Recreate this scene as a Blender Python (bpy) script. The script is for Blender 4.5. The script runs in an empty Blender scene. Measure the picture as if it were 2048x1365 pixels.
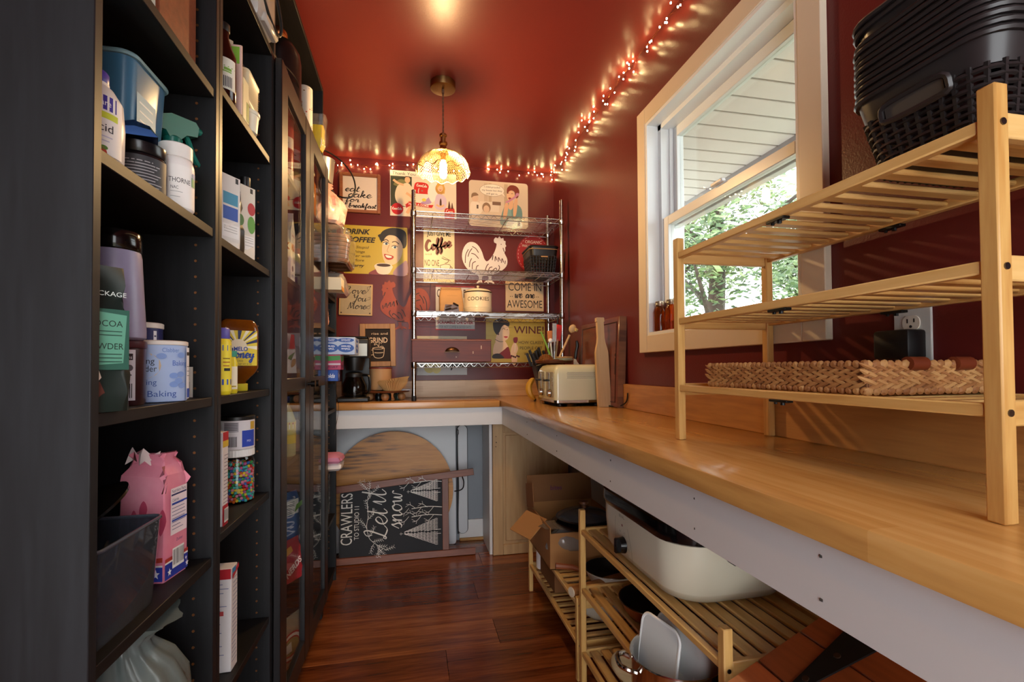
import bpy, bmesh, math, random
from mathutils import Vector, Matrix
R = math.radians
rnd = random.Random(7)
scene = bpy.context.scene
COL = scene.collection

# ------------------------------------------------------------ camera
cd = bpy.data.cameras.new('camera'); cam = bpy.data.objects.new('camera', cd); COL.objects.link(cam)
cd.sensor_width = 36.0; cd.lens = 16.903; cd.shift_y = 36.1 / 2048; cd.clip_start = 0.02; cd.clip_end = 200
def _cam():
    yaw, pit, rol = R(11.843), R(1.123), R(-0.361)
    fw = Vector((math.sin(yaw)*math.cos(pit), math.cos(yaw)*math.cos(pit), math.sin(pit)))
    r = Vector((math.cos(yaw), -math.sin(yaw), 0)); u = r.cross(fw)
    r2 = r*math.cos(rol) + u*math.sin(rol); u2 = -r*math.sin(rol) + u*math.cos(rol)
    m = Matrix((r2, u2, -fw)).transposed().to_4x4(); m.translation = (0, 0, 1.102)
    return m
cam.matrix_world = _cam(); scene.camera = cam

# ------------------------------------------------------------ world, exposure
vs = scene.view_settings
vs.view_transform = 'Standard'; vs.look = 'None'; vs.gamma = 1.0; vs.use_curve_mapping = False
vs.exposure = 0.52
w = bpy.data.worlds.new('sky'); scene.world = w; w.use_nodes = True
wn = w.node_tree; bg = wn.nodes['Background']
bg.inputs['Color'].default_value = (0.95, 0.975, 1.0, 1); bg.inputs['Strength'].default_value = 4.5
BULB_STRENGTH = 980.0        # pendant bulb
FAIRY_STRENGTH = 85.0       # string light bulbs
cy = scene.cycles
cy.max_bounces = 7; cy.diffuse_bounces = 3; cy.glossy_bounces = 3; cy.transparent_max_bounces = 16; cy.transmission_bounces = 6
cy.sample_clamp_indirect = 6.0; cy.caustics_reflective = False; cy.caustics_refractive = False; cy.blur_glossy = 0.5
cy.use_light_tree = False; cy.use_denoising = True; cy.use_adaptive_sampling = True; cy.adaptive_threshold = 0.02

# ------------------------------------------------------------ colour and materials
def lin(c):
    if isinstance(c, str):
        c = c.lstrip('#'); c = tuple(int(c[i:i+2], 16)/255 for i in (0, 2, 4))
    return tuple((v/12.92 if v <= 0.04045 else ((v+0.055)/1.055)**2.4) for v in c) + (1.0,)
MATS = {}
def mat(name, col='#808080', rough=0.5, metal=0.0, var=0.0, scale=20.0, bump=0.0, bscale=80.0, stretch=(1, 1, 1), col2=None, trans=0.0, ior=1.45, emit=None, estr=0.0, coat=0.0, spec=None, detail=4.0, alpha=1.0, rvar=0.0):
    """A principled material; var mixes col with col2 by a stretched noise in object space, bump adds fine relief."""
    if name in MATS: return MATS[name]
    m = bpy.data.materials.new(name); m.use_nodes = True; nt = m.node_tree; N = nt.nodes; L = nt.links
    b = N['Principled BSDF']
    b.inputs['Base Color'].default_value = lin(col); b.inputs['Roughness'].default_value = rough; b.inputs['Metallic'].default_value = metal
    b.inputs['IOR'].default_value = ior
    if trans: b.inputs['Transmission Weight'].default_value = trans
    if coat: b.inputs['Coat Weight'].default_value = coat; b.inputs['Coat Roughness'].default_value = 0.1
    if spec is not None: b.inputs['Specular IOR Level'].default_value = spec
    if alpha < 1: b.inputs['Alpha'].default_value = alpha
    if emit: b.inputs['Emission Color'].default_value = lin(emit); b.inputs['Emission Strength'].default_value = estr
    if var or bump or rvar:
        tc = N.new('ShaderNodeTexCoord'); mp = N.new('ShaderNodeMapping'); mp.inputs['Scale'].default_value = stretch
        L.new(tc.outputs['Object'], mp.inputs['Vector'])
    if var or rvar:
        nz = N.new('ShaderNodeTexNoise'); nz.inputs['Scale'].default_value = scale; nz.inputs['Detail'].default_value = detail; nz.inputs['Roughness'].default_value = 0.6
        L.new(mp.outputs['Vector'], nz.inputs['Vector'])
        cr = N.new('ShaderNodeValToRGB'); cr.color_ramp.elements[0].position = 0.5-0.28; cr.color_ramp.elements[1].position = 0.5+0.28
        c1 = lin(col); c2 = lin(col2) if col2 else tuple(v*(1-var) for v in c1[:3]) + (1,)
        cr.color_ramp.elements[0].color = c2; cr.color_ramp.elements[1].color = c1
        L.new(nz.outputs['Fac'], cr.inputs['Fac'])
        if var: L.new(cr.outputs['Color'], b.inputs['Base Color'])
        if rvar:
            mr = N.new('ShaderNodeMapRange'); mr.inputs['To Min'].default_value = max(0.02, rough-rvar); mr.inputs['To Max'].default_value = rough+rvar
            L.new(nz.outputs['Fac'], mr.inputs['Value']); L.new(mr.outputs['Result'], b.inputs['Roughness'])
    if bump:
        n2 = N.new('ShaderNodeTexNoise'); n2.inputs['Scale'].default_value = bscale; n2.inputs['Detail'].default_value = 3
        L.new(mp.outputs['Vector'], n2.inputs['Vector'])
        bp = N.new('ShaderNodeBump'); bp.inputs['Strength'].default_value = bump; bp.inputs['Distance'].default_value = 0.004
        L.new(n2.outputs['Fac'], bp.inputs['Height']); L.new(bp.outputs['Normal'], b.inputs['Normal'])
    MATS[name] = m; return m

def wood(name, c1, c2, axis='Y', scale=6.0, rough=0.35, c3=None, ring=0.5, stave=None, coat=0.0, seed=0.0, bump=0.05, lo=0.32, hi=0.66, spec=None):
    """Wood grain along one axis: noise stretched along the grain plus finer fibre; stave = (length, width) varies the tone board by board."""
    if name in MATS: return MATS[name]
    m = bpy.data.materials.new(name); m.use_nodes = True; nt = m.node_tree; N = nt.nodes; L = nt.links
    b = N['Principled BSDF']; b.inputs['Roughness'].default_value = rough
    if spec is not None: b.inputs['Specular IOR Level'].default_value = spec
    if coat: b.inputs['Coat Weight'].default_value = coat; b.inputs['Coat Roughness'].default_value = 0.15
    tc = N.new('ShaderNodeTexCoord'); mp = N.new('ShaderNodeMapping')
    s = {'X': (0.09, 1, 1), 'Y': (1, 0.09, 1), 'Z': (1, 1, 0.09)}[axis]
    mp.inputs['Scale'].default_value = s; mp.inputs['Location'].default_value = (seed, seed*1.7, seed*0.6)
    L.new(tc.outputs['Object'], mp.inputs['Vector'])
    vec = mp.outputs['Vector']
    oi = N.new('ShaderNodeObjectInfo'); va = N.new('ShaderNodeVectorMath'); va.operation = 'ADD'
    ml = N.new('ShaderNodeMath'); ml.operation = 'MULTIPLY'; ml.inputs[1].default_value = 17.0
    L.new(oi.outputs['Random'], ml.inputs[0]); cx = N.new('ShaderNodeCombineXYZ')
    for i in range(3): L.new(ml.outputs[0], cx.inputs[i])
    L.new(vec, va.inputs[0]); L.new(cx.outputs[0], va.inputs[1]); vec = va.outputs[0]
    n1 = N.new('ShaderNodeTexNoise'); n1.inputs['Scale'].default_value = scale; n1.inputs['Detail'].default_value = 5; n1.inputs['Roughness'].default_value = 0.6; n1.inputs['Distortion'].default_value = ring
    n2 = N.new('ShaderNodeTexNoise'); n2.inputs['Scale'].default_value = scale*14; n2.inputs['Detail'].default_value = 4
    L.new(vec, n1.inputs['Vector']); L.new(vec, n2.inputs['Vector'])
    mx = N.new('ShaderNodeMath'); mx.operation = 'MULTIPLY_ADD'; mx.inputs[1].default_value = 0.35; L.new(n2.outputs['Fac'], mx.inputs[0])
    m7 = N.new('ShaderNodeMath'); m7.operation = 'MULTIPLY'; m7.inputs[1].default_value = 0.65; L.new(n1.outputs['Fac'], m7.inputs[0]); L.new(m7.outputs[0], mx.inputs[2])
    fac = mx.outputs[0]
    if stave:
        br = N.new('ShaderNodeTexBrick'); br.inputs['Scale'].default_value = 1.0; br.inputs['Mortar Size'].default_value = 0.0
        br.inputs['Brick Width'].default_value = stave[0]; br.inputs['Row Height'].default_value = stave[1]; br.inputs['Color1'].default_value = (0, 0, 0, 1); br.inputs['Color2'].default_value = (1, 1, 1, 1)
        br.offset = 0.37; br.inputs['Bias'].default_value = 0.0
        mp2 = N.new('ShaderNodeMapping'); L.new(tc.outputs['Object'], mp2.inputs['Vector'])
        mp2.inputs['Rotation'].default_value = stave[2]
        L.new(mp2.outputs['Vector'], br.inputs['Vector'])
        ms = N.new('ShaderNodeMath'); ms.operation = 'MULTIPLY_ADD'; ms.inputs[1].default_value = 0.22
        L.new(br.outputs['Color'], ms.inputs[0]); ad = N.new('ShaderNodeMath'); ad.operation = 'SUBTRACT'; ad.inputs[1].default_value = 0.11
        L.new(fac, ad.inputs[0]); L.new(ad.outputs[0], ms.inputs[2]); fac = ms.outputs[0]
    cr = N.new('ShaderNodeValToRGB'); e = cr.color_ramp.elements
    e[0].position = lo; e[0].color = lin(c2); e[1].position = hi; e[1].color = lin(c1)
    if c3: k = e.new((lo+hi)/2-.01); k.color = lin(c3)
    L.new(fac, cr.inputs['Fac']); L.new(cr.outputs['Color'], b.inputs['Base Color'])
    if bump:
        bp = N.new('ShaderNodeBump'); bp.inputs['Strength'].default_value = bump; bp.inputs['Distance'].default_value = 0.002
        L.new(fac, bp.inputs['Height']); L.new(bp.outputs['Normal'], b.inputs['Normal'])
    MATS[name] = m; return m

def pane_mat(name, tint='#ffffff', ior=1.5, rough=0.0, dens=0.0, refl=1.0):
    """Thin clear sheet: light passes straight through, the surface mirrors by its Fresnel term; dens mixes in a matt haze."""
    if name in MATS: return MATS[name]
    m = bpy.data.materials.new(name); m.use_nodes = True; nt = m.node_tree; N = nt.nodes; L = nt.links
    N.remove(N['Principled BSDF'])
    lw = N.new('ShaderNodeLayerWeight'); lw.inputs['Blend'].default_value = 0.5
    pw5 = N.new('ShaderNodeMath'); pw5.operation = 'POWER'; pw5.inputs[1].default_value = 5.0; L.new(lw.outputs['Facing'], pw5.inputs[0])
    fr = N.new('ShaderNodeMath'); fr.operation = 'MULTIPLY_ADD'; f0 = ((ior-1)/(ior+1))**2; fr.inputs[1].default_value = (1-f0)*refl; fr.inputs[2].default_value = f0*refl
    L.new(pw5.outputs[0], fr.inputs[0])
    tr = N.new('ShaderNodeBsdfTransparent'); tr.inputs['Color'].default_value = lin(tint)
    gl = N.new('ShaderNodeBsdfGlossy'); gl.inputs['Roughness'].default_value = rough
    last = tr.outputs[0]
    if dens:
        df = N.new('ShaderNodeBsdfDiffuse'); df.inputs['Color'].default_value = lin(tint); m0 = N.new('ShaderNodeMixShader'); m0.inputs[0].default_value = dens
        L.new(last, m0.inputs[1]); L.new(df.outputs[0], m0.inputs[2]); last = m0.outputs[0]
    mx = N.new('ShaderNodeMixShader'); L.new(fr.outputs[0], mx.inputs[0]); L.new(last, mx.inputs[1]); L.new(gl.outputs[0], mx.inputs[2])
    L.new(mx.outputs[0], N['Material Output'].inputs['Surface'])
    MATS[name] = m; return m

def ink(c, rough=0.5):
    """A flat printing colour."""
    n = 'ink_' + c.lstrip('#') + ('' if rough == 0.5 else '_%d' % int(rough*100))
    return mat(n, c, rough)

# ------------------------------------------------------------ mesh builder
class MB:
    def __init__(s): s.v = []; s.f = []; s.mi = []; s.mats = []; s.M = Matrix(); s.cur = 0
    def use(s, m):
        if m not in s.mats: s.mats.append(m)
        s.cur = s.mats.index(m); return s
    def add(s, vs_, fs):
        o = len(s.v); s.v += [tuple(s.M @ Vector(p)) for p in vs_]; s.f += [tuple(i+o for i in f) for f in fs]; s.mi += [s.cur]*len(fs); return s
    def box(s, x0, x1, y0, y1, z0, z1, bev=0.0, seg=1):
        if not bev:
            return s.add([(x0,y0,z0),(x1,y0,z0),(x1,y1,z0),(x0,y1,z0),(x0,y0,z1),(x1,y0,z1),(x1,y1,z1),(x0,y1,z1)],
                         [(0,3,2,1),(4,5,6,7),(0,1,5,4),(1,2,6,5),(2,3,7,6),(3,0,4,7)])
        bm = bmesh.new(); bmesh.ops.create_cube(bm, size=1)
        for v in bm.verts: v.co = Vector(((x0+x1)/2+v.co.x*(x1-x0), (y0+y1)/2+v.co.y*(y1-y0), (z0+z1)/2+v.co.z*(z1-z0)))
        bmesh.ops.bevel(bm, geom=bm.edges[:], offset=bev, segments=seg, affect='EDGES', profile=0.5)
        bm.verts.index_update(); s.add([v.co[:] for v in bm.verts], [[v.index for v in f.verts] for f in bm.faces]); bm.free(); return s
    def loft(s, secs, cap0=True, cap1=True, closed=True):
        n = len(secs[0]); vs_ = [p for q in secs for p in q]; fs = []
        for k in range(len(secs)-1):
            for i in range(n if closed else n-1):
                j = (i+1) % n; fs.append((k*n+i, k*n+j, (k+1)*n+j, (k+1)*n+i))
        if cap0: fs.append(tuple(range(n-1, -1, -1)))
        if cap1: fs.append(tuple((len(secs)-1)*n+i for i in range(n)))
        return s.add(vs_, fs)
    def lathe(s, prof, n=24, c=(0, 0, 0), sx=1.0, sy=1.0, cap0=True, cap1=True):
        secs = [[(c[0]+r*sx*math.cos(2*math.pi*i/n), c[1]+r*sy*math.sin(2*math.pi*i/n), c[2]+z) for i in range(n)] for r, z in prof]
        return s.loft(secs, cap0, cap1)
    def cyl(s, p0, p1, r0, r1=None, n=12, cap=True):
        return s.tube([p0, p1], [r0, r0 if r1 is None else r1], n, cap=cap)
    def tube(s, pts, r, n=6, closed=False, cap=True):
        P = [Vector(p) for p in pts]; m = len(P)
        rr = r if isinstance(r, (list, tuple)) else [r]*m
        T = []
        for i in range(m):
            a = P[(i-1) % m] if (closed or i) else P[0]; b = P[(i+1) % m] if (closed or i < m-1) else P[-1]
            t = (b-a); T.append(t.normalized() if t.length > 1e-9 else Vector((0, 0, 1)))
        nrm = T[0].orthogonal().normalized(); secs = []
        for i in range(m):
            nrm = (nrm - T[i]*nrm.dot(T[i]))
            nrm = nrm.normalized() if nrm.length > 1e-6 else T[i].orthogonal().normalized()
            bn = T[i].cross(nrm)
            secs.append([tuple(P[i] + (nrm*math.cos(2*math.pi*k/n) + bn*math.sin(2*math.pi*k/n))*rr[i]) for k in range(n)])
        if closed: secs.append(secs[0])
        return s.loft(secs, cap and not closed, cap and not closed)
    def prism(s, poly, z0, z1):
        n = len(poly); vs_ = [(x, y, z0) for x, y in poly] + [(x, y, z1) for x, y in poly]
        fs = [tuple(range(n-1, -1, -1)), tuple(range(n, 2*n))] + [(i, (i+1) % n, n+(i+1) % n, n+i) for i in range(n)]
        return s.add(vs_, fs)
    def flat(s, poly, z=0.0): return s.add([(x, y, z) for x, y in poly], [tuple(range(len(poly)))])
    def sphere(s, c, r, n=12, m=8, sc=(1, 1, 1)):
        secs = []
        for k in range(m+1):
            a = -math.pi/2 + math.pi*k/m; rr = max(1e-5, math.cos(a))*r; z = math.sin(a)*r
            secs.append([(c[0]+rr*sc[0]*math.cos(2*math.pi*i/n), c[1]+rr*sc[1]*math.sin(2*math.pi*i/n), c[2]+z*sc[2]) for i in range(n)])
        return s.loft(secs)
    def ribbon(s, pts, wd, z=0.0, th=0.0):
        """A flat stroke of width wd along 2-D points."""
        P = [Vector(p) for p in pts]; L_ = []; n = len(P)
        if n < 2: return s
        for i in range(n):
            t = P[min(i+1, n-1)] - P[max(i-1, 0)]
            if t.length < 1e-9: t = Vector((1, 0))
            t.normalize(); q = Vector((-t.y, t.x)); ww = wd[i] if isinstance(wd, (list, tuple)) else wd
            L_.append((P[i]+q*ww/2, P[i]-q*ww/2))
        vs_ = [(p.x, p.y, z) for ab in L_ for p in ab]
        return s.add(vs_, [(2*i, 2*i+1, 2*i+3, 2*i+2) for i in range(n-1)])
    def geo(s, g, fn=None):
        vs_, fs = g
        return s.add([fn(p) if fn else p for p in vs_], fs)
    def build(s, name, m=None, parent=None, world=False, smooth=True, ang=40, props=None):
        me = bpy.data.meshes.new(name)
        vv = s.v
        if world and parent is not None:
            o = parent.matrix_world_inv if hasattr(parent, 'matrix_world_inv') else parent.location
            vv = [(x-parent.location.x, y-parent.location.y, z-parent.location.z) for x, y, z in s.v]
        me.from_pydata(vv, [], s.f)
        if s.mats:
            for q in s.mats: me.materials.append(q)
            for p, i in zip(me.polygons, s.mi): p.material_index = i
        elif m: me.materials.append(m)
        if smooth:
            me.polygons.foreach_set('use_smooth', [True]*len(me.polygons)); me.set_sharp_from_angle(angle=R(ang))
        me.update(); o = bpy.data.objects.new(name, me); COL.objects.link(o)
        if parent is not None: o.parent = parent
        if props:
            for k, v in props.items(): o[k] = v
        return o

def tag(o, label, cat, group=None, kind=None):
    o['label'] = label; o['category'] = cat
    if group: o['group'] = group
    if kind: o['kind'] = kind
    return o
def thing(name, label, cat, loc=(0, 0, 0), rz=0.0, group=None, rot=None):
    o = bpy.data.objects.new(name, None); COL.objects.link(o); o.location = loc; o.empty_display_size = 0.05
    o.rotation_euler = rot if rot else (0, 0, rz)
    return tag(o, label, cat, group)
def struct(name, label=None):
    o = bpy.data.objects.new(name, None); COL.objects.link(o); o['kind'] = 'structure'
    if label: o['label'] = label
    return o
def clone(o, parent=None):
    c = o.copy(); COL.objects.link(c)
    if parent is not None: c.parent = parent
    for ch in o.children: clone(ch, c)
    return c

# ------------------------------------------------------------ outlines
def rrect(hx, hy, r, n=5, z=0.0, cx=0.0, cy=0.0):
    out = []
    for qx, qy, a0 in ((1, 1, 0), (-1, 1, 90), (-1, -1, 180), (1, -1, 270)):
        for k in range(n+1):
            a = R(a0 + 90*k/n); out.append((cx+qx*(hx-r)+r*math.cos(a), cy+qy*(hy-r)+r*math.sin(a), z))
    return out
def ell(cx, cy, rx, ry, n=24, a0=0, a1=360):
    full = abs(a1-a0) >= 360
    return [(cx+rx*math.cos(R(a0+(a1-a0)*i/(n if full else n-1))), cy+ry*math.sin(R(a0+(a1-a0)*i/(n if full else n-1)))) for i in range(n)]
def crom(P, k=5, closed=False):
    """Catmull-Rom curve through 2-D or 3-D points."""
    P = [Vector(p) for p in P]; n = len(P); out = []
    for i in range(n if closed else n-1):
        a = P[(i-1) % n] if closed or i else P[0]; b = P[i]; c = P[(i+1) % n]; d = P[(i+2) % n] if closed or i+2 < n else P[-1]
        for j in range(k):
            t = j/k; out.append(0.5*((2*b) + (c-a)*t + (2*a-5*b+4*c-d)*t*t + (3*b-3*c+d-a)*t**3))
    if not closed: out.append(P[-1])
    return [tuple(p) for p in out]
def blob(P, k=5): return crom(P, k, True)
def rect(x0, y0, x1, y1): return [(x0, y0), (x1, y0), (x1, y1), (x0, y1)]

# ------------------------------------------------------------ lettering
_TX = {}
def text_geo(s, size=1.0, align='LEFT', bold=0.0, shear=0.0, spacing=1.0, sx=1.0):
    key = (s, bold, shear, spacing)
    if key not in _TX:
        cu = bpy.data.curves.new('letters', 'FONT'); cu.body = s; cu.size = 1.0; cu.offset = bold; cu.shear = shear; cu.space_character = spacing; cu.resolution_u = 3
        ob = bpy.data.objects.new('letters', cu); me = bpy.data.meshes.new_from_object(ob)
        _TX[key] = ([v.co[:] for v in me.vertices], [tuple(p.vertices) for p in me.polygons])
        bpy.data.objects.remove(ob); bpy.data.curves.remove(cu); bpy.data.meshes.remove(me)
    vs_, fs = _TX[key]
    if not vs_: return [], []
    x0 = min(v[0] for v in vs_); x1 = max(v[0] for v in vs_); k = size/0.69
    off = {'LEFT': x0, 'CENTER': (x0+x1)/2, 'RIGHT': x1}[align]
    return [((v[0]-off)*k*sx, v[1]*k, 0.0) for v in vs_], fs
def text_w(s, size, **kw):
    g = text_geo(s, size, **kw)[0]; return max(p[0] for p in g) - min(p[0] for p in g)
def fit(s, width, height, align='CENTER', **kw):
    """Letters of cap height `height` squeezed to `width`."""
    g = text_geo(s, height, align, **kw); ww = max(p[0] for p in g[0]) - min(p[0] for p in g[0])
    return [(x*width/ww, y, z) for x, y, z in g[0]], g[1]
# single-stroke hand lettering: x-height 1, ascender 2, descender -1
SC = {
 'a': (1.05, [[(.78,.82),(.5,1),(.15,.75),(.1,.25),(.35,.02),(.65,.3),(.8,.95),(.76,.25),(.9,.02),(1.1,.25)]]),
 'b': (.95, [[(0,.3),(.35,1.3),(.4,1.9),(.22,1.95),(.15,1),(.18,.1),(.5,.02),(.75,.4),(.6,.85),(.4,.7),(1,.75)]]),
 'c': (.8, [[(.7,.8),(.45,1),(.12,.7),(.12,.25),(.4,0),(.7,.15),(.9,.4)]]),
 'd': (1.05, [[(.78,.82),(.5,1),(.15,.75),(.1,.25),(.35,.02),(.65,.3),(.85,1.2),(.9,2)],[(.85,1.3),(.76,.25),(.9,.02),(1.1,.25)]]),
 'e': (.8, [[(0,.3),(.5,.5),(.68,.8),(.45,1),(.15,.7),(.12,.25),(.4,0),(.65,.12),(.9,.4)]]),
 'f': (.75, [[(0,.3),(.4,1.2),(.55,1.85),(.38,2),(.25,1.4),(.2,0),(.15,-.85),(.35,-.9),(.45,-.3),(.25,.1),(.6,.3),(.8,.4)]]),
 'g': (1.0, [[(.78,.82),(.5,1),(.15,.75),(.1,.3),(.35,.05),(.65,.3),(.8,.95),(.75,0),(.6,-.85),(.25,-.9),(.2,-.55),(.7,-.05),(1.05,.35)]]),
 'h': (1.0, [[(0,.3),(.3,1.2),(.35,1.9),(.2,1.95),(.15,1),(.12,0)],[(.13,.5),(.4,.95),(.65,.9),(.68,.3),(.8,.02),(1,.3)]]),
 'i': (.5, [[(0,.3),(.2,.95),(.2,.25),(.32,.02),(.5,.3)],[(.24,1.4),(.28,1.5)]]),
 'k': (.95, [[(0,.3),(.3,1.2),(.35,1.9),(.2,1.95),(.15,1),(.12,0)],[(.15,.45),(.5,.95),(.68,.8),(.3,.5),(.5,.3),(.68,.02),(.95,.3)]]),
 'l': (.5, [[(0,.3),(.35,1.3),(.38,1.9),(.2,1.95),(.14,1),(.18,.15),(.32,.02),(.52,.3)]]),
 'm': (1.45, [[(0,.6),(.15,.95),(.15,0)],[(.16,.5),(.4,.95),(.58,.85),(.6,0)],[(.61,.5),(.85,.95),(1.05,.85),(1.08,.2),(1.2,.02),(1.4,.3)]]),
 'n': (1.05, [[(0,.6),(.15,.95),(.15,0)],[(.16,.5),(.45,.95),(.65,.85),(.68,.2),(.82,.02),(1.05,.3)]]),
 'o': (.9, [[(.55,.98),(.2,.85),(.08,.4),(.3,.02),(.6,.15),(.72,.6),(.55,.98),(.6,.8),(.95,.8)]]),
 'q': (1.0, [[(.78,.82),(.5,1),(.15,.75),(.1,.3),(.35,.05),(.65,.3),(.8,.95),(.75,0),(.72,-.9),(.95,-.3)]]),
 'r': (.75, [[(0,.3),(.2,1.05),(.3,.85),(.55,.88),(.5,.3),(.6,.02),(.8,.3)]]),
 's': (.7, [[(0,.3),(.35,1.05),(.4,.8),(.55,.35),(.35,.02),(.1,.1)],[(.4,.03),(.75,.35)]]),
 't': (.6, [[(0,.3),(.3,1.1),(.35,1.75),(.22,.6),(.25,.1),(.4,.02),(.62,.3)],[(.02,1.2),(.62,1.25)]]),
 'u': (1.0, [[(0,.6),(.12,.95),(.1,.3),(.3,.02),(.6,.3),(.7,.95),(.7,.25),(.82,.02),(1.0,.3)]]),
 'v': (.85, [[(0,.75),(.12,.95),(.3,.05),(.45,.1),(.65,.95),(.9,.85)]]),
 'w': (1.2, [[(0,.75),(.12,.95),(.22,.1),(.42,.1),(.55,.85),(.62,.1),(.85,.1),(1.0,.95),(1.25,.85)]]),
 'y': (.95, [[(0,.6),(.12,.95),(.1,.35),(.3,.1),(.6,.35),(.72,.95),(.65,0),(.5,-.85),(.2,-.9),(.2,-.55),(.65,-.05),(1.0,.35)]]),
 'L': (1.25, [[(.35,1.3),(.25,1.75),(.6,2),(.7,1.6),(.45,.7),(.25,.15),(.05,.1),(.15,.3),(.5,.1),(.9,0),(1.2,.25)]]),
 'Y': (1.2, [[(0,1.6),(.2,1.95),(.3,1.3),(.5,1.0),(.85,1.3),(1.0,1.95),(.9,.6),(.65,-.6),(.3,-.8),(.3,-.4),(.9,.2)]]),
 'M': (1.6, [[(0,.1),(.15,.05),(.3,1.9),(.5,.9),(.75,.2),(1.1,1.95),(1.2,.5),(1.35,.05),(1.6,.3)]]),
 'C': (1.3, [[(1.1,1.6),(.8,2),(.35,1.6),(.15,.8),(.4,.1),(.85,.1),(1.25,.5)]]),
 ' ': (.55, []), "'": (.3, [[(.1,1.9),(.05,1.5)]]),
}
def script(mb, s, x, y, h, wd, z=0.0, sl=0.15, fn=None, adv=1.0):
    """Connected hand lettering as flat strokes; h = x-height; returns the end x."""
    for ch in s:
        wch, strokes = SC.get(ch, (.6, []))
        for st in strokes:
            P = crom(st, 4); P = [(x + (px + py*sl)*h*adv, y + py*h) for px, py in P]
            n = len(P); ws = []
            for i in range(n):
                dy = P[min(i+1, n-1)][1] - P[max(i-1, 0)][1]
                ws.append(wd*(1.45 if dy < 0 else 0.75))
            if fn: P = [fn(p) for p in P]
            mb.ribbon(P, ws, z)
        x += wch*h*adv
    return x
def script_w(s, h, adv=1.0): return sum(SC.get(c, (.6, []))[0] for c in s)*h*adv
# ------------------------------------------------------------ room
XL, XW, YF, YB, ZC = -0.68, 0.9515, -1.15, 3.122, 2.43
BX = -0.388                      # front plane of the bookcases
HC = 0.921                       # counter height
XC, YC = 0.494, 2.695            # counter front edges
red = mat('red_wall_paint', '#66221f', 0.32, var=0.12, scale=3, bump=0.10, bscale=220, spec=0.35)
redc = mat('red_ceiling_paint', '#85322a', 0.33, var=0.08, scale=2, bump=0.05, bscale=160, spec=0.5)
grey = mat('grey_wall_paint', '#8c9298', 0.5, var=0.05, scale=4)
white = mat('white_paint', '#e4e2de', 0.38, var=0.04, scale=9)
vinyl = mat('white_vinyl', '#e9eded', 0.30)
trimw = mat('cream_trim_paint', '#dccdb4', 0.36, var=0.04, scale=8)

# floor: laminate planks across the room
fl = struct('floor', 'reddish brown laminate plank floor')
pw = [wood('laminate_%d' % i, a, b, 'X', 7.0, 0.24, c3=c, ring=1.6, coat=0.3, seed=i*3.1) for i, (a, b, c) in enumerate([
    ('#a8602f', '#542410', '#83431f'), ('#965024', '#4a1d0e', '#753819'), ('#b56d38', '#5c2811', '#8f4c24'), ('#8c4722', '#47190d', '#6b3216')])]
MB().box(XL, XW, YF, YB, -0.06, -0.012).build('underlay', mat('underlay', '#1c0d08', 0.9), fl)
PWD = 0.192; y = YF; row = 0
while y < YB-0.005:
    y1 = min(y+PWD, YB); x = XL - rnd.uniform(0.1, 1.1)
    while x < XW-0.01:
        x1 = x + 1.21; a, b = max(x, XL), min(x1, XW)
        if b-a > 0.02:
            MB().box(a+0.0006, b-0.0006, y+0.0006, y1-0.0006, -0.012, 0, 0.0008).build('plank', pw[rnd.randrange(4)], fl, smooth=False)
        x = x1
    y = y1; row += 1

ce = MB().box(XL-.1, XW+.14, YF-.1, YB+.1, ZC, ZC+.08).build('ceiling', redc); ce['kind'] = 'structure'; ce['label'] = 'glossy dark red painted ceiling'
o = MB().box(XL-.1, XL, YF-.1, YB+.1, -.06, ZC).build('wall_left', red); o['kind'] = 'structure'; o['label'] = 'dark red wall behind the black bookcases'
wb = struct('wall_back', 'dark red end wall with tin signs, grey below the counter')
MB().box(XL, XW, YB, YB+.1, HC-.02, ZC).build('painted_surface', red, wb)
MB().box(XL, XW, YB, YB+.1, -.06, HC-.02).build('lower_surface', grey, wb)
WY0, WY1, WZ0, WZ1 = 1.0, 1.787, 1.231, 2.095
wr = MB(); wr.box(XW, XW+.14, YF-.1, YB+.1, HC-.02, WZ0); wr.box(XW, XW+.14, YF-.1, YB+.1, WZ1, ZC)
wr.box(XW, XW+.14, YF-.1, WY0, WZ0, WZ1); wr.box(XW, XW+.14, WY1, YB+.1, WZ0, WZ1)
o = struct('wall_right', 'dark red wall with the white window'); wr.build('painted_surface', red, o)
MB().box(XW, XW+.14, YF-.1, YB+.1, -.06, HC-.02).build('lower_surface', grey, o)
# wall behind the camera with the doorway that lets the kitchen daylight in
DW0, DW1, DZ = -0.64, 0.90, 2.30
wf = MB(); wf.box(XL, DW0, YF-.1, YF, -.06, ZC); wf.box(DW1, XW, YF-.1, YF, -.06, ZC); wf.box(DW0, DW1, YF-.1, YF, DZ, ZC)
o = wf.build('wall_front', red); o['kind'] = 'structure'; o['label'] = 'red wall with the doorway behind the viewer'
bb = MB(); bb.box(.30, .47, YB-.014, YB, 0, .13, .002)
o = bb.build('baseboard_back', white); o['kind'] = 'structure'; o['label'] = 'short white baseboard under the back counter'
o = MB().box(.30, .47, YB-.03, YB-.014, 0, .018, .003).build('trim_1', mat('oak_shoe', '#b98a52', .5)); o['kind'] = 'structure'; o['label'] = 'wooden shoe moulding below the white baseboard'

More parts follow.
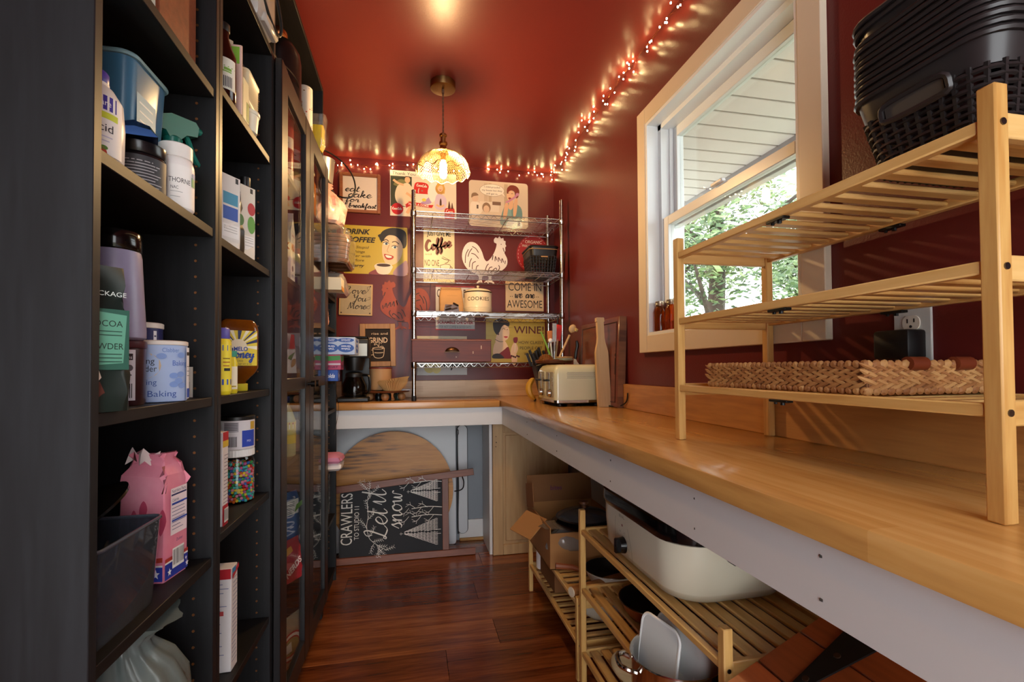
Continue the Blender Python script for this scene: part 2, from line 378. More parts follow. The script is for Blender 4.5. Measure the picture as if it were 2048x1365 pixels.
# window
wi = struct('window_1', 'white double-hung window with flat casing')
CX0 = XW-.02
cs = MB()
cs.box(CX0, XW, .93, WY0, 1.163, 2.16, .002).box(CX0, XW, WY1, 1.853, 1.163, 2.16, .002)
cs.build('casing', trimw, wi)
MB().box(CX0, XW, WY0, WY1, WZ1, 2.16, .002).build('casing', trimw, wi)
MB().box(CX0, XW, WY0, WY1, 1.163, WZ0, .002).build('casing', trimw, wi)
jb = MB(); t = .012; XO = XW+.14
jb.box(CX0+.004, XO, WY0, WY0+t, WZ0, WZ1).box(CX0+.004, XO, WY1-t, WY1, WZ0, WZ1).box(CX0+.004, XO, WY0+t, WY1-t, WZ1-t, WZ1)
jb.build('jamb', vinyl, wi)
MB().box(CX0+.004, XO, WY0+t, WY1-t, WZ0, WZ0+t).build('sill', vinyl, wi)
fy0, fy1, fz0, fz1 = WY0+t, WY1-t, WZ0+t, WZ1-t
vf = MB()   # vinyl frame with channels
for a, b in ((fy0, fy0+.022), (fy1-.022, fy1)): vf.box(.985, 1.085, a, b, fz0, fz1).box(1.018, 1.032, a-(0 if a == fy0 else .012), b+(.012 if a == fy0 else 0), fz0, fz1)
vf.box(.985, 1.085, fy0, fy1, fz1-.02, fz1).box(.985, 1.085, fy0, fy1, fz0, fz0+.012).build('window_frame', vinyl, wi)
glass = pane_mat('window_glass', '#f7f9f8', 1.5)
def sash(x0, x1, z0, z1, st, bt, tp, nm):
    m = MB(); a, b = fy0+.022, fy1-.022
    m.box(x0, x1, a, a+st, z0, z1, .002).box(x0, x1, b-st, b, z0, z1, .002).box(x0, x1, a+st, b-st, z0, z0+bt, .002).box(x0, x1, a+st, b-st, z1-tp, z1, .002)
    s = m.build(nm, vinyl, wi); xm = (x0+x1)/2
    MB().box(xm-.002, xm+.002, a+st, b-st, z0+bt, z1-tp).build('pane', glass, s)
    return s
sash(.990, 1.018, fz0+.012, 1.70, .040, .028, .036, 'lower_sash')
sash(1.034, 1.064, 1.665, fz1-.02, .036, .042, .04, 'upper_sash')
MB().box(.975, .992, 1.36, 1.42, 1.70, 1.712, .003).build('latch', vinyl, wi)

# outside: eave with soffit boards, lawn, trees
ev = struct('exterior_eave', 'grey soffit boards of the roof overhang outside the window')
sf = mat('soffit_paint', '#cfcac2', .6, var=.08, scale=5)
MB().box(XO, 2.03, -1.5, 6.5, 2.385, 2.43).build('backing', sf, ev)
yy = -1.5
while yy < 6.5:
    MB().box(XO, 2.03, yy+.004, yy+.124, 2.35, 2.372, .003).build('soffit_board', sf, ev, smooth=False); yy += .132
MB().box(2.03, 2.06, -1.5, 6.5, 2.30, 2.48).build('fascia', mat('fascia', '#8d8a84', .5), ev)
o = MB().box(XO+.02, 34, -12, 34, -.7, -.5).build('ground_outside', mat('lawn', '#8f8e78', .9, var=.25, scale=6, col2='#7d7866')); o['kind'] = 'structure'; o['label'] = 'lawn outside the window, toned pale for neutral bounce light'  # unseen ground; grey-tan tone set to bounce neutral light onto the soffit
leafm = [mat('leaf_%d' % i, c, .5, spec=.3) for i, c in enumerate(('#587245', '#6b8453', '#48613e', '#839866'))]
barkm = mat('bark', '#5b5148', .9, var=.5, scale=14, stretch=(1, 1, .2), bump=.4, bscale=30)
def tree(label, x, y, h, r, crown_z, crown_r, nleaf, lean=0.0, seed=1, ls=.16):
    g = random.Random(seed); t = thing('tree', label, 'tree', (x, y, -.5), group='trees outside the window')
    m = MB(); P = [(0, 0, -.05), (.05*lean, .03, h*.3), (.3*lean, -.05, h*.6), (.5*lean, .05, h)]
    m.tube(crom(P, 4), [r*(1-.6*i/12) for i in range(13)], 9)
    for k in range(7):
        a = g.uniform(0, 6.28); z = h*g.uniform(.35, .9); q = .4*lean*z/h
        m.tube(crom([(q, 0, z), (q+math.cos(a)*.5, math.sin(a)*.5, z+.5), (q+math.cos(a)*1.4, math.sin(a)*1.4, z+1.1)], 3), [r*.35*(1-.12*i) for i in range(7)], 5)
    m.build('trunk', barkm, t)
    fo = MB()
    for mm in leafm: fo.use(mm)
    cl = [(g.gauss(0, .5)*crown_r*.9, g.gauss(0, .5)*crown_r*.9, crown_z+g.gauss(0, .38)*crown_r) for _ in range(46)]
    for k in range(nleaf):
        c = cl[k % len(cl)]; p = Vector((c[0]+g.gauss(0, .28), c[1]+g.gauss(0, .28), c[2]+g.gauss(0, .24)))
        a = Vector((g.gauss(0, 1), g.gauss(0, 1), g.gauss(0, .6))).normalized(); b = a.orthogonal().normalized()
        s_ = ls*g.uniform(.5, 1.1); fo.cur = g.randrange(4)
        fo.add([p-a*s_*.6, p+b*s_*.3, p+a*s_*.6, p-b*s_*.3], [(0, 1, 2, 3)])
    fo.build('foliage', None, t, smooth=False, props={'kind': 'stuff'})
tree('tall tree with a grey trunk close outside the lower window pane', 5.0, 7.3, 5.2, .22, 3.9, 2.0, 5200, .3, 3, .13)
tree('leafy tree further back behind the grey trunk, at the left of the view', 8.8, 14.4, 6.5, .2, 5.2, 2.3, 5600, -.3, 5, .2)
tree('most distant leafy tree, at the right of the window view', 15.2, 16.4, 7.5, .2, 6.2, 2.6, 5600, .2, 9, .26)
# ------------------------------------------------------------ black-brown bookcases
blk = wood('black_brown_veneer', '#1f2023', '#0c0b0c', 'Z', 9.0, 0.45, c3='#151517', ring=.8, bump=.12, spec=.4)
blk_y = wood('black_brown_shelf', '#211e1d', '#0d0b0b', 'Y', 9.0, 0.48, c3='#161312', ring=.8, bump=.12, spec=.3)
blk_in = mat('bookcase_back', '#080809', .55)
hole = mat('peg_brass', '#8a5a34', .45, .6)
BD = 0.28; BB = BX-BD            # bookcase depth, back plane
def peg_holes(root, yf, sgn, zs, x=(BX-.035, BB+.045)):
    m = MB()
    for xx in x:
        for z in zs: m.cyl((xx, yf, z), (xx, yf+sgn*.0012, z), .0028, n=6)
    m.build('peg_hole', hole, root, world=True, props={'kind': 'stuff'})
def bookcase(nm, label, y0, y1, z1, shelves, zb=0.0, base=.07):
    t = .018; root = thing(nm, label, 'bookcase', (BX, y0, zb))
    for a, b in ((y0, y0+t), (y1-t, y1)): MB().box(BB, BX, a+.0006, b-.0006, zb, z1, .0012).build('side_panel', blk, root, world=True)
    MB().box(BB, BB+.006, y0+t, y1-t, zb+.01, z1).build('back_panel', blk_in, root, world=True)
    MB().box(BB, BX, y0+t, y1-t, z1-t, z1, .001).build('top_panel', blk_y, root, world=True)
    for z in shelves: MB().box(BB+.006, BX-.003, y0+t+.001, y1-t-.001, z-t, z, .001).build('shelf', blk_y, root, world=True)
    if base: MB().box(BX-.03, BX-.014, y0+t, y1-t, zb, zb+base-t).build('plinth', blk, root, world=True)
    zs = [z for z in [zb+.17+.032*i for i in range(int((z1-zb-.25)/.032))]]
    if base: peg_holes(root, y1-t, -1, zs); 
    return root
Y0 = 0.689
bookcase('bookcase', 'tall narrow black-brown bookcase nearest the viewer', Y0, Y0+.4, 2.02, [.07, .40, .728, 1.048, 1.389, 1.674])
bookcase('bookcase', 'narrow black-brown bookcase holding the honey jug, beside the glass doors', Y0+.4, Y0+.8, 2.02, [.07, .411, .760, 1.048, 1.383, 1.705])
gb = bookcase('glass_door_bookcase', 'black-brown bookcase with two glass doors', Y0+.8, Y0+1.6, 2.02, [.07, .40, .805, 1.09, 1.405, 1.745])
bookcase('bookcase_extension', 'black-brown height extension box on top of the glass door bookcase', Y0+.8, Y0+1.6, 2.375, [2.038], zb=2.0205, base=0)
bookcase('bookcase', 'open black-brown bookcase between the glass doors and the back counter', Y0+1.6, Y0+2.0, 2.02, [.07, .35, .62, .90, 1.048, 1.312, 1.47, 1.60, 1.80])
dglass = pane_mat('door_glass', '#f8f9f8', 1.52, refl=.7)
blkd = wood('door_frame_veneer', '#242123', '#100e0f', 'Z', 9.0, 0.36, c3='#191617', ring=.8, bump=.08)
knobm = mat('dark_knob', '#1d1a19', .3, .7)
def door(y0, y1, knob_y, sw=.07):
    dx0, dx1 = BX+.002, BX+.022
    z0, z1 = .085, 2.012; m = MB()
    m.box(dx0, dx1, y0, y0+sw, z0, z1, .002).box(dx0, dx1, y1-sw, y1, z0, z1, .002)
    for a, b in ((z0, z0+sw), (z1-sw, z1), (1.035, 1.075)): m.box(dx0, dx1-.001, y0+sw, y1-sw, a, b, .002)
    d = m.build('door', blkd, gb, world=True)
    d2 = d
    for a, b in ((z0+sw, 1.035), (1.075, z1-sw)):
        q = MB().box(dx0+.008, dx0+.011, y0+sw-.004, y1-sw+.004, a-.004, b+.004).build('pane', dglass, gb, world=True); q.parent = d
    k = MB(); k.cyl((dx1, knob_y, 1.052), (dx1+.014, knob_y, 1.052), .006, n=10).cyl((dx1+.012, knob_y, 1.052), (dx1+.026, knob_y, 1.052), .012, .013, n=14)
    q = k.build('knob', knobm, gb, world=True); q.parent = d
door(Y0+.802, Y0+1.198, Y0+1.165); door(Y0+1.202, Y0+1.598, Y0+1.235)

# ------------------------------------------------------------ L-shaped butcher block counter
bbr = wood('butcher_block', '#e2b26e', '#b47f43', 'Y', 5.0, 0.22, c3='#d19c56', ring=.7, stave=(.62, .045, (0, 0, R(90))), coat=.35, bump=.02)
bbb = wood('butcher_block_back', '#d09a58', '#a06a38', 'X', 5.0, 0.24, c3='#bd8548', ring=.7, stave=(.55, .045, (0, 0, 0)), coat=.3, bump=.02)
bsr = wood('backsplash_block', '#d39f60', '#a87440', 'Y', 5.0, 0.34, c3='#c48e50', ring=.7, stave=(.5, .037, (R(90), 0, R(90))), bump=.02)
bsb = wood('backsplash_block_back', '#d3a878', '#a87a4c', 'X', 5.0, 0.34, c3='#c29461', ring=.7, stave=(.42, .037, (R(90), 0, 0)), bump=.02)
ct = thing('countertop', 'L-shaped butcher block countertop with white front boards', 'countertop', (XC, YC, HC-.038))
MB().box(XC, XW-.001, -.6, YB-.001, HC-.038, HC, .004, 2).build('slab', bbr, ct, world=True)
MB().box(-.667, XC-.0008, YC, YB-.001, HC-.038, HC, .004, 2).build('slab', bbb, ct, world=True)
MB().box(XW-.02, XW-.0005, -.6, YB-.021, HC, HC+.108, .002).build('backsplash', bsr, ct, world=True)
MB().box(-.667, XW-.021, YB-.020, YB-.0005, HC, HC+.108, .002).build('backsplash', bsb, ct, world=True)
apm = mat('apron_paint', '#dad8d6', .42, var=.05, scale=5, rvar=.05)
MB().box(XC+.014, XC+.033, -.6, YC+.012, HC-.138, HC-.0385, .001).build('apron', apm, ct, world=True)
MB().box(-.667, XC+.014, YC+.014, YC+.033, HC-.138, HC-.0385, .001).build('apron', apm, ct, world=True)
nh = MB()
for y in (.52, .80, 1.18, 1.65, 2.1):
    for z in (HC-.06, HC-.115): nh.cyl((XC+.0138, y+rnd.uniform(-.004, .004), z), (XC+.0150, y, z), .0022, n=6)
nh.build('nail_hole', mat('nail_dark', '#3a3734', .8), ct, world=True, props={'kind': 'stuff'})
# leg panel and loose cabinet door below the inner corner
MB().box(.452, .468, 2.83, YB-.015, .002, HC-.139).build('leg_panel', white, ct, world=True)
cd_ = thing('cabinet_door', 'unfinished maple cabinet door standing under the counter corner', 'cabinet door', (.47, 2.815, 0))
mpl = wood('maple', '#d3b081', '#b08a5b', 'Z', 4.0, .5, c3='#c49d6c', ring=.5)
MB().box(.470, .935, 2.82, 2.832, .002, HC-.142).build('panel', mpl, cd_, world=True)
f = MB(); f.box(.470, .53, 2.808, 2.82, .002, HC-.142, .002).box(.875, .935, 2.808, 2.82, .002, HC-.142, .002).box(.53, .875, 2.808, 2.82, .002, .062, .002).box(.53, .875, 2.808, 2.82, HC-.2, HC-.142, .002)
f.build('frame', mpl, cd_, world=True)
f = MB(); f.box(.545, .86, 2.812, 2.82, .08, HC-.215, .004); f.build('raised_panel', mpl, cd_, world=True)
h = MB()
for z in (.70, .665, .64): h.cyl((.488+.008*rnd.random(), 2.8075, z), (.488, 2.8085, z), .003, n=6)
h.build('screw_hole', mat('nail_dark'), cd_, world=True, props={'kind': 'stuff'})

# ------------------------------------------------------------ bamboo racks
bam = [wood('bamboo_%s' % a, '#e0b877', '#bb8746', a, 8.0, .38, c3='#d2a662', ring=.4, seed=i) for i, a in enumerate('XYZ')]
bolt = mat('steel_bolt', '#6d6a66', .3, 1.0); clipm = mat('black_clip', '#1b1a19', .4, .5)
def bamboo_rack(label, x0, x1, y0, y1, zb, h, tiers, along='X', clips=True, nsl=None, sl_w=.024, splice=None):
    pt = .020; r = thing('bamboo_rack', label, 'shelf rack', (x0, y0, zb))
    for px in (x0, x1-pt):
        for py in (y0, y1-pt): MB().box(px, px+pt, py, py+pt, zb+.0005, zb+h, .002).build('post', bam[2], r, world=True)
    for tz in tiers:
        z = zb+tz
        for px in (x0+.002, x1-pt+.002): MB().box(px, px+pt-.004, y0+pt, y1-pt, z-.016, z, .002).build('rail', bam[1], r, world=True)
        for py in (y0+.003, y1-pt+.003): MB().box(x0+pt, x1-pt, py, py+pt-.006, z-.026, z+.004, .002).build('end_rail', bam[0], r, world=True)
        if along == 'X':
            a, b = y0+pt+.012, y1-pt-.012; n = nsl or int((b-a)/.044); me = None
            for k in range(n):
                yc = a+(b-a)*(k+.5)/n
                o = MB().box(x0+pt-.004, x1-pt+.004, yc-sl_w/2, yc+sl_w/2, z-.012, z-.003, .0025).build('slat', bam[0], r, world=True)
        else:
            a, b = x0+pt+.004, x1-pt-.004; n = nsl or int((b-a)/.04)
            for k in range(n):
                xc = a+(b-a)*(k+.5)/n
                MB().box(xc-sl_w/2, xc+sl_w/2, y0+pt-.003, y1-pt+.003, z-.011, z-.002, .0025).build('slat', bam[1], r, world=True)
        for px in (x0, x1-pt):
            m = MB()
            for yy_, s_ in ((y0-.0015, 1),): m.cyl((px+pt/2, yy_, z-.010), (px+pt/2, yy_+.006, z-.010), .0042, n=10)
            m.build('bolt', bolt, r, world=True)
        if clips:
            for px in (x0+.006, x1-.012):
                yc = (y0+y1)/2+.0
                m = MB().box(px-.003, px+.012, yc-.022, yc+.022, z-.021, z-.016, .001); m.cyl((px+.004, yc-.005, z-.021), (px+.004, yc-.005, z-.026), .004, n=8); m.cyl((px+.004, yc+.012, z-.021), (px+.004, yc+.012, z-.025), .003, n=8)
                m.build('hinge_clip', clipm, r, world=True)
    return r
bamboo_rack('three-tier bamboo rack standing on the countertop by the window', .652, .928, .417, 1.108, HC, .506, (.137, .304, .470), 'X', nsl=13)
bamboo_rack('bamboo rack under the counter carrying the roaster oven', .568, .90, .805, 1.602, 0, .612, (.130, .345, .545), 'Y', clips=False, sl_w=.030, nsl=7)
bamboo_rack('low bamboo rack under the counter beside the cardboard box', .568, .90, 1.625, 2.345, 0, .292, (.135, .275), 'X', clips=False)
# ------------------------------------------------------------ pendant lamp
brass = mat('antique_brass', '#9c7a4c', .32, 1.0); gold = mat('gold_wire', '#ecd6a0', .4, 1.0)
PX_, PY_ = .147, 2.222
pl = thing('pendant_lamp', 'brass pendant lamp with a scalloped gold wire mesh shade', 'lamp', (PX_, PY_, 1.97))
def W(z): return z-1.97
MB().lathe([(.050, W(2.397)), (.057, W(2.399)), (.058, W(2.404)), (.058, W(2.4295))], 40).build('canopy', brass, pl)
m = MB().cyl((0, 0, W(2.38)), (0, 0, W(2.398)), .006, n=10)
for k in range(2):
    P = [(.0022*math.cos(q*.55+k*math.pi), .0022*math.sin(q*.55+k*math.pi), W(2.185)+(.20)*q/60) for q in range(61)]
    m.tube(P, .0021, 5)
m.build('cord', mat('twisted_cord', '#6b4a35', .7), pl)
MB().lathe([(.0, W(2.19)), (.013, W(2.19)), (.017, W(2.186)), (.017, W(2.178)), (.012, W(2.174)), (.012, W(2.152)), (.019, W(2.15)), (.020, W(2.14)), (.014, W(2.133)), (.016, W(2.115)), (.024, W(2.105)), (.024, W(2.098)), (.012, W(2.096)), (.012, W(2.065)), (0, W(2.065))], 24).build('socket', brass, pl)
def shade_pt(t, a):     # t 0 top .. 1 rim
    r = .022 + (.122-.022)*math.sin(t*1.45)/math.sin(1.45)
    z = 2.102 - .088*t**1.9
    wv = t**3
    r *= 1 + .025*wv*math.cos(14*a); z += .007*wv*math.cos(14*a) - .006*wv
    return (r*math.cos(a), r*math.sin(a), W(z))
m = MB(); NW = 72
for k in range(NW):
    for s_ in (1, -1):
        a0 = 2*math.pi*k/NW
        m.tube([shade_pt(j/14, a0+s_*.62*j/14) for j in range(15)], 0.00095, 3, cap=False)
m.build('shade', gold, pl)
m = MB()
m.tube([shade_pt(1, 2*math.pi*i/140) for i in range(140)], .0019, 5, closed=True)
m.lathe([(.010, W(2.103)), (.026, W(2.105)), (.027, W(2.100))], 24, cap0=False, cap1=False)
m.build('shade_rim', gold, pl)
bulbm = mat('bulb_glow', '#ffdca0', .3, emit='#ffcf8e', estr=BULB_STRENGTH)
MB().lathe([(.004, W(2.062)), (.013, W(2.058)), (.016, W(2.048)), (.016, W(1.998)), (.013, W(1.988)), (.006, W(1.982)), (.0005, W(1.981))], 16).build('bulb', bulbm, pl)

# ------------------------------------------------------------ copper string lights
sl = thing('string_lights', 'copper wire fairy lights along the top of the walls', 'string lights', (.90, 3.09, 2.39))
cop = mat('copper_wire', '#a8683f', .3, 1.0)
fairy = mat('fairy_glow', '#fff0d0', .4, emit='#ffe29c', estr=FAIRY_STRENGTH)
back = [(-.60, 3.10, 2.36), (-.50, 3.105, 2.369), (-.37, 3.105, 2.374), (-.168, 3.105, 2.387), (.026, 3.105, 2.400), (.346, 3.105, 2.408), (.578, 3.105, 2.412), (.783, 3.105, 2.410), (.925, 3.098, 2.414)]
side = [(.937, 3.07, 2.414), (.938, 2.836, 2.406), (.938, 2.614, 2.414), (.938, 2.269, 2.416), (.936, 2.085, 2.420), (.936, 1.927, 2.418), (.938, 1.747, 2.406), (.938, 1.631, 2.408), (.938, 1.49, 2.390), (.938, 1.2, 2.40), (.938, .6, 2.41)]
path = crom(back+side, 14)
g = random.Random(21); wire = MB(); wire.tube(path, .0007, 4, cap=False)
wire.tube([(x+g.uniform(-.006, .002) if y > 3.09 else x-abs(g.gauss(0, .004)), y-abs(g.gauss(0, .003)), min(z+g.uniform(-.010, .004), 2.425)) for x, y, z in path[::2]], .0006, 4, cap=False)
bulbs = []
cum = [0]
for a, b in zip(path, path[1:]): cum.append(cum[-1]+(Vector(b)-Vector(a)).length)
d = .02
while d < cum[-1]-.01:
    i = max(k for k in range(len(cum)) if cum[k] <= d); i = min(i, len(path)-2)
    p = Vector(path[i]).lerp(Vector(path[i+1]), (d-cum[i])/max(1e-6, cum[i+1]-cum[i]))
    on_side = p.y < 3.06
    for k in range(g.choice((1, 1, 2, 3)) if not on_side else g.choice((1, 2, 3))):
        ln = g.uniform(.012, .038)
        if on_side: q = p + Vector((-abs(g.gauss(0, .022)), g.gauss(0, .025), g.uniform(-.05, .006)))
        else: q = p + Vector((g.gauss(0, .025), -abs(g.gauss(0, .016)), g.uniform(-.03, .018)))
        q.x = min(q.x, .944); q.y = min(q.y, 3.113); q.z = min(q.z, 2.423)
        wire.tube([p, p.lerp(q, .5)+Vector((0, 0, .004 if q.z < 2.41 else 0)), q], .0005, 3, cap=False); bulbs.append(q)
    d += g.uniform(.05, .095) if not on_side else g.uniform(.06, .11)
wire.build('wire', cop, sl, world=True)
b0 = MB().sphere((0, 0, 0), .0030, 8, 5, (1, 1, 1.35)).build('bulb', fairy, sl)
for k, q in enumerate(bulbs):
    b_ = b0 if k == 0 else b0.copy()
    if k: COL.objects.link(b_); b_.parent = sl
    b_.location = q - sl.location
# ------------------------------------------------------------ wall signs (u right, v up, d out of the wall)
ART = Matrix(((1, 0, 0, 0), (0, 0, -1, 0), (0, 1, 0, 0), (0, 0, 0, 1)))
def art(): m = MB(); m.M = ART.copy(); return m
class Print:
    """Flat printed areas on a sheet: each later layer sits a hair in front of the one before."""
    def __init__(s, d0): s.m = art(); s.d = d0
    def _n(s): s.d += .00012; return s.d
    def poly(s, c, pts): s.m.use(ink(c)); s.m.flat(pts, s._n()); return s
    def blob(s, c, pts, k=4): return s.poly(c, blob(pts, k))
    def ell(s, c, x, y, rx, ry, n=22): return s.poly(c, ell(x, y, rx, ry, n))
    def rect(s, c, x0, y0, x1, y1): return s.poly(c, rect(x0, y0, x1, y1))
    def line(s, c, pts, wd, k=4): s.m.use(ink(c)); s.m.ribbon(crom(pts, k) if k > 1 else pts, wd, s._n()); return s
    def text(s, c, t, x, y, h, width=None, align='LEFT', rot=0, **kw):
        g = fit(t, width, h, align, **kw) if width else text_geo(t, h, align, **kw)
        s.m.use(ink(c)); d = s._n(); ca, sa = math.cos(R(rot)), math.sin(R(rot))
        s.m.geo(g, lambda p: (x+p[0]*ca-p[1]*sa, y+p[0]*sa+p[1]*ca, d)); return s
    def script(s, c, t, x, y, width, wd, sl=.15, rot=0, h=None):
        s.m.use(ink(c)); h = h or width/script_w(t, 1.0); adv = width/script_w(t, h); ca, sa = math.cos(R(rot)), math.sin(R(rot))
        fn = (lambda p: (x+(p[0]-x)*ca-(p[1]-y)*sa, y+(p[0]-x)*sa+(p[1]-y)*ca)) if rot else None
        script(s.m, t, x, y, h, wd, s._n(), sl, fn, adv); return s
    def done(s, parent, nm='artwork'): return s.m.build(nm, None, parent, smooth=False)
def sign(nm, label, x0, x1, z0, z1, base, th=.003, cat='sign', r=.0, tilt=0.0, y=YB, lean=0.0, gap=.0008):
    root = thing(nm, label, cat, (x0, y-gap, z0), group='signs on the back wall'); root.rotation_euler = (lean, R(tilt), 0)
    w_, h_ = x1-x0, z1-z0; m = art()
    if r: m.prism([(p[0], p[1]) for p in rrect(w_/2, h_/2, r, 4, 0, w_/2, h_/2)], 0, th)
    else: m.box(0, w_, 0, h_, 0, th, min(.001, th/3))
    m.build('panel', base, root, smooth=False); return root, w_, h_

# 1 eat cake for breakfast
frw = wood('red_oak_frame', '#a4643c', '#7d4325', 'X', 7, .45)
r_, w_, h_ = sign('framed_sign', 'white framed sign reading eat cake for breakfast', -.432, -.187, 2.078, 2.325, mat('cream_board', '#e8d9c8', .55), .008)
fw_ = .019; f = art(); f.box(0, fw_, 0, h_, 0, .022, .002).box(w_-fw_, w_, 0, h_, 0, .022, .002).box(fw_, w_-fw_, 0, fw_, 0, .022, .002).box(fw_, w_-fw_, h_-fw_, h_, 0, .022, .002)
f.build('frame', frw, r_)
p = Print(.008)
for t, x, y, ww, hh in (('eat', .030, .134, .085, .0185), ('cake', .048, .098, .140, .021), ('for', .034, .068, .080, .0165), ('breakfast', .052, .034, .165, .0135)): p.script('#231a18', t, x, y, ww, .0046, h=hh)
p.done(r_, 'lettering')

# 2 soda advertisement
r_, w_, h_ = sign('tin_sign', 'vintage soda tin sign reading Thank You and have a Coke', -.129, .29, 2.077, 2.367, mat('tin_cream', '#e9dcc6', .35), .0015)
p = Print(.0016)
p.rect('#3a3d26', .003, .06, .135, h_-.035).blob('#7c7a4a', [(.02, .2), (.06, .235), (.10, .225), (.07, .19)])
p.blob('#e8d8b8', [(.03, .13), (.045, .19), (.075, .205), (.11, .215), (.135, .19), (.15, .15), (.14, .09), (.115, .06), (.05, .08)])
p.ell('#e9b98d', .108, .235, .017, .021).blob('#4a2f20', [(.09, .245), (.10, .262), (.12, .262), (.127, .24), (.118, .252), (.100, .252)])
p.line('#e9b98d', [(.085, .20), (.05, .21), (.02, .23)], .014).line('#e9b98d', [(.10, .15), (.13, .13), (.15, .10)], .016)
p.line('#e9b98d', [(.12, .10), (.125, .06), (.105, .02)], .02)
p.ell('#c9161d', .045, .045, .037, .037, 30).script('#f6ece0', 'Coca', .013, .040, .030, .0032).script('#f6ece0', 'Cola', .046, .040, .026, .0032)
p.blob('#cf2a22', [(.15, .155), (.155, .215), (.19, .225), (.235, .215), (.245, .17), (.24, .15), (.19, .15)]).script('#f6ece0', 'Coca', .165, .197, .034, .0028).script('#f6ece0', 'Cola', .2, .194, .030, .0028)
p.line('#efe7da', [(.18, .185), (.176, .165), (.178, .155)], .004).rect('#8d8a70', .195, .166, .205, .174)
p.rect('#f1ead8', .15, .065, .26, .15).blob('#b79ac8', [(.19, .09), (.225, .115), (.25, .135), (.26, .10), (.235, .085)]).ell('#e5d24e', .212, .112, .014, .010)
p.blob('#f4efe8', [(.235, .16), (.255, .225), (.285, .235), (.30, .20), (.29, .13), (.26, .10)])
p.ell('#c9964a', .315, .19, .031, .036).ell('#f0c39c', .315, .195, .018, .023).line('#b43a2e', [(.309, .185), (.316, .182), (.322, .186)], .004).blob('#d9a94f', [(.294, .19), (.296, .222), (.318, .232), (.34, .215), (.344, .17), (.336, .16), (.333, .205), (.312, .212)])
p.blob('#d6c4dc', [(.28, .07), (.285, .13), (.30, .155), (.335, .15), (.355, .12), (.35, .07), (.315, .05)])
p.blob('#4a2616', [(.312, .08), (.312, .112), (.318, .128), (.323, .112), (.323, .08)]).line('#e9b98d', [(.29, .085), (.315, .075), (.34, .085)], .012)
p.blob('#c4281f', [(.345, .0), (.345, .06), (.375, .068), (.405, .065), (.405, .0), (.375, -.0)]).script('#f6ece0', 'Coca', .350, .036, .045, .0026)
p.blob('#5a2a14', [(.365, .065), (.367, .09), (.372, .115), (.378, .09), (.380, .065)]).blob('#5a2a14', [(.385, .065), (.387, .085), (.391, .105), (.396, .085), (.398, .065)])
p.poly('#c9231f', [(.10, .052), (.13, .072), (.20, .066), (.262, .062), (.272, .082), (.235, .081), (.18, .090), (.12, .094), (.095, .075)]).text('#fbf5ec', 'HAVE A COKE', .178, .071, .013, .125, 'CENTER', bold=.02, rot=-3)
p.rect('#efe8d6', 0, h_-.034, w_, h_).text('#4a4438', 'Thank You', .085, h_-.027, .019, .145, 'CENTER', spacing=1.05)
p.text('#4a4438', 'for shopping here', .275, h_-.026, .016, .19, 'CENTER')
p.done(r_)

# 3 child-proofed
r_, w_, h_ = sign('tin_sign', 'beige tin sign with a woman on the phone, I child-proofed my house', .373, .770, 2.040, 2.343, mat('tin_beige', '#d9c6ae', .35), .0015, r=.02)
p = Print(.0016)
p.rect('#cdb79c', .10, .11, .125, .29).rect('#c3ab8e', .13, .11, .15, .29).rect('#bfa98c', .235, .11, .26, .29).rect('#cdb79c', .265, .14, .28, .29)
p.rect('#e2d3bf', .07, .10, .20, .165).rect('#7c5f4c', .155, .145, .212, .168)
p.ell('#d9bba0', .04, .185, .022, .026).blob('#8a6e55', [(.015, .185), (.02, .213), (.045, .22), (.063, .205), (.05, .20), (.03, .195)]).blob('#e6dac9', [(.01, .085), (.012, .15), (.04, .16), (.07, .15), (.085, .10), (.06, .075)]).rect('#5c4a3e', .05, .115, .062, .14)
p.ell('#8f7257', .115, .125, .028, .034).ell('#dcbda0', .115, .115, .02, .025).blob('#d8c8b4', [(.075, .02), (.09, .075), (.115, .085), (.145, .07), (.15, .02)])
p.blob('#6f9390', [(.21, .02), (.215, .08), (.245, .155), (.285, .165), (.32, .16), (.352, .13), (.356, .06), (.33, .02), (.27, .01)]).blob('#89aba6', [(.245, .02), (.25, .12), (.275, .15), (.285, .08), (.28, .02)])
p.blob('#e2b48c', [(.262, .135), (.275, .185), (.295, .185), (.295, .14), (.28, .12)]).ell('#e8bc95', .278, .215, .027, .037).blob('#7c3222', [(.255, .225), (.255, .262), (.28, .285), (.318, .28), (.338, .25), (.328, .205), (.31, .205), (.305, .24), (.285, .25), (.268, .243)])
p.blob('#8d3425', [(.262, .196), (.27, .203), (.283, .198), (.273, .188)]).line('#3a2118', [(.258, .229), (.268, .232)], .003).line('#3a2118', [(.283, .228), (.293, .229)], .003)
p.line('#c98aa6', [(.245, .165), (.27, .18), (.305, .205), (.322, .222)], .013).ell('#c98aa6', .325, .226, .012, .010)
p.blob('#e2b48c', [(.225, .06), (.238, .15), (.255, .165), (.262, .145), (.25, .07)]).blob('#e2b48c', [(.295, .08), (.30, .17), (.318, .20), (.326, .18), (.315, .09)])
p.blob('#dfe7ea', [(.25, .0), (.26, .045), (.30, .055), (.345, .045), (.352, .0)]).rect('#3d4c74', .325, .012, .342, .045)
p.ell('#6e5d4c', .153, .242, .0825, .0405, 34).ell('#f2e7d6', .153, .242, .081, .039, 34)
for t, y, ww in (('I child-proofed', .257, .105), ('my house but they', .235, .135), ('still get in.', .213, .078)): p.text('#3c332c', t, .153, y, .0115, ww, 'CENTER')
p.poly('#f2e7d6', [(.215, .222), (.242, .203), (.222, .235)])
p.done(r_)

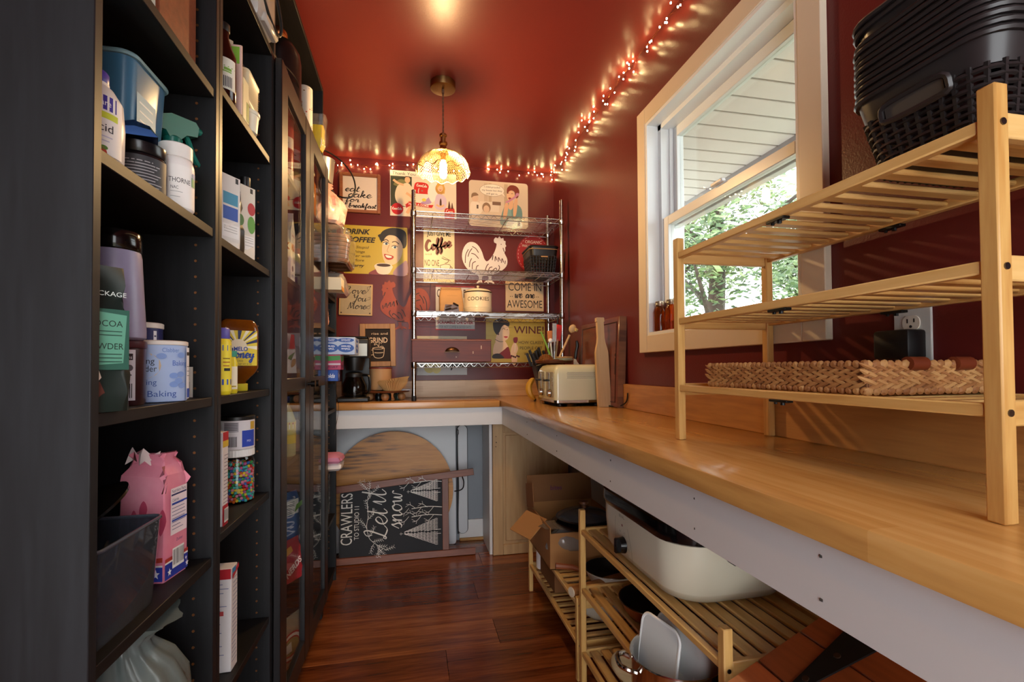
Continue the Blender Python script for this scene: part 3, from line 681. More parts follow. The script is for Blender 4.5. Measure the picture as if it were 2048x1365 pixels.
# 4 drink coffee
r_, w_, h_ = sign('tin_sign', 'yellow tin sign reading DRINK COFFEE with a smiling woman and a cup', -.409, -.022, 1.700, 2.003, mat('tin_yellow', '#c7ad3f', .33), .0015, r=.006)
p = Print(.0016)
p.blob('#1d1a1d', [(.215, .225), (.23, .27), (.28, .296), (.34, .295), (.378, .27), (.382, .20), (.365, .17), (.335, .19), (.30, .235), (.26, .235), (.235, .21)])
p.blob('#e7c9a2', [(.232, .13), (.235, .20), (.262, .245), (.31, .25), (.352, .21), (.355, .14), (.33, .085), (.285, .06), (.25, .075)], 5)
p.blob('#1d1a1d', [(.22, .235), (.245, .27), (.30, .288), (.345, .262), (.366, .215), (.36, .18), (.345, .215), (.315, .245), (.27, .25), (.245, .232), (.232, .21)])
p.blob('#1d1a1d', [(.205, .245), (.225, .255), (.238, .235), (.228, .20), (.218, .225)])
for x, y, a in ((.255, .195, 15), (.308, .175, -10)):
    p.ell('#f4ece0', x, y, .016, .009).ell('#35506a', x+.002, y, .008, .008).line('#231a16', [(x-.019, y+.004), (x, y+.012), (x+.019, y+.002)], .004)
p.line('#231a16', [(.24, .214), (.256, .222), (.272, .21)], .005).line('#231a16', [(.292, .205), (.312, .212), (.335, .196)], .005)
p.line('#c79a75', [(.275, .19), (.262, .15), (.272, .142)], .004).blob('#b3392f', [(.243, .128), (.262, .127), (.30, .118), (.295, .10), (.268, .093), (.25, .105)]).blob('#f5efe6', [(.25, .122), (.27, .121), (.29, .115), (.285, .107), (.262, .107)])
p.blob('#8a4348', [(.15, .0), (.19, .03), (.23, .04), (.26, .0)]).blob('#a7848f', [(.30, .0), (.315, .04), (.35, .07), (.383, .09), (.383, .0)])
p.blob('#e9ddc8', [(.19, .06), (.195, .025), (.215, .002), (.265, .002), (.285, .025), (.29, .058)]).ell('#e9ddc8', .24, .058, .05, .014).ell('#3b2117', .24, .058, .043, .010)
p.text('#26201a', 'DRINK', .085, h_-.055, .031, .15, 'CENTER', bold=.035, shear=.25).text('#26201a', 'COFFEE', .105, h_-.105, .031, .175, 'CENTER', bold=.035, shear=.25)
for t, y, ww in (('Do Stupid', .158, .125), ('Things', .130, .075), ('Faster with', .103, .14), ('More', .076, .065)): p.text('#4b4020', t, .09, y, .016, ww, 'CENTER', shear=.25)
p.text('#26201a', 'Energy', .075, .042, .018, .098, 'CENTER', bold=.02, shear=.25)
p.done(r_)

# 5 just give me coffee
r_, w_, h_ = sign('tin_sign', 'cream tin sign reading just give me Coffee, behind the wire shelf', .079, .277, 1.655, 2.006, mat('tin_old_cream', '#e6d6a8', .35, var=.12, scale=9), .0015)
p = Print(.0016)
p.text('#2b2a25', 'JUST GIVE ME', .098, h_-.045, .030, .152, 'CENTER', bold=.02)
p.script('#7a4034', 'Coffee', .012, .205, .170, .0135, .2, 12)
p.text('#8a7a56', 'and', .03, .18, .012, .04, 'CENTER').text('#6b5434', 'NO ONE', .053, .110, .040, .092, 'CENTER', bold=.01).text('#6b5434', 'GETS', .05, .060, .036, .088, 'CENTER', bold=.01)
p.blob('#efe6c6', [(.105, .115), (.112, .085), (.135, .072), (.16, .082), (.17, .12)]).line('#5b4632', [(.105, .115), (.112, .085), (.135, .072), (.16, .082), (.17, .118), (.138, .124), (.105, .115)], .0035).line('#5b4632', [(.17, .112), (.183, .10), (.165, .088)], .004)
p.line('#5b4632', [(.09, .075), (.12, .058), (.16, .062), (.186, .085)], .005).line('#5b4632', [(.115, .165), (.135, .155), (.16, .15), (.15, .135), (.135, .13)], .004).line('#5b4632', [(.12, .172), (.145, .162), (.172, .148)], .003)
p.text('#6b5434', 'HURT', .05, .018, .03, .088, 'CENTER')
p.done(r_)

# 6 white metal rooster, 9 rusty red rooster (same cut-out, mirrored)
ROO = [(.30, .0), (.33, .05), (.36, .08), (.36, .16), (.30, .21), (.20, .25), (.10, .32), (.03, .43), (.0, .55), (.02, .68), (.08, .79), (.17, .85), (.28, .84), (.37, .77), (.44, .65), (.48, .53), (.54, .47), (.62, .53), (.69, .63), (.74, .74), (.76, .84),
       (.71, .86), (.70, .92), (.74, .97), (.79, .95), (.82, 1.0), (.86, .95), (.91, .965), (.92, .91), (.96, .90), (.955, .84), (.975, .80), (.95, .77), (.955, .70), (.93, .66), (.985, .56), (1.0, .47), (.97, .38), (.88, .30), (.76, .235), (.66, .20), (.64, .10), (.70, .045), (.69, .02), (.60, .05), (.57, .01), (.54, .05), (.47, .03), (.50, .07), (.57, .10), (.57, .17), (.45, .17), (.43, .08), (.44, .03), (.38, .04)]
def rooster(nm, label, x0, z0, w_, h_, m_, cut, flip):
    fx = (lambda u: w_*(1-u)) if flip else (lambda u: w_*u)
    t = thing(nm, label, 'wall ornament', (x0, YB-.004, z0))
    pts = [(fx(u), h_*v) for u, v in ROO]
    if flip: pts = pts[::-1]
    MB_ = art(); MB_.prism(crom(pts, 2, True), 0, .002); MB_.build('body', m_, t, smooth=False)
    q = Print(.0021)
    for st in ([(.07, .42), (.08, .58), (.14, .70)], [(.16, .34), (.17, .44), (.21, .52)], [(.22, .30), (.23, .42), (.30, .46)], [(.20, .62), (.28, .60), (.36, .52)], [(.22, .76), (.30, .72), (.36, .64)], [(.13, .55), (.16, .64), (.22, .72)], [(.30, .28), (.32, .36), (.36, .38)],
               [(.66, .50), (.68, .60), (.66, .52)], [(.72, .48), (.73, .58), (.76, .50)], [(.79, .47), (.80, .56), (.84, .49)], [(.86, .45), (.88, .54), (.91, .46)], [(.94, .43), (.95, .50)], [(.90, .76), (.92, .70), (.93, .68)], [(.85, .83), (.87, .83)],
               [(.50, .28), (.54, .38), (.58, .42)], [(.56, .24), (.60, .34), (.66, .36)], [(.62, .24), (.68, .30), (.74, .34), (.76, .30)], [(.70, .24), (.76, .26), (.82, .34), (.80, .40)], [(.52, .20), (.58, .18), (.66, .19)]):
        q.line(cut, [(fx(u), h_*v) for u, v in st], w_*.017)
    q.done(t, 'cutout')['kind'] = 'stuff'
rooster('metal_rooster', 'white cut-out metal rooster on the wall behind the wire shelf', .325, 1.655, .302, .325, mat('white_metal', '#e6dcd6', .4, .0), '#54231f', False)
rooster('metal_rooster', 'rusty red cut-out metal rooster beside the wire shelf post', -.19, 1.345, .31, .32, mat('rust_red', '#a3452e', .5, .1, var=.25, scale=14), '#2a0e0a', True)

# 7 organic egg sign
t = thing('egg_sign', 'red egg-shaped sign reading organic free range eggs', 'sign', (.69, YB-.001, 1.745), group='signs on the back wall')
eg = [(.115+.115*math.cos(a)*(1-.10*math.sin(a)), .128+.128*math.sin(a)) for a in [2*math.pi*i/40 for i in range(40)]]
m = art(); m.prism(eg, 0, .004); m.build('panel', mat('tin_red', '#9c1f22', .35), t, smooth=False)
p = Print(.0041)
for k in range(0, 60, 2):
    a0, a1 = 2*math.pi*k/60, 2*math.pi*(k+1)/60; q = lambda a: (.115+.105*math.cos(a)*(1-.10*math.sin(a)), .128+.118*math.sin(a))
    p.line('#e8d5c6', [q(a0), q(a1)], .0018, 1)
p.text('#ecdccd', 'ORGANIC', .115, .195, .020, .115, 'CENTER').text('#ecdccd', 'FREE RANGE EGGS', .115, .170, .015, .155, 'CENTER')
p.blob('#eadccb', [(.06, .10), (.07, .14), (.085, .15), (.10, .12), (.14, .105), (.165, .14), (.18, .12), (.16, .07), (.11, .055), (.08, .07)]).ell('#eadccb', .075, .045, .010, .012).ell('#eadccb', .10, .035, .010, .012)
p.done(t)

# 8 love you more
r_, w_, h_ = sign('wooden_sign', 'small tan wooden sign reading Love You More', -.436, -.238, 1.440, 1.636, mat('tan_frame', '#c9a775', .5), .012, tilt=1.2)
m = art(); m.box(.008, w_-.008, .008, h_-.008, .012, .0135); m.build('face', mat('linen_board', '#b3a284', .7, var=.15, scale=40), r_)
p = Print(.0136)
for t, x, y, ww in (('Love', .030, .135, .125), ('You', .075, .088, .085), ('More', .05, .040, .11)): p.script('#2a211b', t, x, y, ww, .0040, .2, h=.021)
for a in ([(.155, .142), (.175, .16), (.178, .18), (.165, .175), (.172, .155)], [(.16, .095), (.18, .10), (.185, .115), (.172, .112)], [(.155, .04), (.17, .06), (.185, .055), (.178, .042), (.165, .05), (.19, .07)]): p.line('#2a211b', a, .0018)
p.done(r_, 'lettering')
m = art()
for x, y in ((.014, .014), (w_-.014, .014), (.014, h_-.014), (w_-.014, h_-.014)): m.cyl((x, y, .0135), (x, y, .0155), .0045, n=8)
m.build('nail', mat('nail_bronze', '#4a3526', .4, .8), r_)

# 10 rise and grind
oak = wood('oak_frame', '#b88a56', '#8f6436', 'Z', 8, .5, c3='#a6784a')
r_, w_, h_ = sign('framed_chalkboard', 'small oak framed chalkboard reading rise and GRIND', -.308, -.094, 1.117, 1.385, mat('chalk_brown', '#2a201c', .8), .006, tilt=-1.0)
fw_ = .032; f = art(); f.box(0, fw_, 0, h_, 0, .016, .002).box(w_-fw_, w_, 0, h_, 0, .016, .002).box(fw_, w_-fw_, 0, fw_, 0, .016, .002).box(fw_, w_-fw_, h_-fw_, h_, 0, .016, .002)
f.build('frame', oak, r_)
p = Print(.0062); ck = '#e6c9a4'
p.text(ck, 'rise and', .118, .200, .014, .098, 'CENTER').text(ck, 'GRIND', .108, .150, .032, .115, 'CENTER', bold=.015)
p.line(ck, [(.075, .115), (.08, .07), (.095, .055), (.125, .055), (.14, .07), (.145, .115)], .0035).line(ck, ell(.11, .115, .036, .006, 20), .003, 1).line(ck, [(.076, .105), (.055, .10), (.056, .075), (.08, .075)], .0035).line(ck, [(.085, .088), (.10, .086), (.12, .086), (.138, .088)], .004)
for a in ([(.11, .125), (.10, .14), (.085, .135), (.09, .148), (.098, .146)], [(.112, .125), (.115, .145), (.125, .15), (.128, .142)], [(.118, .122), (.13, .128), (.14, .122), (.134, .115), (.128, .12)]): p.line(ck, a, .0028)
p.done(r_, 'chalk_drawing')

# 11 cracked eggs
r_, w_, h_ = sign('tin_sign', 'white and grey tin sign reading SCRAMBLE ON OVER for hot coffee', .155, .407, 1.352, 1.640, mat('tin_white', '#ddd2c8', .4), .0015)
p = Print(.0016)
p.rect('#b22a33', 0, 0, w_, .008).rect('#b22a33', 0, h_-.008, w_, h_).rect('#aeb0ae', 0, .008, w_, .035)
p.text('#3a1f1f', 'CRACKED EGG', .126, h_-.075, .052, .235, 'CENTER', bold=.01).text('#9c2530', 'SCRAMBLE ON OVER', .126, .042, .021, .232, 'CENTER', bold=.035).text('#5c5e5e', 'FOR HOT COFFEE & GOOD EATS!', .126, .014, .015, .205, 'CENTER')
p.done(r_)

# 12 come in we are awesome
r_, w_, h_ = sign('wooden_sign', 'pale board reading COME IN we are AWESOME', .612, .872, 1.484, 1.680, mat('pale_board', '#dcbd93', .55, var=.08, scale=20), .010)
p = Print(.0101); k = '#241a15'
p.text(k, 'COME IN', .132, .135, .052, .225, 'CENTER').text(k, 'AWESOME', .13, .022, .050, .240, 'CENTER')
p.script(k, 'we', .060, .088, .052, .0055).script(k, 'are', .135, .088, .062, .0055)
for x in (.032, .044, .212, .224): p.ell(k, x, .096, .003, .003, 8)
p.done(r_, 'lettering')

# 13 wine
r_, w_, h_ = sign('tin_sign', 'yellow tin sign reading WINE! with a dark-haired woman and a glass', .480, .882, 1.140, 1.432, mat('tin_wine', '#bfa544', .36, var=.1, scale=30, stretch=(.1, 1, 1)), .0015)
p = Print(.0016)
for y in (.06, .12, .18, .24): p.line('#a88f38', [(.005, y), (.395, y)], .0012, 1)
p.blob('#e6c09a', [(.05, .05), (.055, .12), (.085, .15), (.125, .145), (.15, .10), (.15, .05), (.10, .03)]).blob('#7e1f22', [(.045, .03), (.08, .055), (.12, .085), (.15, .105), (.165, .06), (.185, .03), (.10, .028)]).blob('#2a1a18', [(.045, .03), (.05, .055), (.09, .06), (.12, .03)])
p.blob('#e6c09a', [(.065, .13), (.075, .19), (.105, .19), (.12, .14)]).blob('#e8c5a0', [(.075, .18), (.075, .23), (.105, .255), (.145, .245), (.158, .205), (.15, .165), (.125, .145), (.095, .155)])
p.blob('#211a1c', [(.05, .225), (.05, .27), (.085, .288), (.135, .286), (.158, .265), (.152, .24), (.125, .25), (.105, .235), (.092, .205), (.075, .185), (.06, .20)])
p.line('#2b1c18', [(.108, .222), (.12, .226), (.13, .22)], .003).line('#2b1c18', [(.138, .218), (.148, .222)], .003).blob('#b5333a', [(.118, .172), (.132, .176), (.148, .172), (.134, .164)]).line('#2b1c18', [(.06, .155), (.09, .14), (.115, .14)], .003).ell('#5c2a22', .083, .19, .005, .008)
p.blob('#e6c09a', [(.165, .05), (.17, .10), (.19, .135), (.205, .125), (.215, .09), (.195, .05)]).ell('#e6c09a', .19, .025, .02, .04).blob('#7b1d2a', [(.185, .165), (.185, .14), (.196, .13), (.21, .138), (.212, .168)]).line('#e9e2c8', [(.198, .13), (.195, .09), (.193, .07)], .003)
for k_ in range(5): p.ell('#4b1c18', .172+.012*k_, .045-.004*(k_ % 3), .007, .007, 8)
p.text('#5a1a16', 'WINE!', .29, .195, .048, .205, 'CENTER', bold=.008)
for t, y, ww in (('HOW CLASSY', .125, .17), ('PEOPLE GET', .088, .155), ('WASTED', .050, .10)): p.text('#3a301c', t, .305, y, .020, ww, 'CENTER')
p.done(r_)

# 14 tequila
r_, w_, h_ = sign('wooden_sign', 'pale board with lemons reading tequila, behind the drawer', .036, .354, 1.062, 1.312, mat('pale_grey_board', '#c9ccca', .5, var=.05, scale=12), .014)
m = art(); m.box(0, w_, h_-.018, h_, .014, .0155); m.build('top_edge', mat('pale_edge', '#dcd0b0', .5), r_)
p = Print(.0142)
p.ell('#cfc57c', .078, .048, .034, .034).ell('#d6cc84', .122, .045, .030, .034).line('#8c9a5c', [(.06, .075), (.08, .09), (.10, .082)], .006).script('#2c2b2a', 'tequila', .165, .055, .140, .0055)
p.blob('#e0d98c', [(.05, .15), (.08, .20), (.13, .19), (.14, .15), (.09, .13)]).script('#2c2b2a', 'lemons', .15, .16, .13, .006)
p.done(r_)

# ------------------------------------------------------------ chrome wire shelf
chrome = mat('chrome', '#bab7b1', .14, 1.0)
RX0, RX1, RY0, RY1 = .015, .893, 2.775, 3.075
ws = thing('wire_shelf', 'chrome wire shelving unit on the back counter', 'wire shelf', (RX0, RY0, HC))
for x in (RX0, RX1):
    for y in (RY0, RY1):
        m = MB(); pr = [(.011, HC+.0005), (.012, HC+.012)]
        z = HC+.02
        while z < 2.115: pr += [(.0120, z), (.0110, z+.001), (.0120, z+.002)]; z += .0254
        pr += [(.012, 2.12), (.009, 2.123)]; m.lathe(pr, 12, (x, y, 0)); m.build('post', chrome, ws, world=True)
        m = MB()
        m.lathe([(.013, HC+.0005), (.014, HC+.015), (.013, HC+.03)], 12, (x, y, 0)); m.build('foot', mat('black_foot', '#141313', .5), ws, world=True)
def zig(m, a, b, z0, z1, n):
    a, b = Vector(a), Vector(b); P = []
    for i in range(2*n+1):
        q = a.lerp(b, i/(2*n)); P.append((q.x, q.y, z1 if i % 2 == 0 else z0))
    m.tube(P, .0017, 4)
for zt in (2.003, 1.677, 1.432, 1.137):
    m = MB(); zb_ = zt-.026; r_ = .0024
    for y in (RY0, RY1):
        m.cyl((RX0, y, zt), (RX1, y, zt), r_, n=6).cyl((RX0, y, zb_), (RX1, y, zb_), r_, n=6); zig(m, (RX0+.02, y, 0), (RX1-.02, y, 0), zb_, zt, 17)
    for x in (RX0, RX1):
        m.cyl((x, RY0, zt), (x, RY1, zt), r_, n=6).cyl((x, RY0, zb_), (x, RY1, zb_), r_, n=6); zig(m, (x, RY0+.02, 0), (x, RY1-.02, 0), zb_, zt, 5)
    for k in range(13):
        y = RY0+(RY1-RY0)*(k+.5)/13; m.cyl((RX0, y, zt-.002), (RX1, y, zt-.002), .0016, n=4)
    for k in range(4):
        x = RX0+(RX1-RX0)*(k+.5)/4; m.cyl((x, RY0, zt-.006), (x, RY1, zt-.006), .0026, n=5)
    m.build('wire_tier', chrome, ws, world=True)
    for x in (RX0, RX1):
        for y in (RY0, RY1): MB().lathe([(.0135, zb_-.006), (.0165, zb_-.002), (.0155, zt+.004), (.0125, zt+.006)], 12, (x, y, 0), cap0=False, cap1=False).build('collar', chrome, ws, world=True)
# ------------------------------------------------------------ shared finishes and small builders
blackp = mat('black_plastic', '#151414', .38); blackg = mat('black_gloss', '#0d0d0e', .12); whitep = mat('white_plastic', '#ecebe8', .35)
steel = mat('brushed_steel', '#bdb9b2', .22, 1.0); clear = pane_mat('clear_plastic', '#eef4f2', 1.45, .04, .05); clearg = pane_mat('clear_glass', '#eef3f0', 1.5, 0.0, .0)
film = pane_mat('cellophane', '#f3efe8', 1.6, .08, .10)
def wrap(r, a0, c=(0, 0), z0=0.0, off=.0004):
    """Maps flat (u, v) onto a cylinder of radius r facing angle a0."""
    def f(p):
        a = a0 + p[0]/r; rr = r+off+p[2]
        return (c[0]+rr*math.cos(a), c[1]+rr*math.sin(a), z0+p[1])
    return f
def bend(m, c, fn, parts):
    m.use(ink(c))
    for g in parts: m.geo(g, fn)
def grid_rect(x0, y0, x1, y1, n=10, d=0.0):
    vs_ = []; fs = []
    for i in range(n+1):
        x = x0+(x1-x0)*i/n; vs_ += [(x, y0, d), (x, y1, d)]
    for i in range(n): fs.append((2*i, 2*i+2, 2*i+3, 2*i+1))
    return vs_, fs
def shift(g, dx=0, dy=0, dz=0): return [(x+dx, y+dy, z+dz) for x, y, z in g[0]], g[1]

# ------------------------------------------------------------ on the wire shelf
mah = wood('mahogany', '#6f2d1c', '#43170f', 'X', 6, .5, c3='#59221a')
t = thing('desk_drawer_box', 'dark red wooden drawer with a bronze cup pull, on the lowest wire tier', 'drawer', (.229, 2.755, 1.1405))
m = MB(); m.box(-.226, .226, .0, .016, 0, .131, .003); m.build('front_panel', mah, t)
m = MB(); m.box(-.215, -.203, .016, .29, .004, .118).box(.203, .215, .016, .29, .004, .118).box(-.203, .203, .278, .29, .004, .118).box(-.203, .203, .016, .278, .004, .012); m.build('box', mah, t)
m = MB(); m.box(-.228, .228, -.003, .018, .121, .129, .002); m.build('top_strip', wood('light_cherry', '#9a5a38', '#6d3620', 'X', 6, .4), t)
m = MB(); n = 16
secs = []
for i in range(9):
    a = math.pi/2*i/8; secs.append([(.040*math.cos(R(180*k/n))*math.cos(a*.0+0), -.002-.024*math.sin(a)*math.sin(R(180*k/n))**.6, .060+.026*math.sin(R(180*k/n))*(math.cos(a))) for k in range(n+1)])
m.loft(secs, False, False, False)
m.flat([(p[0], p[1]) for p in []], 0) if False else None
m.build('cup_pull', mat('dark_bronze', '#4a3526', .32, .9), t)
MB().box(-.045, .045, -.0022, 0, .055, .062, .0008).build('pull_flange', mat('dark_bronze'), t)
m = MB()
for a, b in (((.165, .095), (.170, .075)), ((.118, .062), (.122, .048)), ((.02, .032), (.026, .026))): m.box(a[0], b[0], -.0004, .0, b[1], a[1])
m.build('scratch', mat('scratch_pale', '#c9b29b', .7), t, props={'kind': 'stuff'})

enam = mat('cream_enamel', '#e2d2b2', .25, coat=.3)
t = thing('cookie_canister', 'round cream enamel canister lettered COOKIES with a black-rimmed lid', 'canister', (.402, 2.925, 1.433))
pr = [(.070, 0), (.083, .001), (.0845, .006)]
for k in range(5): pr += [(.0845, .008+.007*k), (.0858, .0115+.007*k), (.0845, .015+.007*k)]
pr += [(.0845, .135), (.0845, .137)]; MB().lathe(pr, 40).build('body', enam, t)
l = MB().lathe([(.0865, .130), (.0875, .134), (.085, .139), (.070, .150), (.040, .158), (.012, .161), (.0, .161)], 40).build('lid', enam, t)
MB().lathe([(.0868, .1305), (.0886, .1325), (.0880, .1365), (.0860, .1365)], 40, cap0=False, cap1=False).build('black_rim', blackg, l)
m = MB().lathe([(.006, .160), (.005, .168), (.009, .172), (.008, .178), (.0, .180)], 14); m.build('knob', enam, l)
m = MB(); bend(m, '#2a2623', wrap(.0845, R(-96), z0=.078), [text_geo('COOKIES', .022, 'CENTER', bold=.01, spacing=1.1)])
m.build('lettering', None, t)

kraft = mat('kraft_paper', '#b98b58', .75, var=.12, scale=18, bump=.2, bscale=60)
t = thing('cookie_bag', 'brown paper bag with a clear window, beside the cookie canister', 'bag', (.235, 2.90, 1.433))
secs = [[(x*s_+j, y, z) for x, y, _ in rrect(.07, .035, .012, 3)] for s_, z, j in ((1, 0, 0), (1.02, .05, .002), (.98, .10, -.002))]
secs += [[(x*.93, y*.55, .135) for x, y, _ in rrect(.07, .035, .012, 3)], [(x*.86, y*.28-.004, .152) for x, y, _ in rrect(.07, .035, .012, 3)]]
MB().loft(secs).build('bag_body', kraft, t)
MB().box(-.062, .062, -.014, .010, .146, .158, .004).build('rolled_top', kraft, t)
m = MB(); m.add([(-.045, -.0365, .012), (.045, -.0365, .012), (.035, -.033, .105), (-.025, -.033, .105)], [(0, 1, 2, 3)]); m.build('window', pane_mat('bag_window', '#6b4a33', 1.6, .15, .65), t)
m = MB(); g = random.Random(4)
for k in range(7):
    m.M = Matrix.Translation((g.uniform(-.03, .03), -.0355, g.uniform(.02, .06))) @ Matrix.Rotation(g.uniform(-.8, .8), 4, 'Y'); m.box(-.018, .018, -.004, 0, -.005, .005, .002)
m.build('biscuit', mat('choc_biscuit', '#3a2013', .6), t, props={'kind': 'stuff'})

def plain_basket(root, hx, hy, h, taper=.82, band=.25, rim=.004, mt=blackp, nx=10, ny=6, nz=7, parts=True, cr=.03, sw=.0045):
    """Tapered rectangular basket: solid band and rim at the top, open woven strips below."""
    zb_ = h*(1-band)
    S = lambda z: taper+(1-taper)*z/h
    m = MB()
    outer = [[(x*S(z), y*S(z), z) for x, y, _ in rrect(hx, hy, cr, 4)] for z in (zb_, h)]
    inner = [[(x*S(z)*.985, y*S(z)*.985, z) for x, y, _ in rrect(hx, hy, cr, 4)] for z in (h, zb_)]
    m.loft(outer+inner+[outer[0]], False, False); m.build('band', mt, root)
    m = MB(); P = [(x*1.012, y*1.012, h) for x, y, _ in rrect(hx, hy, cr, 5)]; m.tube(P, rim, 6, closed=True); m.build('rim', mt, root)
    m = MB()
    per = rrect(hx, hy, cr, 4); L_ = [Vector(p) for p in per]+[Vector(per[0])]
    tot = [0]
    for a, b in zip(L_, L_[1:]): tot.append(tot[-1]+(b-a).length)
    def at_(d):
        d %= tot[-1]
        for i in range(len(L_)-1):
            if tot[i+1] >= d: return L_[i].lerp(L_[i+1], (d-tot[i])/max(1e-9, tot[i+1]-tot[i]))
    nv = int(tot[-1]/(sw*2.9))
    for k in range(nv):
        p = at_(tot[-1]*k/nv)
        m.tube([(p.x*S(z), p.y*S(z), z) for z in (0, zb_*.5, zb_+.003)], sw*.55, 4, cap=False)
    nr = nz
    for r_i in range(nr):
        z = zb_*(r_i+.5)/nr; P = []
        for k in range(nv*2):
            p = at_(tot[-1]*k/(nv*2)); o_ = 1+(.010 if (k//2+r_i) % 2 else -.004)
            P.append((p.x*S(z)*o_, p.y*S(z)*o_, z))
        m.tube(P, sw*.5, 4, closed=True)
    m.build('weave', mt, root)
    m = MB(); m.loft([[(x*taper, y*taper, z) for x, y, _ in rrect(hx, hy, cr, 4)] for z in (0, .003)]); m.build('bottom', mt, root)
t = thing('plastic_basket', 'small black plastic basket with a tan stripe, at the end of the wire shelf', 'basket', (.795, 2.92, 1.680), group='black plastic baskets')
plain_basket(t, .090, .115, .165, .80, .34, .005, nz=6, sw=.007)
MB().tube([(x*1.005, y*1.005, .148) for x, y, _ in rrect(.090, .115, .03, 5)], .0022, 5, closed=True).build('stripe', mat('tan_stripe', '#a5835c', .5), t)
MB().box(-.022, .022, -.113, -.110, .098, .106, .002).build('tag', mat('tan_stripe'), t)

# ------------------------------------------------------------ back counter
t = thing('coffee_maker', 'black drip coffee maker with a glass carafe', 'coffee maker', (-.315, 2.88, HC+.0005))
m = MB(); m.box(-.085, .085, -.115, .105, 0, .026, .006); m.build('base', blackp, t)
m = MB(); m.box(-.08, .08, .045, .10, .026, .26, .006); m.build('column', blackp, t)
m = MB(); m.box(-.082, .082, -.085, .10, .245, .355, .012, 2); m.build('reservoir', blackp, t)
m = MB(); m.box(-.078, .078, -.084, .09, .355, .366, .004); m.build('lid', blackg, t)
m = MB(); m.box(-.02, .074, -.0875, -.085, .255, .325, .001); m.build('panel', mat('silver_panel', '#b7b9b2', .35, .4), t)
m = MB().lathe([(.045, .175), (.060, .24), (.060, .247)], 24, (0, -.03, 0)); m.build('brew_basket', blackp, t)
c = MB().lathe([(.050, .028), (.062, .032), (.068, .055), (.066, .09), (.052, .125), (.046, .14)], 28, (0, -.03, 0), cap1=False).build('carafe', pane_mat('carafe_glass', '#5c5148', 1.5, .0, .03), t)
MB().lathe([(.047, .136), (.050, .15), (.046, .160), (.02, .168), (0, .168)], 24, (0, -.03, 0)).build('carafe_lid', blackp, c)
MB().tube(crom([(.048, -.05, .148), (.080, -.075, .145), (.088, -.08, .11), (.085, -.078, .06), (.075, -.07, .05)], 4), .0075, 6).build('handle', blackp, c)
MB().lathe([(.052, .0265), (.052, .030)], 24, (0, -.03, 0)).build('hot_plate', mat('hot_plate', '#2a2624', .2, .8), t)

walnut = wood('reddish_walnut', '#7d4527', '#4c2413', 'X', 6, .4, c3='#653519')
t = thing('wooden_riser', 'round dark wood riser tray on ball feet beside the coffee maker', 'riser', (-.145, 2.905, HC+.0005))
MB().lathe([(.12, .046), (.132, .048), (.136, .054), (.130, .058), (.122, .056), (0, .056)], 40).build('tray_top', walnut, t)
for k in range(5):
    a = R(-160+70*k); MB().sphere((.095*math.cos(a), .095*math.sin(a), .0225), .023, 14, 9).build('ball_foot', wood('pale_ball', '#b98a58', '#8c5f38', 'Z', 6, .45), t)
RZ = HC+.0575
t = thing('stoneware_crock', 'tan stoneware crock standing on the round riser', 'crock', (-.178, 2.945, RZ))
tanc = mat('tan_stoneware', '#c79a6a', .5, var=.1, scale=10)
MB().lathe([(.055, 0), (.062, .004), (.064, .02), (.064, .12), (.066, .124), (.066, .132), (.060, .132), (.058, .02), (0, .018)], 32).build('body', tanc, t)
MB().tube(crom([(-.062, -.01, .105), (-.082, -.012, .102), (-.086, -.013, .095), (-.062, -.01, .088)], 3), .006, 6).build('lug_handle', mat('cream_enamel'), t)
MB().lathe([(.0672, .126), (.0685, .130), (.0672, .134), (.063, .134)], 32, cap0=False, cap1=False).build('rim', mat('red_brown_glaze', '#7a2e1a', .3), t)
filt = mat('unbleached_filter', '#c99a5f', .8, bump=.15, bscale=90)
for k, (lb, dx, dz, tl) in enumerate((('unbleached coffee filter at the bottom of the stack on the riser', .0, .0, .0), ('unbleached coffee filter in the middle of the stack on the riser', .006, .010, .05), ('topmost unbleached coffee filter, tilted in the stack on the riser', .016, .022, .14))):
    t = thing('coffee_filter', lb, 'coffee filter', (-.105+dx, 2.835, RZ+.001+dz), group='coffee filters on the riser'); t.rotation_euler = (0, -tl, 0)
    secs = []; n = 72
    for j in range(6):
        q = j/5; r_ = .048+.034*q; am = .0005+.0045*q
        secs.append([((r_+am*(1 if i % 2 else -1))*math.cos(2*math.pi*i/n), (r_+am*(1 if i % 2 else -1))*math.sin(2*math.pi*i/n), .048*q) for i in range(n)])
    MB().loft(secs, True, False).build('pleated_wall', filt, t, smooth=False)
t = thing('folded_paper', 'folded grey paper lying on the riser beside the coffee filters', 'paper', (-.035, 2.87, RZ+.0005))
m = MB(); m.box(-.03, .03, -.035, .03, 0, .004).box(-.026, .034, -.03, .028, .004, .008); m.build('sheet', mat('grey_paper', '#a9a8ac', .7), t)
for k, (x, c_) in enumerate(((-.19, '#1f2226'), (-.135, '#2a3a42'), (-.08, '#3a4a3c'))):
    t = thing('small_jar', ('dark small jar under the left of the round riser', 'blue-grey small jar under the middle of the round riser', 'green glass small jar under the round riser near the wire shelf')[k], 'jar', (x, 2.955, HC+.0005), group='jars under the riser')
    MB().lathe([(.018, 0), (.019, .003), (.019, .03), (.016, .034)], 16).build('glass', mat('jar_dark_%d' % k, c_, .15), t)
    MB().lathe([(.017, .034), (.017, .044), (.015, .045)], 16).build('cap', blackp, t)

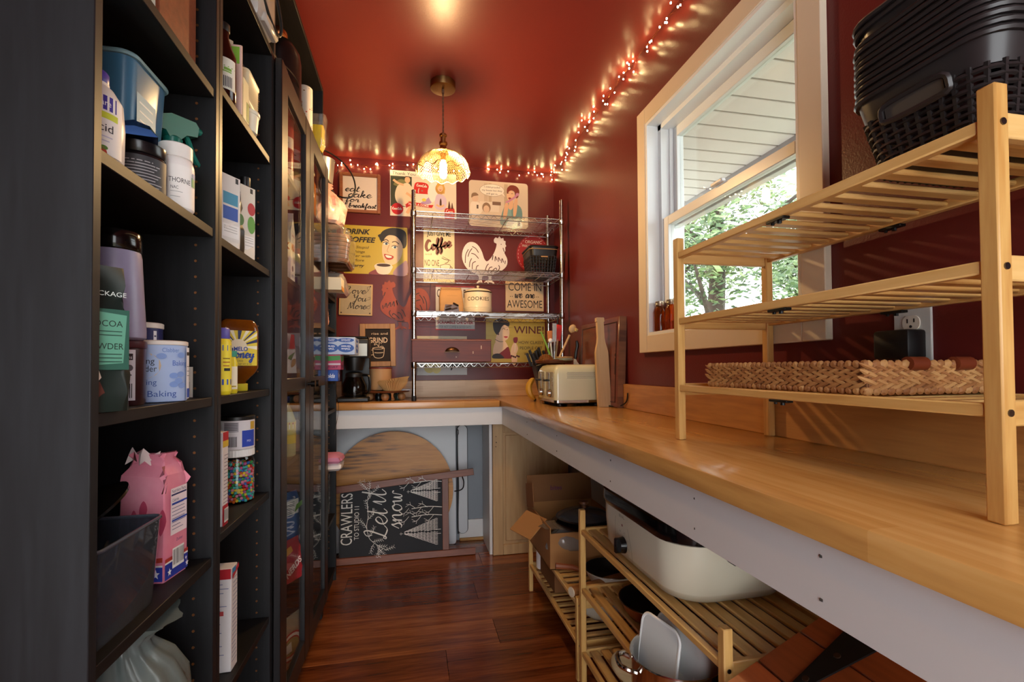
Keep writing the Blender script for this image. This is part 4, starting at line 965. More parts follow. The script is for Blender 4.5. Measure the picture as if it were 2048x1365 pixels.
# ------------------------------------------------------------ right counter: toaster, boards, utensils
tcream = mat('toaster_cream', '#d5d3ad', .22, coat=.4)
TX0, TX1, TY0, TY1, TZ = .655, .905, 2.155, 2.46, HC
t = thing('toaster', 'pale green four-slice toaster with chrome base', 'toaster', ((TX0+TX1)/2, (TY0+TY1)/2, TZ))
hx, hy = (TX1-TX0)/2, (TY1-TY0)/2
m = MB(); secs = [[(x, y, z) for x, y, _ in rrect(a, b, r_, 4)] for a, b, r_, z in ((hx, hy, .02, .030), (hx, hy, .02, .150), (hx-.004, hy-.004, .02, .175), (hx-.016, hy-.016, .02, .192), (hx-.034, hy-.034, .015, .198))]
m.loft(secs); m.build('shell', tcream, t)
m = MB(); m.loft([[(x, y, z) for x, y, _ in rrect(a, b, .02, 4)] for a, b, z in ((hx-.02, hy-.02, .010), (hx+.002, hy+.002, .018), (hx+.002, hy+.002, .030), (hx-.004, hy-.004, .031))]); m.build('chrome_base', chrome, t)
for sx in (-1, 1):
    for sy in (-1, 1): MB().lathe([(.010, 0), (.013, .003), (.013, .012)], 12, (sx*(hx-.035), sy*(hy-.035), 0)).build('foot', blackp, t)
m = MB()
for y in (-.09, -.03, .03, .09): m.box(-hx+.04, hx-.035, y-.014, y+.014, .1978, .1985)
m.build('bread_slot', mat('slot_dark', '#141210', .6), t)
m = MB(); vw = hx*2*.68   # perforated vent on the side facing the room
MB().box(-.068, .078, -hy-.0006, -hy+.001, .128, .164, .0003).build('vent_plate', mat('vent_plate', '#dedcba', .3), t)
for i in range(30):
    for j in range(6):
        x = -.064+.138*(i+(j % 2)*.5)/30; z = .133+.027*j/5; m.box(x-.0013, x+.0013, -hy-.0009, -hy-.0005, z-.0012, z+.0012)
m.build('vent_hole', mat('vent_dark', '#4a4a38', .6), t, props={'kind': 'stuff'})
for y in (-.075, .075):
    MB().box(-hx-.003, -hx+.002, y-.060, y+.060, .045, .165, .002).build('control_plate', mat('control_grey', '#b9b59b', .3, .3), t)
    MB().box(-hx-.0045, -hx-.002, y+.005, y+.020, .05, .16, .001).build('lever_track', steel, t)
    MB().box(-hx-.030, -hx-.003, y-.005, y+.030, .118, .128, .003).build('lever', blackp, t)
    k = MB(); k.cyl((-hx-.003, y-.02, .062), (-hx-.020, y-.02, .062), .017, .015, 18); k.build('dial', steel, t)
    k = MB(); k.cyl((-hx-.002, y-.02, .062), (-hx-.008, y-.02, .062), .0185, .0185, 18); k.build('dial_ring', mat('dial_brown', '#5d4a36', .4), t)
    b_ = MB()
    for q in range(3): b_.cyl((-hx-.003, y-.045+.0, .10+.018*q), (-hx-.006, y-.045, .10+.018*q), .005, n=10)
    b_.build('button', steel, t)
t = thing('power_cable', 'black cord running from the toaster to the wall', 'power cable', (.905, 2.1, HC))
MB().tube(crom([(.86, 2.165, HC+.015), (.89, 2.10, HC+.006), (.915, 2.03, HC+.007), (.927, 1.975, HC+.03), (.926, 1.955, HC+.07)], 5), .0032, 6).build('cable', blackp, t, world=True)

cyp = wood('light_beech', '#d2b283', '#b08a58', 'Z', 5, .45, c3='#c29e6c')
t = thing('bottle_board', 'pale wooden board in the shape of a wine bottle', 'cutting board', (.875, 2.085, HC+.0005)); t.rotation_euler = (R(-6), 0, R(3))
half = [(.0300, 0), (.0315, .01), (.0315, .23), (.031, .255), (.027, .275), (.020, .300), (.0165, .325), (.0165, .400), (.020, .402), (.020, .418), (.017, .421)]
o2 = [(x, z) for x, z in half]+[(-x, z) for x, z in half[::-1]]
m = MB(); m.M = ART.copy(); m.prism(o2, -.018, 0); m.build('board', cyp, t, smooth=False)
bt = wood('cutting_board_red', '#7b3a1e', '#4a1d0e', 'Y', 5, .32, c3='#632b16', coat=.2); btend = wood('cutting_board_end', '#8a5a38', '#57301b', 'X', 8, .5, c3='#70462a', stave=(.1, .05, (R(90), 0, 0)))
t = thing('cutting_board', 'thick dark wooden cutting board leaning on the right wall', 'cutting board', (.903, 2.22, HC+.0005)); t.rotation_euler = (0, R(2.0), 0)
m = MB(); m.box(0, .036, -.205, .29, 0, .415, .003); m.build('block', bt, t)
m = MB(); m.box(.0005, .0355, -.2062, -.204, .001, .414); m.build('end_grain', btend, t)
m = MB(); P = [(-.0003, -.18, .025), (-.0003, .265, .025), (-.0003, .265, .39), (-.0003, -.18, .39)]; m.tube(P, .003, 5, closed=True); m.build('juice_groove', mat('groove_dark', '#3a170c', .5), t)
m = MB(); m.cyl((-.0003, -.17, .24), (.002, -.17, .24), .007, n=12); m.box(-.0006, .002, -.174, -.166, .15, .225); m.build('hand_slot', mat('slot_brown', '#2c120a', .6), t)

t = thing('cake_stand', 'dark wooden pedestal tray behind the toaster', 'cake stand', (.765, 2.53, HC+.0005))
MB().lathe([(.07, 0), (.07, .012), (.02, .03), (.018, .19), (.05, .205), (.10, .208), (.104, .222), (.098, .226), (.095, .216), (0, .216)], 36).build('stand', walnut, t)
CSZ = HC+.2175
amber = pane_mat('amber_glass', '#c98a4a', 1.5, .05, .25)
t = thing('glass_bowl', 'amber pressed glass bowl upside down on the pedestal tray', 'bowl', (.710, 2.495, CSZ+.0005))
secs = []
for j in range(8):
    q = j/7*math.pi/2; secs.append([((.040*math.cos(q)+.0015*(i % 2))*math.cos(2*math.pi*i/36), (.040*math.cos(q)+.0015*(i % 2))*math.sin(2*math.pi*i/36), .040*math.sin(q)) for i in range(36)])
MB().loft(secs, False, True).build('bowl', amber, t, smooth=False)
for k, (lb, z) in enumerate((('lower pale plate on the pedestal tray', 0), ('upper pale plate on the pedestal tray, under the spoon rest', .006))):
    t = thing('small_plate', lb, 'plate', (.80, 2.475, CSZ+.0005+z), group='plates on the pedestal tray')
    MB().lathe([(.025, 0), (.045, .003), (.058, .006), (.058, .008), (.04, .005), (0, .004)], 28).build('plate', mat('celadon', '#c9cdb0', .25), t)
t = thing('spoon_rest', 'tan wooden spoon rest lying on the plates', 'spoon rest', (.808, 2.475, CSZ+.0155))
m = MB(); m.M = Matrix.Diagonal((1, .6, 1, 1)); m.lathe([(.02, 0), (.045, .004), (.046, .010), (.038, .006), (0, .004)], 24); m.build('dish', cyp, t)
t = thing('utensil_crock', 'clear glass jar full of kitchen utensils on the pedestal tray', 'jar', (.772, 2.545, CSZ+.0005))
MB().lathe([(.026, 0), (.030, .003), (.030, .085), (.028, .09)], 24, cap1=False).build('glass', clearg, t)
UT = Vector((.772, 2.545, CSZ+.006))
def utensil(nm, lb, cat, dx, dy, lean, h, build_):
    t_ = thing(nm, lb, cat, (UT.x+dx, UT.y+dy, UT.z), group='utensils in the glass jar'); t_.rotation_euler = lean; build_(t_, h); return t_
def u_sp(t_, h):
    m_ = MB(); m_.tube([(0, 0, 0), (0, 0, h*.6)], .0055, 8); m_.build('handle', cyp, t_)
    m_ = MB(); m_.sphere((0, 0, h*.8), .024, 16, 10, (1, .3, 1.25)); m_.build('bowl', cyp, t_)
utensil('wooden_brush', 'round wooden dish brush with pale bristles in the glass jar', 'brush', .015, -.018, (R(8), R(24), 0), .205, lambda t_, h: (MB().tube([(0, 0, 0), (0, 0, h*.75)], [.006, .0065], 8).build('handle', cyp, t_), MB().sphere((0, 0, h*.93), .021, 16, 10, (1, .35, 1.15)).build('head', cyp, t_), MB().lathe([(.012, -.006), (.014, .010), (.012, .011)], 16, (.020, 0, h*.93), sx=.9, sy=1).build('bristles', mat('bristle_tan', '#b79b5c', .8), t_)))
utensil('red_spatula', 'red silicone spatula in the glass jar', 'spatula', .010, .012, (0, R(7), 0), .20, lambda t_, h: (MB().tube([(0, 0, 0), (0, 0, h*.6)], .005, 8).build('handle', cyp, t_), MB().box(-.017, .017, -.004, .004, h*.55, h, .003).build('blade', mat('silicone_red', '#c2231c', .4), t_)))
utensil('wooden_spatula', 'orange wooden spatula in the glass jar', 'spatula', -.012, .010, (0, R(-3), 0), .165, lambda t_, h: (MB().tube([(0, 0, 0), (0, 0, h*.6)], .005, 8).build('handle', cyp, t_), MB().box(-.016, .016, -.003, .003, h*.6, h, .003).build('blade', mat('orange_wood', '#c4763e', .5), t_)))
utensil('green_peeler', 'bright green handled peeler in the glass jar', 'peeler', -.016, -.008, (0, R(-20), 0), .17, lambda t_, h: (MB().tube(crom([(0, 0, 0), (0, 0, h*.6), (-.004, 0, h)], 4), .0055, 8).build('handle', mat('green_handle', '#7fae3a', .4), t_)))
utensil('steel_rod', 'steel knife sharpener with a black tip in the glass jar', 'utensil', .004, .020, (0, R(6), 0), .245, lambda t_, h: (MB().cyl((0, 0, 0), (0, 0, h*.8), .003, n=8).build('rod', steel, t_), MB().cyl((0, 0, h*.8), (0, 0, h), .005, n=8).build('tip', blackp, t_)))
utensil('steel_spatula', 'flat steel spatula standing in the glass jar', 'spatula', -.002, -.004, (0, R(1), 0), .205, lambda t_, h: (MB().cyl((0, 0, 0), (0, 0, h*.55), .004, n=8).build('handle', steel, t_), MB().box(-.012, .012, -.001, .001, h*.5, h, .0005).build('blade', steel, t_)))
utensil('white_whisk', 'white ball-ended whisk in the glass jar', 'whisk', -.014, -.014, (0, R(-6), 0), .115, lambda t_, h: (MB().cyl((0, 0, 0), (0, 0, h*.85), .004, n=8).build('handle', whitep, t_), MB().sphere((0, 0, h*.95), .013, 12, 8).build('ball', whitep, t_)))
t = thing('knife_block', 'dark knife block with black handled knives behind the toaster', 'knife block', (.790, 2.705, HC+.0005))
m = MB(); m.M = Matrix.Rotation(R(-14), 4, 'Y'); m.box(-.045, .045, -.05, .05, .012, .215, .004); m.build('block', mat('block_dark', '#1c1512', .4), t)
for k in range(4):
    for j in range(2):
        m = MB(); m.M = Matrix.Rotation(R(-16-4*j), 4, 'Y'); x = -.030+.022*k; m.box(x-.007, x+.007, -.03+.045*j, -.012+.045*j, .216, .285+.012*((k+j) % 3), .003); m.build('knife_handle', blackp, t)
t = thing('cake_server', 'cake server with a black handle and pale blade behind the toaster', 'cake server', (.888, 2.49, HC+.0005)); t.rotation_euler = (0, R(-3), 0)
m = MB(); m.M = ART.copy(); m.prism([(-.028, 0), (.03, 0), (.026, .19), (.008, .215), (-.002, .245), (-.012, .225)], -.0015, 0); m.build('blade', mat('pale_blade', '#d8c3a2', .3, .3), t, smooth=False)
m = MB(); m.tube(crom([(-.001, 0, .23), (.006, 0, .27), (.014, 0, .30), (.012, 0, .33)], 3), [.007, .009, .0095, .0095, .009, .009, .0095, .0095, .008, .006], 8); m.build('handle', blackp, t)
t = thing('banana_bunch', 'yellow bananas with dark tips behind the toaster', 'banana', (.66, 2.52, HC+.0005))
for k in range(3):
    P = crom([(-.01+.01*k, .0+.03*k, .012), (-.035+.006*k, .0+.028*k, .045), (-.038+.008*k, .01+.025*k, .085), (-.015+.01*k, .02+.02*k, .125)], 4)
    m = MB().tube(P, [.006+.011*math.sin(math.pi*i/(len(P)-1))**.6 for i in range(len(P))], 7); m.build('banana', mat('banana_yellow', '#c8962e', .5, var=.2, scale=20), t)
    MB().cyl(P[0], (P[0][0]+.004, P[0][1], .002), .006, .004, 7).build('tip', mat('banana_tip', '#2a1b12', .7), t)

# ------------------------------------------------------------ amber jars on the window sill
ambj = pane_mat('amber_jar', '#d07a1a', 1.5, .03, .08)
for k, (y, x, lb) in enumerate(((1.745, .968, 'amber glass jar on the window sill, the one farthest from the rack'), (1.690, .985, 'bright amber glass jar in the middle of the window sill jars'), (1.635, 1.0-.017, 'amber glass jar on the window sill behind the rack post'))):
    t = thing('amber_jar', lb, 'jar', (x, y, WZ0+.0125), group='amber jars on the window sill')
    MB().lathe([(.020, 0), (.023, .003), (.0235, .012), (.0235, .082), (.020, .094), (.016, .100), (.016, .103)], 24).build('glass', ambj, t)
    l = MB().lathe([(.0172, .102), (.0182, .104), (.0182, .120), (.016, .1215), (0, .1215)], 24).build('lid', mat('jar_lid_metal', '#b5a893', .3, .8), t)
    MB().lathe([(.0184, .108), (.0190, .1095), (.0184, .111)], 24, cap0=False, cap1=False).build('ridge', mat('jar_lid_metal'), l)

# ------------------------------------------------------------ outlet and adaptor
t = thing('wall_outlet', 'white double wall outlet on the red wall', 'outlet', (XW-.0002, .749, 1.165))
OM = Matrix(((0, 0, -1, 0), (-1, 0, 0, 0), (0, 1, 0, 0), (0, 0, 0, 1)))   # u along -Y, v up, d out of the right wall
def om(): m_ = MB(); m_.M = OM.copy(); return m_
om().box(-.036, .036, -.058, .058, 0, .005, .002).build('plate', mat('outlet_plate', '#cfd0cb', .35), t)
for v in (.02, -.02):
    s_ = om(); s_.prism([(x, y+v) for x, y, _ in rrect(.0165, .0145, .0125, 4)], .005, .0075); s_ = s_.build('socket', mat('outlet_white', '#e9e0d0', .35), t)
    q = om(); q.box(-.0075, -.0052, v, v+.008, .0076, .0080).box(.0052, .0075, v+.001, v+.008, .0076, .0080); q.cyl((0, v-.007, .0076), (0, v-.007, .0080), .0028, n=10); q.build('slot', mat('slot_dark'), s_)
om().cyl((0, 0, .005), (0, 0, .0062), .003, n=8).build('screw', steel, t)
t = thing('power_adaptor', 'black cube power adaptor plugged into the wall outlet', 'power adaptor', (XW-.009, .753, 1.143))
om().box(-.035, .035, -.028, .028, 0, .045, .006, 2).build('body', blackp, t)
m = om(); m.use(ink('#2c2b2a')); m.geo(text_geo('amazon', .008, 'CENTER'), lambda p: (p[0], p[1], .0453)); m.build('lettering', None, t, smooth=False)
MB().tube(crom([(-.02, 0, -.028), (-.02, .0, -.05), (-.012, -.03, -.10), (-.005, -.12, -.155), (-.005, -.22, -.20), (-.004, -.3, -.218)], 5), .0028, 6).build('cable', blackp, t)

# ------------------------------------------------------------ woven tray
straw = [mat('water_hyacinth_%d' % i, a, .65, col2=b, var=.4, scale=25, stretch=(1, .2, 1), bump=.3, bscale=70) for i, (a, b) in enumerate((('#b98550', '#8a5a30'), ('#c79a62', '#99693a'), ('#a87242', '#7b4c28')))]
TRX0, TRX1, TRY0, TRY1, TRZ = .672, .925, .600, .992, HC+.1375
t = thing('woven_tray', 'rectangular woven water hyacinth tray on the lowest rack shelf', 'tray', ((TRX0+TRX1)/2, (TRY0+TRY1)/2, TRZ))
hx, hy = (TRX1-TRX0)/2, (TRY1-TRY0)/2; g = random.Random(11)
def spindle(m_, c, d, up, ln, wd, th):
    d = Vector(d).normalized(); up = Vector(up); n_ = d.cross(up).normalized(); secs = []
    for q, s_ in ((-.5, .15), (-.3, .75), (0, 1), (.3, .75), (.5, .15)):
        p_ = Vector(c)+d*ln*q; secs.append([tuple(p_+up*wd/2*s_*math.cos(a)+n_*th/2*s_*math.sin(a)) for a in (0, 1.05, 2.09, 3.14, 4.19, 5.24)])
    m_.loft(secs)
def braid(side, z, hgt, kind):
    m_ = MB()
    for q in straw: m_.use(q)
    a, b = {'W': ((-hx, -hy), (-hx, hy)), 'E': ((hx, hy), (hx, -hy)), 'S': ((hx, -hy), (-hx, -hy)), 'N': ((-hx, hy), (hx, hy))}[side]
    a, b = Vector((a[0], a[1], z)), Vector((b[0], b[1], z)); d = (b-a); L_ = d.length; d.normalize(); up = Vector((0, 0, 1))
    step = .021 if kind == 'plait' else .013; n_ = int(L_/step)
    for k in range(n_):
        ins = step*.75 if kind == 'plait' else step*.3; c = a+d*(ins+(L_-2*ins)*k/(n_-1)); m_.cur = g.randrange(3)
        if kind == 'plait':
            for s_ in (1, -1):
                dd = d*math.cos(.36)+up*math.sin(.36)*s_; uu = (up*math.cos(.36)-d*math.sin(.36)*s_)
                m_.cur = g.randrange(3); spindle(m_, c+up*s_*hgt*.26+d*(step*.5 if s_ > 0 else 0), dd, uu, step*2.0*g.uniform(.9, 1.15), hgt*.68*g.uniform(.85, 1.15), .009)
        else:
            dd = d*math.cos(.9)+up*math.sin(.9); uu = up*math.cos(.9)-d*math.sin(.9)
            spindle(m_, c, dd, uu, hgt*1.5, step*1.15*g.uniform(.85, 1.2), .0095)
    m_.build('braid_row', None, t, props={'kind': 'stuff'})
for sd in 'WSEN':
    braid(sd, .0055, .009, 'twist'); braid(sd, .0165, .013, 'plait'); braid(sd, .0285, .013, 'plait'); braid(sd, .0385, .011, 'plait'); braid(sd, .0465, .009, 'twist')
MB().box(-hx+.004, hx-.004, -hy+.004, hy-.004, .002, .006).build('tray_bottom', straw[0], t)
MB().box(-hx+.002, hx-.002, -hy-.001, -hy+.003, .004, .045).build('frame', mat('straw_core', '#6d4526', .8), t)
for x0_, x1_, y0_, y1_ in ((-hx-.001, -hx+.003, -hy, hy), (hx-.003, hx+.001, -hy, hy), (-hx, hx, hy-.003, hy+.001)): MB().box(x0_, x1_, y0_, y1_, .004, .045).build('frame', mat('straw_core'), t)
lth = mat('brown_leather', '#6d2f18', .45)
for x in (-.035, .055):
    secs = [[(x+dx, -hy+.011*math.cos(a), .047+.011*math.sin(a)) for a in [2*math.pi*i/14 for i in range(14)]] for dx in (-.016, .016)]
    MB().loft(secs).build('leather_wrap', lth, t)

# ------------------------------------------------------------ stack of black baskets on the rack
BKX, BKY, BKZ = .815, .538, HC+.4745
N_B = 12
words_b = ['bottom basket of the black stack, woven sides and handle in view', 'second black basket from the bottom of the stack', 'third black basket from the bottom of the stack', 'fourth black basket from the bottom of the stack', 'fifth black basket from the bottom of the stack', 'sixth black basket from the bottom of the stack', 'seventh black basket from the bottom of the stack', 'eighth black basket from the bottom of the stack', 'ninth black basket from the bottom of the stack', 'tenth black basket from the bottom of the stack', 'black basket second from the top, tilted on the stack', 'topmost black basket, tilted on the stack']
bhx, bhy, bh = .128, .102, .118
def big_basket(t_, full):
    mt = mat('basket_black', '#282424', .30)
    if full:
        plain_basket(t_, bhx, bhy, bh, .78, .30, .0042, mt, nz=9, sw=.0062, cr=.04)
        S_ = lambda z: .78+.22*z/bh
        m_ = MB(); P = [(-bhx*S_(z)-.004, y, z) for y, z in [(q[0], q[1]) for q in ((-.040, .070), (-.046, .078), (-.040, .092), (0, .094), (.040, .092), (.046, .078), (.040, .070), (0, .068))]]
        m_.tube(crom(P, 3, True), .0045, 6, closed=True); m_.build('handle_frame', mt, t_)
        m_ = MB(); m_.add([(-bhx*S_(z)-.0045, y, z) for y, z in ((-.040, .072), (.040, .072), (.040, .092), (-.040, .092))], [(0, 1, 2, 3)]); m_.build('handle_opening', mat('handle_shade', '#3b3632', .6), t_)
    else:
        z0_, z1_ = bh*.62, bh; m_ = MB(); S_ = lambda z: .78+.22*z/bh
        m_.loft([[(x*S_(z)*k_, y*S_(z)*k_, z) for x, y, _ in rrect(bhx, bhy, .04, 5)] for z, k_ in ((z0_, .97), (z1_, .985), (z1_, .975), (z0_, .96))], False, False); m_.build('band', mt, t_)
        m_ = MB(); m_.tube([(x*1.012, y*1.012, bh) for x, y, _ in rrect(bhx, bhy, .04, 5)], .0040, 6, closed=True); m_.build('rim', mt, t_)
proto = None
for k in range(N_B):
    loc = (BKX+.001*math.sin(k*2.1), BKY+.001*math.cos(k*1.7), BKZ+.0005+k*.0098+(.012 if k >= 10 else 0))
    if k == 0: t = thing('black_basket', words_b[0], 'basket', loc, group='stack of black baskets on the rack'); big_basket(t, True)
    elif k == 1: t = thing('black_basket', words_b[1], 'basket', loc, group='stack of black baskets on the rack'); big_basket(t, False); proto = t
    else: t = clone(proto); t.location = loc; t['label'] = words_b[k]
    if k >= 10: t.rotation_euler = (R(-2.5), R(1.5), R(2.5*(k-9)))
# ------------------------------------------------------------ groceries on the bookcases
FXM = Matrix(((0, 0, 1, 0), (1, 0, 0, 0), (0, 1, 0, 0), (0, 0, 0, 1)))   # print on a +X face: u along +Y, v up
def prt(mtx, d0=0.0, off=(0, 0, 0)):
    p_ = Print(d0); p_.m.M = Matrix.Translation(off) @ mtx; return p_
def spun(nm, lb, cat, loc, body, bm, cap=None, cm=None, n=24, sx=1.0, sy=1.0, rz=0.0, group=None, bn='body', cn='cap'):
    t_ = thing(nm, lb, cat, loc, rz, group); MB().lathe(body, n, sx=sx, sy=sy).build(bn, bm, t_)
    if cap: MB().lathe(cap, n, sx=sx, sy=sy).build(cn, cm, t_)
    return t_
def face(loc): return math.atan2(-loc[1], -loc[0])       # towards the camera
def band(t_, r, z0, z1, col, a0, half=1.5, items=(), nm='printed_label', sx=1.0, sy=1.0):
    """A printed label curved round a cylinder: background plus ('t', text, colour, u, v, height, width) / ('r', colour, u0, v0, u1, v1) / ('e', ...)."""
    m_ = MB(); m_.use(ink(col)); f0 = wrap(r, a0)
    def f(p_): q = f0(p_); return (q[0]*sx, q[1]*sy, q[2])
    m_.geo(grid_rect(-half*r, z0, half*r, z1, 18), f)
    k_ = 0
    for it in items:
        k_ += 1; d = .00015*k_
        if it[0] == 't':
            _, s_, c_, u, v, h_, w__ = it; m_.use(ink(c_)); m_.geo(shift(fit(s_, w__, h_, 'CENTER'), u, v, d), f)
        elif it[0] == 'r':
            _, c_, u0, v0, u1, v1 = it; m_.use(ink(c_)); m_.geo(grid_rect(u0, v0, u1, v1, 6, d), f)
        elif it[0] == 'e':
            _, c_, u, v, ru, rv = it; e_ = ell(u, v, ru, rv, 16); m_.use(ink(c_)); m_.geo(([(x, y, d) for x, y in e_], [tuple(range(16))]), f)
    return m_.build(nm, None, t_)
def lines(p_, c_, x0, x1, ys, wd, g_=None):
    for y in ys: p_.rect(c_, x0, y, x1*(g_.uniform(.7, 1) if g_ else 1), y+wd)
def barcode(p_, x0, y0, x1, y1, bgc='#f2f0ec'):
    p_.rect(bgc, x0, y0, x1, y1); n_ = 14; w__ = (x1-x0)*.9/n_; g_ = random.Random(int(x0*9e4))
    for k in range(n_): p_.rect('#1b1b1d', x0+(x1-x0)*.05+k*w__, y0+(y1-y0)*.15, x0+(x1-x0)*.05+k*w__+w__*g_.uniform(.25, .7), y1-(y1-y0)*.08)
def carton(nm, lb, cat, x0, x1, y0, y1, z0, z1, m_, rz=0.0, group=None, bev=.0012):
    t_ = thing(nm, lb, cat, ((x0+x1)/2, (y0+y1)/2, z0), rz, group); hx_, hy_ = (x1-x0)/2, (y1-y0)/2
    MB().box(-hx_, hx_, -hy_, hy_, 0, z1-z0, bev).build('box_body', m_, t_); t_['hx'] = hx_; t_['hy'] = hy_; return t_
def px_face(t_): return prt(FXM, .0003, (t_['hx'], -t_['hy'], 0))       # u 0..2hy, v 0..h
def my_face(t_): return prt(ART, .0003, (-t_['hx'], -t_['hy'], 0))      # u 0..2hx
def pouch(nm, lb, cat, loc, w_, d_, h_, m_, rz=0.0, group=None, seed=1, top=.12, crumple=.003):
    """Stand-up pouch: full at the bottom, pinched to a flat seam at the top."""
    t_ = thing(nm, lb, cat, loc, rz, group); g_ = random.Random(seed); secs = []
    for j in range(9):
        q = j/8; dd = d_*(1-.05*q)*(1-q**2.2)+.0015; ww = w_*(1-.03*math.sin(q*3))
        if q > 1-top: dd = .0015
        secs.append([(x+g_.gauss(0, crumple)*(.3 if q in (0, 1) else 1), y+g_.gauss(0, crumple)*.7*(0 if q > .95 else 1), h_*q) for x, y, _ in rrect(ww/2, max(dd/2, .0012), min(max(dd/2, .0012)*.95, ww*.2), 3)])
    MB().loft(secs).build('pouch_body', m_, t_, ang=60); t_['w'] = w_; t_['d'] = d_; t_['h'] = h_; return t_
def sack(nm, lb, cat, loc, rx, ry, h_, m_, seed=1, group=None, neck=.35, lump=.10, n=28, fold=9, crinkle=0.0):
    """A soft bag gathered at the top with radiating folds."""
    t_ = thing(nm, lb, cat, loc, 0, group); g_ = random.Random(seed); ph = [g_.uniform(0, 6.28) for _ in range(6)]; secs = []
    prof = [(.80, 0), (.98, .06), (1.03, .22), (1.0, .42), (.88, .60), (.66, .74), (.42, .84), (neck*.8, .90), (neck, .95), (neck*1.5, 1.0)]
    for k_, z in prof:
        row_ = []
        for i in range(n):
            a = 2*math.pi*i/n; f_ = 1+lump*(.5*math.sin(2*a+ph[0]+z*3)+.3*math.sin(3*a+ph[1]-z*4)+.22*math.sin(fold*a+ph[2])*z**1.5*1.6+.12*math.sin(5*a+ph[3]+6*z))
            f_ += g_.gauss(0, crinkle)
            row_.append((rx*k_*f_*math.cos(a), ry*k_*f_*math.sin(a), h_*z*(1+.03*math.sin(3*a+ph[4]) if z > .1 else 1)))
        secs.append(row_)
    MB().loft(secs).build('bag_body', m_, t_, ang=28 if crinkle else 70); return t_

# ---- nearest bookcase, shelf at 1.389
ZB = 1.3895; L0 = (-.432, .778, ZB); a = face(L0)
wplast = mat('bottle_white', '#efeae6', .32)
t = spun('lotion_bottle', 'white lotion bottle with a purple cap at the edge of the nearest bookcase', 'bottle', L0, [(.030, 0), (.034, .004), (.035, .06), (.032, .095), (.020, .112), (.014, .116), (.014, .120)], wplast, [(.0125, .118), (.0135, .120), (.0135, .134), (.011, .137), (0, .137)], mat('cap_violet', '#4a3fae', .35), sx=.8, sy=1.05, rz=0)
band(t, .0350, .010, .092, '#f4f0ec', a, 1.1, [('r', '#3a2a9a', -.02, .072, .028, .092), ('t', 'Care', '#ffffff', .010, .078, .008, .020), ('r', '#d4dd3a', -.02, .060, .030, .069), ('t', 'acid', '#2a2734', .010, .042, .011, .026), ('r', '#c9c6da', -.012, .034, .022, .0355), ('r', '#c9c6da', -.012, .028, .018, .0295), ('e', '#c8452f', .006, .012, .009, .008), ('e', '#5f8d3c', .011, .019, .005, .003)], sx=.8, sy=1.05)
t = thing('storage_tub', 'blue translucent storage tub at the back of the second highest visible shelf', 'storage tub', (-.515, .935, ZB))
tubm = mat('tub_blue', '#4f86ab', .3, trans=.25)
MB().loft([[(x*s_, y*s_, z) for x, y, _ in rrect(.075, .062, .02, 4)] for s_, z in ((.84, 0), (.86, .004), (1.0, .225), (.97, .225), (.83, .008))]).build('tub_wall', tubm, t)
MB().tube([(x*1.02, y*1.02, .226) for x, y, _ in rrect(.075, .062, .02, 5)], .004, 6, closed=True).build('rim', mat('tub_rim', '#7fa3ac', .35), t)
p = prt(FXM, .0, (.0725, -.04, .05)); p.rect('#7fb0cb', 0, .0, .06, .13); lines(p, '#d6e6ee', .008, .05, (.11, .095, .08, .065), .003)
for k in range(4): p.ell('#d6e6ee', .05, .015+.02*k, .006, .006, 10)
p.done(t, 'printed_label')
L0 = (-.448, .915, ZB); blkjar = mat('jar_black', '#151518', .22)
t = spun('supplement_jar', 'wide black supplement jar with small white print', 'jar', L0, [(.036, 0), (.039, .003), (.039, .066), (.034, .072)], blkjar, [(.037, .070), (.0385, .072), (.0385, .088), (.036, .090), (0, .090)], blkjar, cn='lid')
band(t, .039, .006, .064, '#3a3b40', face(L0), 1.3, [('r', '#b8b8bc', -.034, .054-.005*k, .034*(.55+.45*((k*37) % 10)/10), .0555-.005*k) for k in range(10)]+[('r', '#e6e6e8', -.046, .02, -.036, .04)])
t = thing('foil_packet', 'shiny blue foil packet lying on the wide black jar', 'packet', (-.448, .905, ZB+.0905)); t.rotation_euler = (0, R(-6), R(25))
m = MB(); secs = [[(x*.03*1.0, -.034+.068*j/6, .003+z*(.014 if j in (0, 6) else .028)) for x, z in ((-1, .0), (-.6, -.05), (.6, -.05), (1, .0), (.7, .75), (0, 1.0), (-.7, .75))] for j in range(7)]
m.loft(secs); m.build('packet_body', mat('blue_foil', '#24406e', .18, .75), t)
t = spun('supplement_bottle', 'black bottle with a ribbed black cap behind the foil packet', 'bottle', (-.482, .972, ZB), [(.030, 0), (.033, .003), (.033, .112), (.026, .132), (.021, .136)], blkjar, n=24)
m = MB(); secs = []
for z, r_ in ((.134, .023), (.136, .0245), (.155, .0245), (.157, .022), (.157, .0002)): secs.append([((r_+(.0008 if i % 2 else 0))*math.cos(2*math.pi*i/56), (r_+(.0008 if i % 2 else 0))*math.sin(2*math.pi*i/56), z) for i in range(56)])
m.loft(secs); m.build('cap', mat('cap_dark', '#221c1a', .4), t, smooth=False)
L0 = (-.418, .972, ZB)
t = spun('vitamin_bottle', 'white vitamin bottle printed THORNE NAC', 'bottle', L0, [(.026, 0), (.029, .004), (.029, .082), (.026, .092), (.023, .095)], wplast, [(.0255, .094), (.0265, .095), (.0265, .118), (.024, .120), (0, .120)], mat('cap_white', '#e9e4de', .4), n=28)
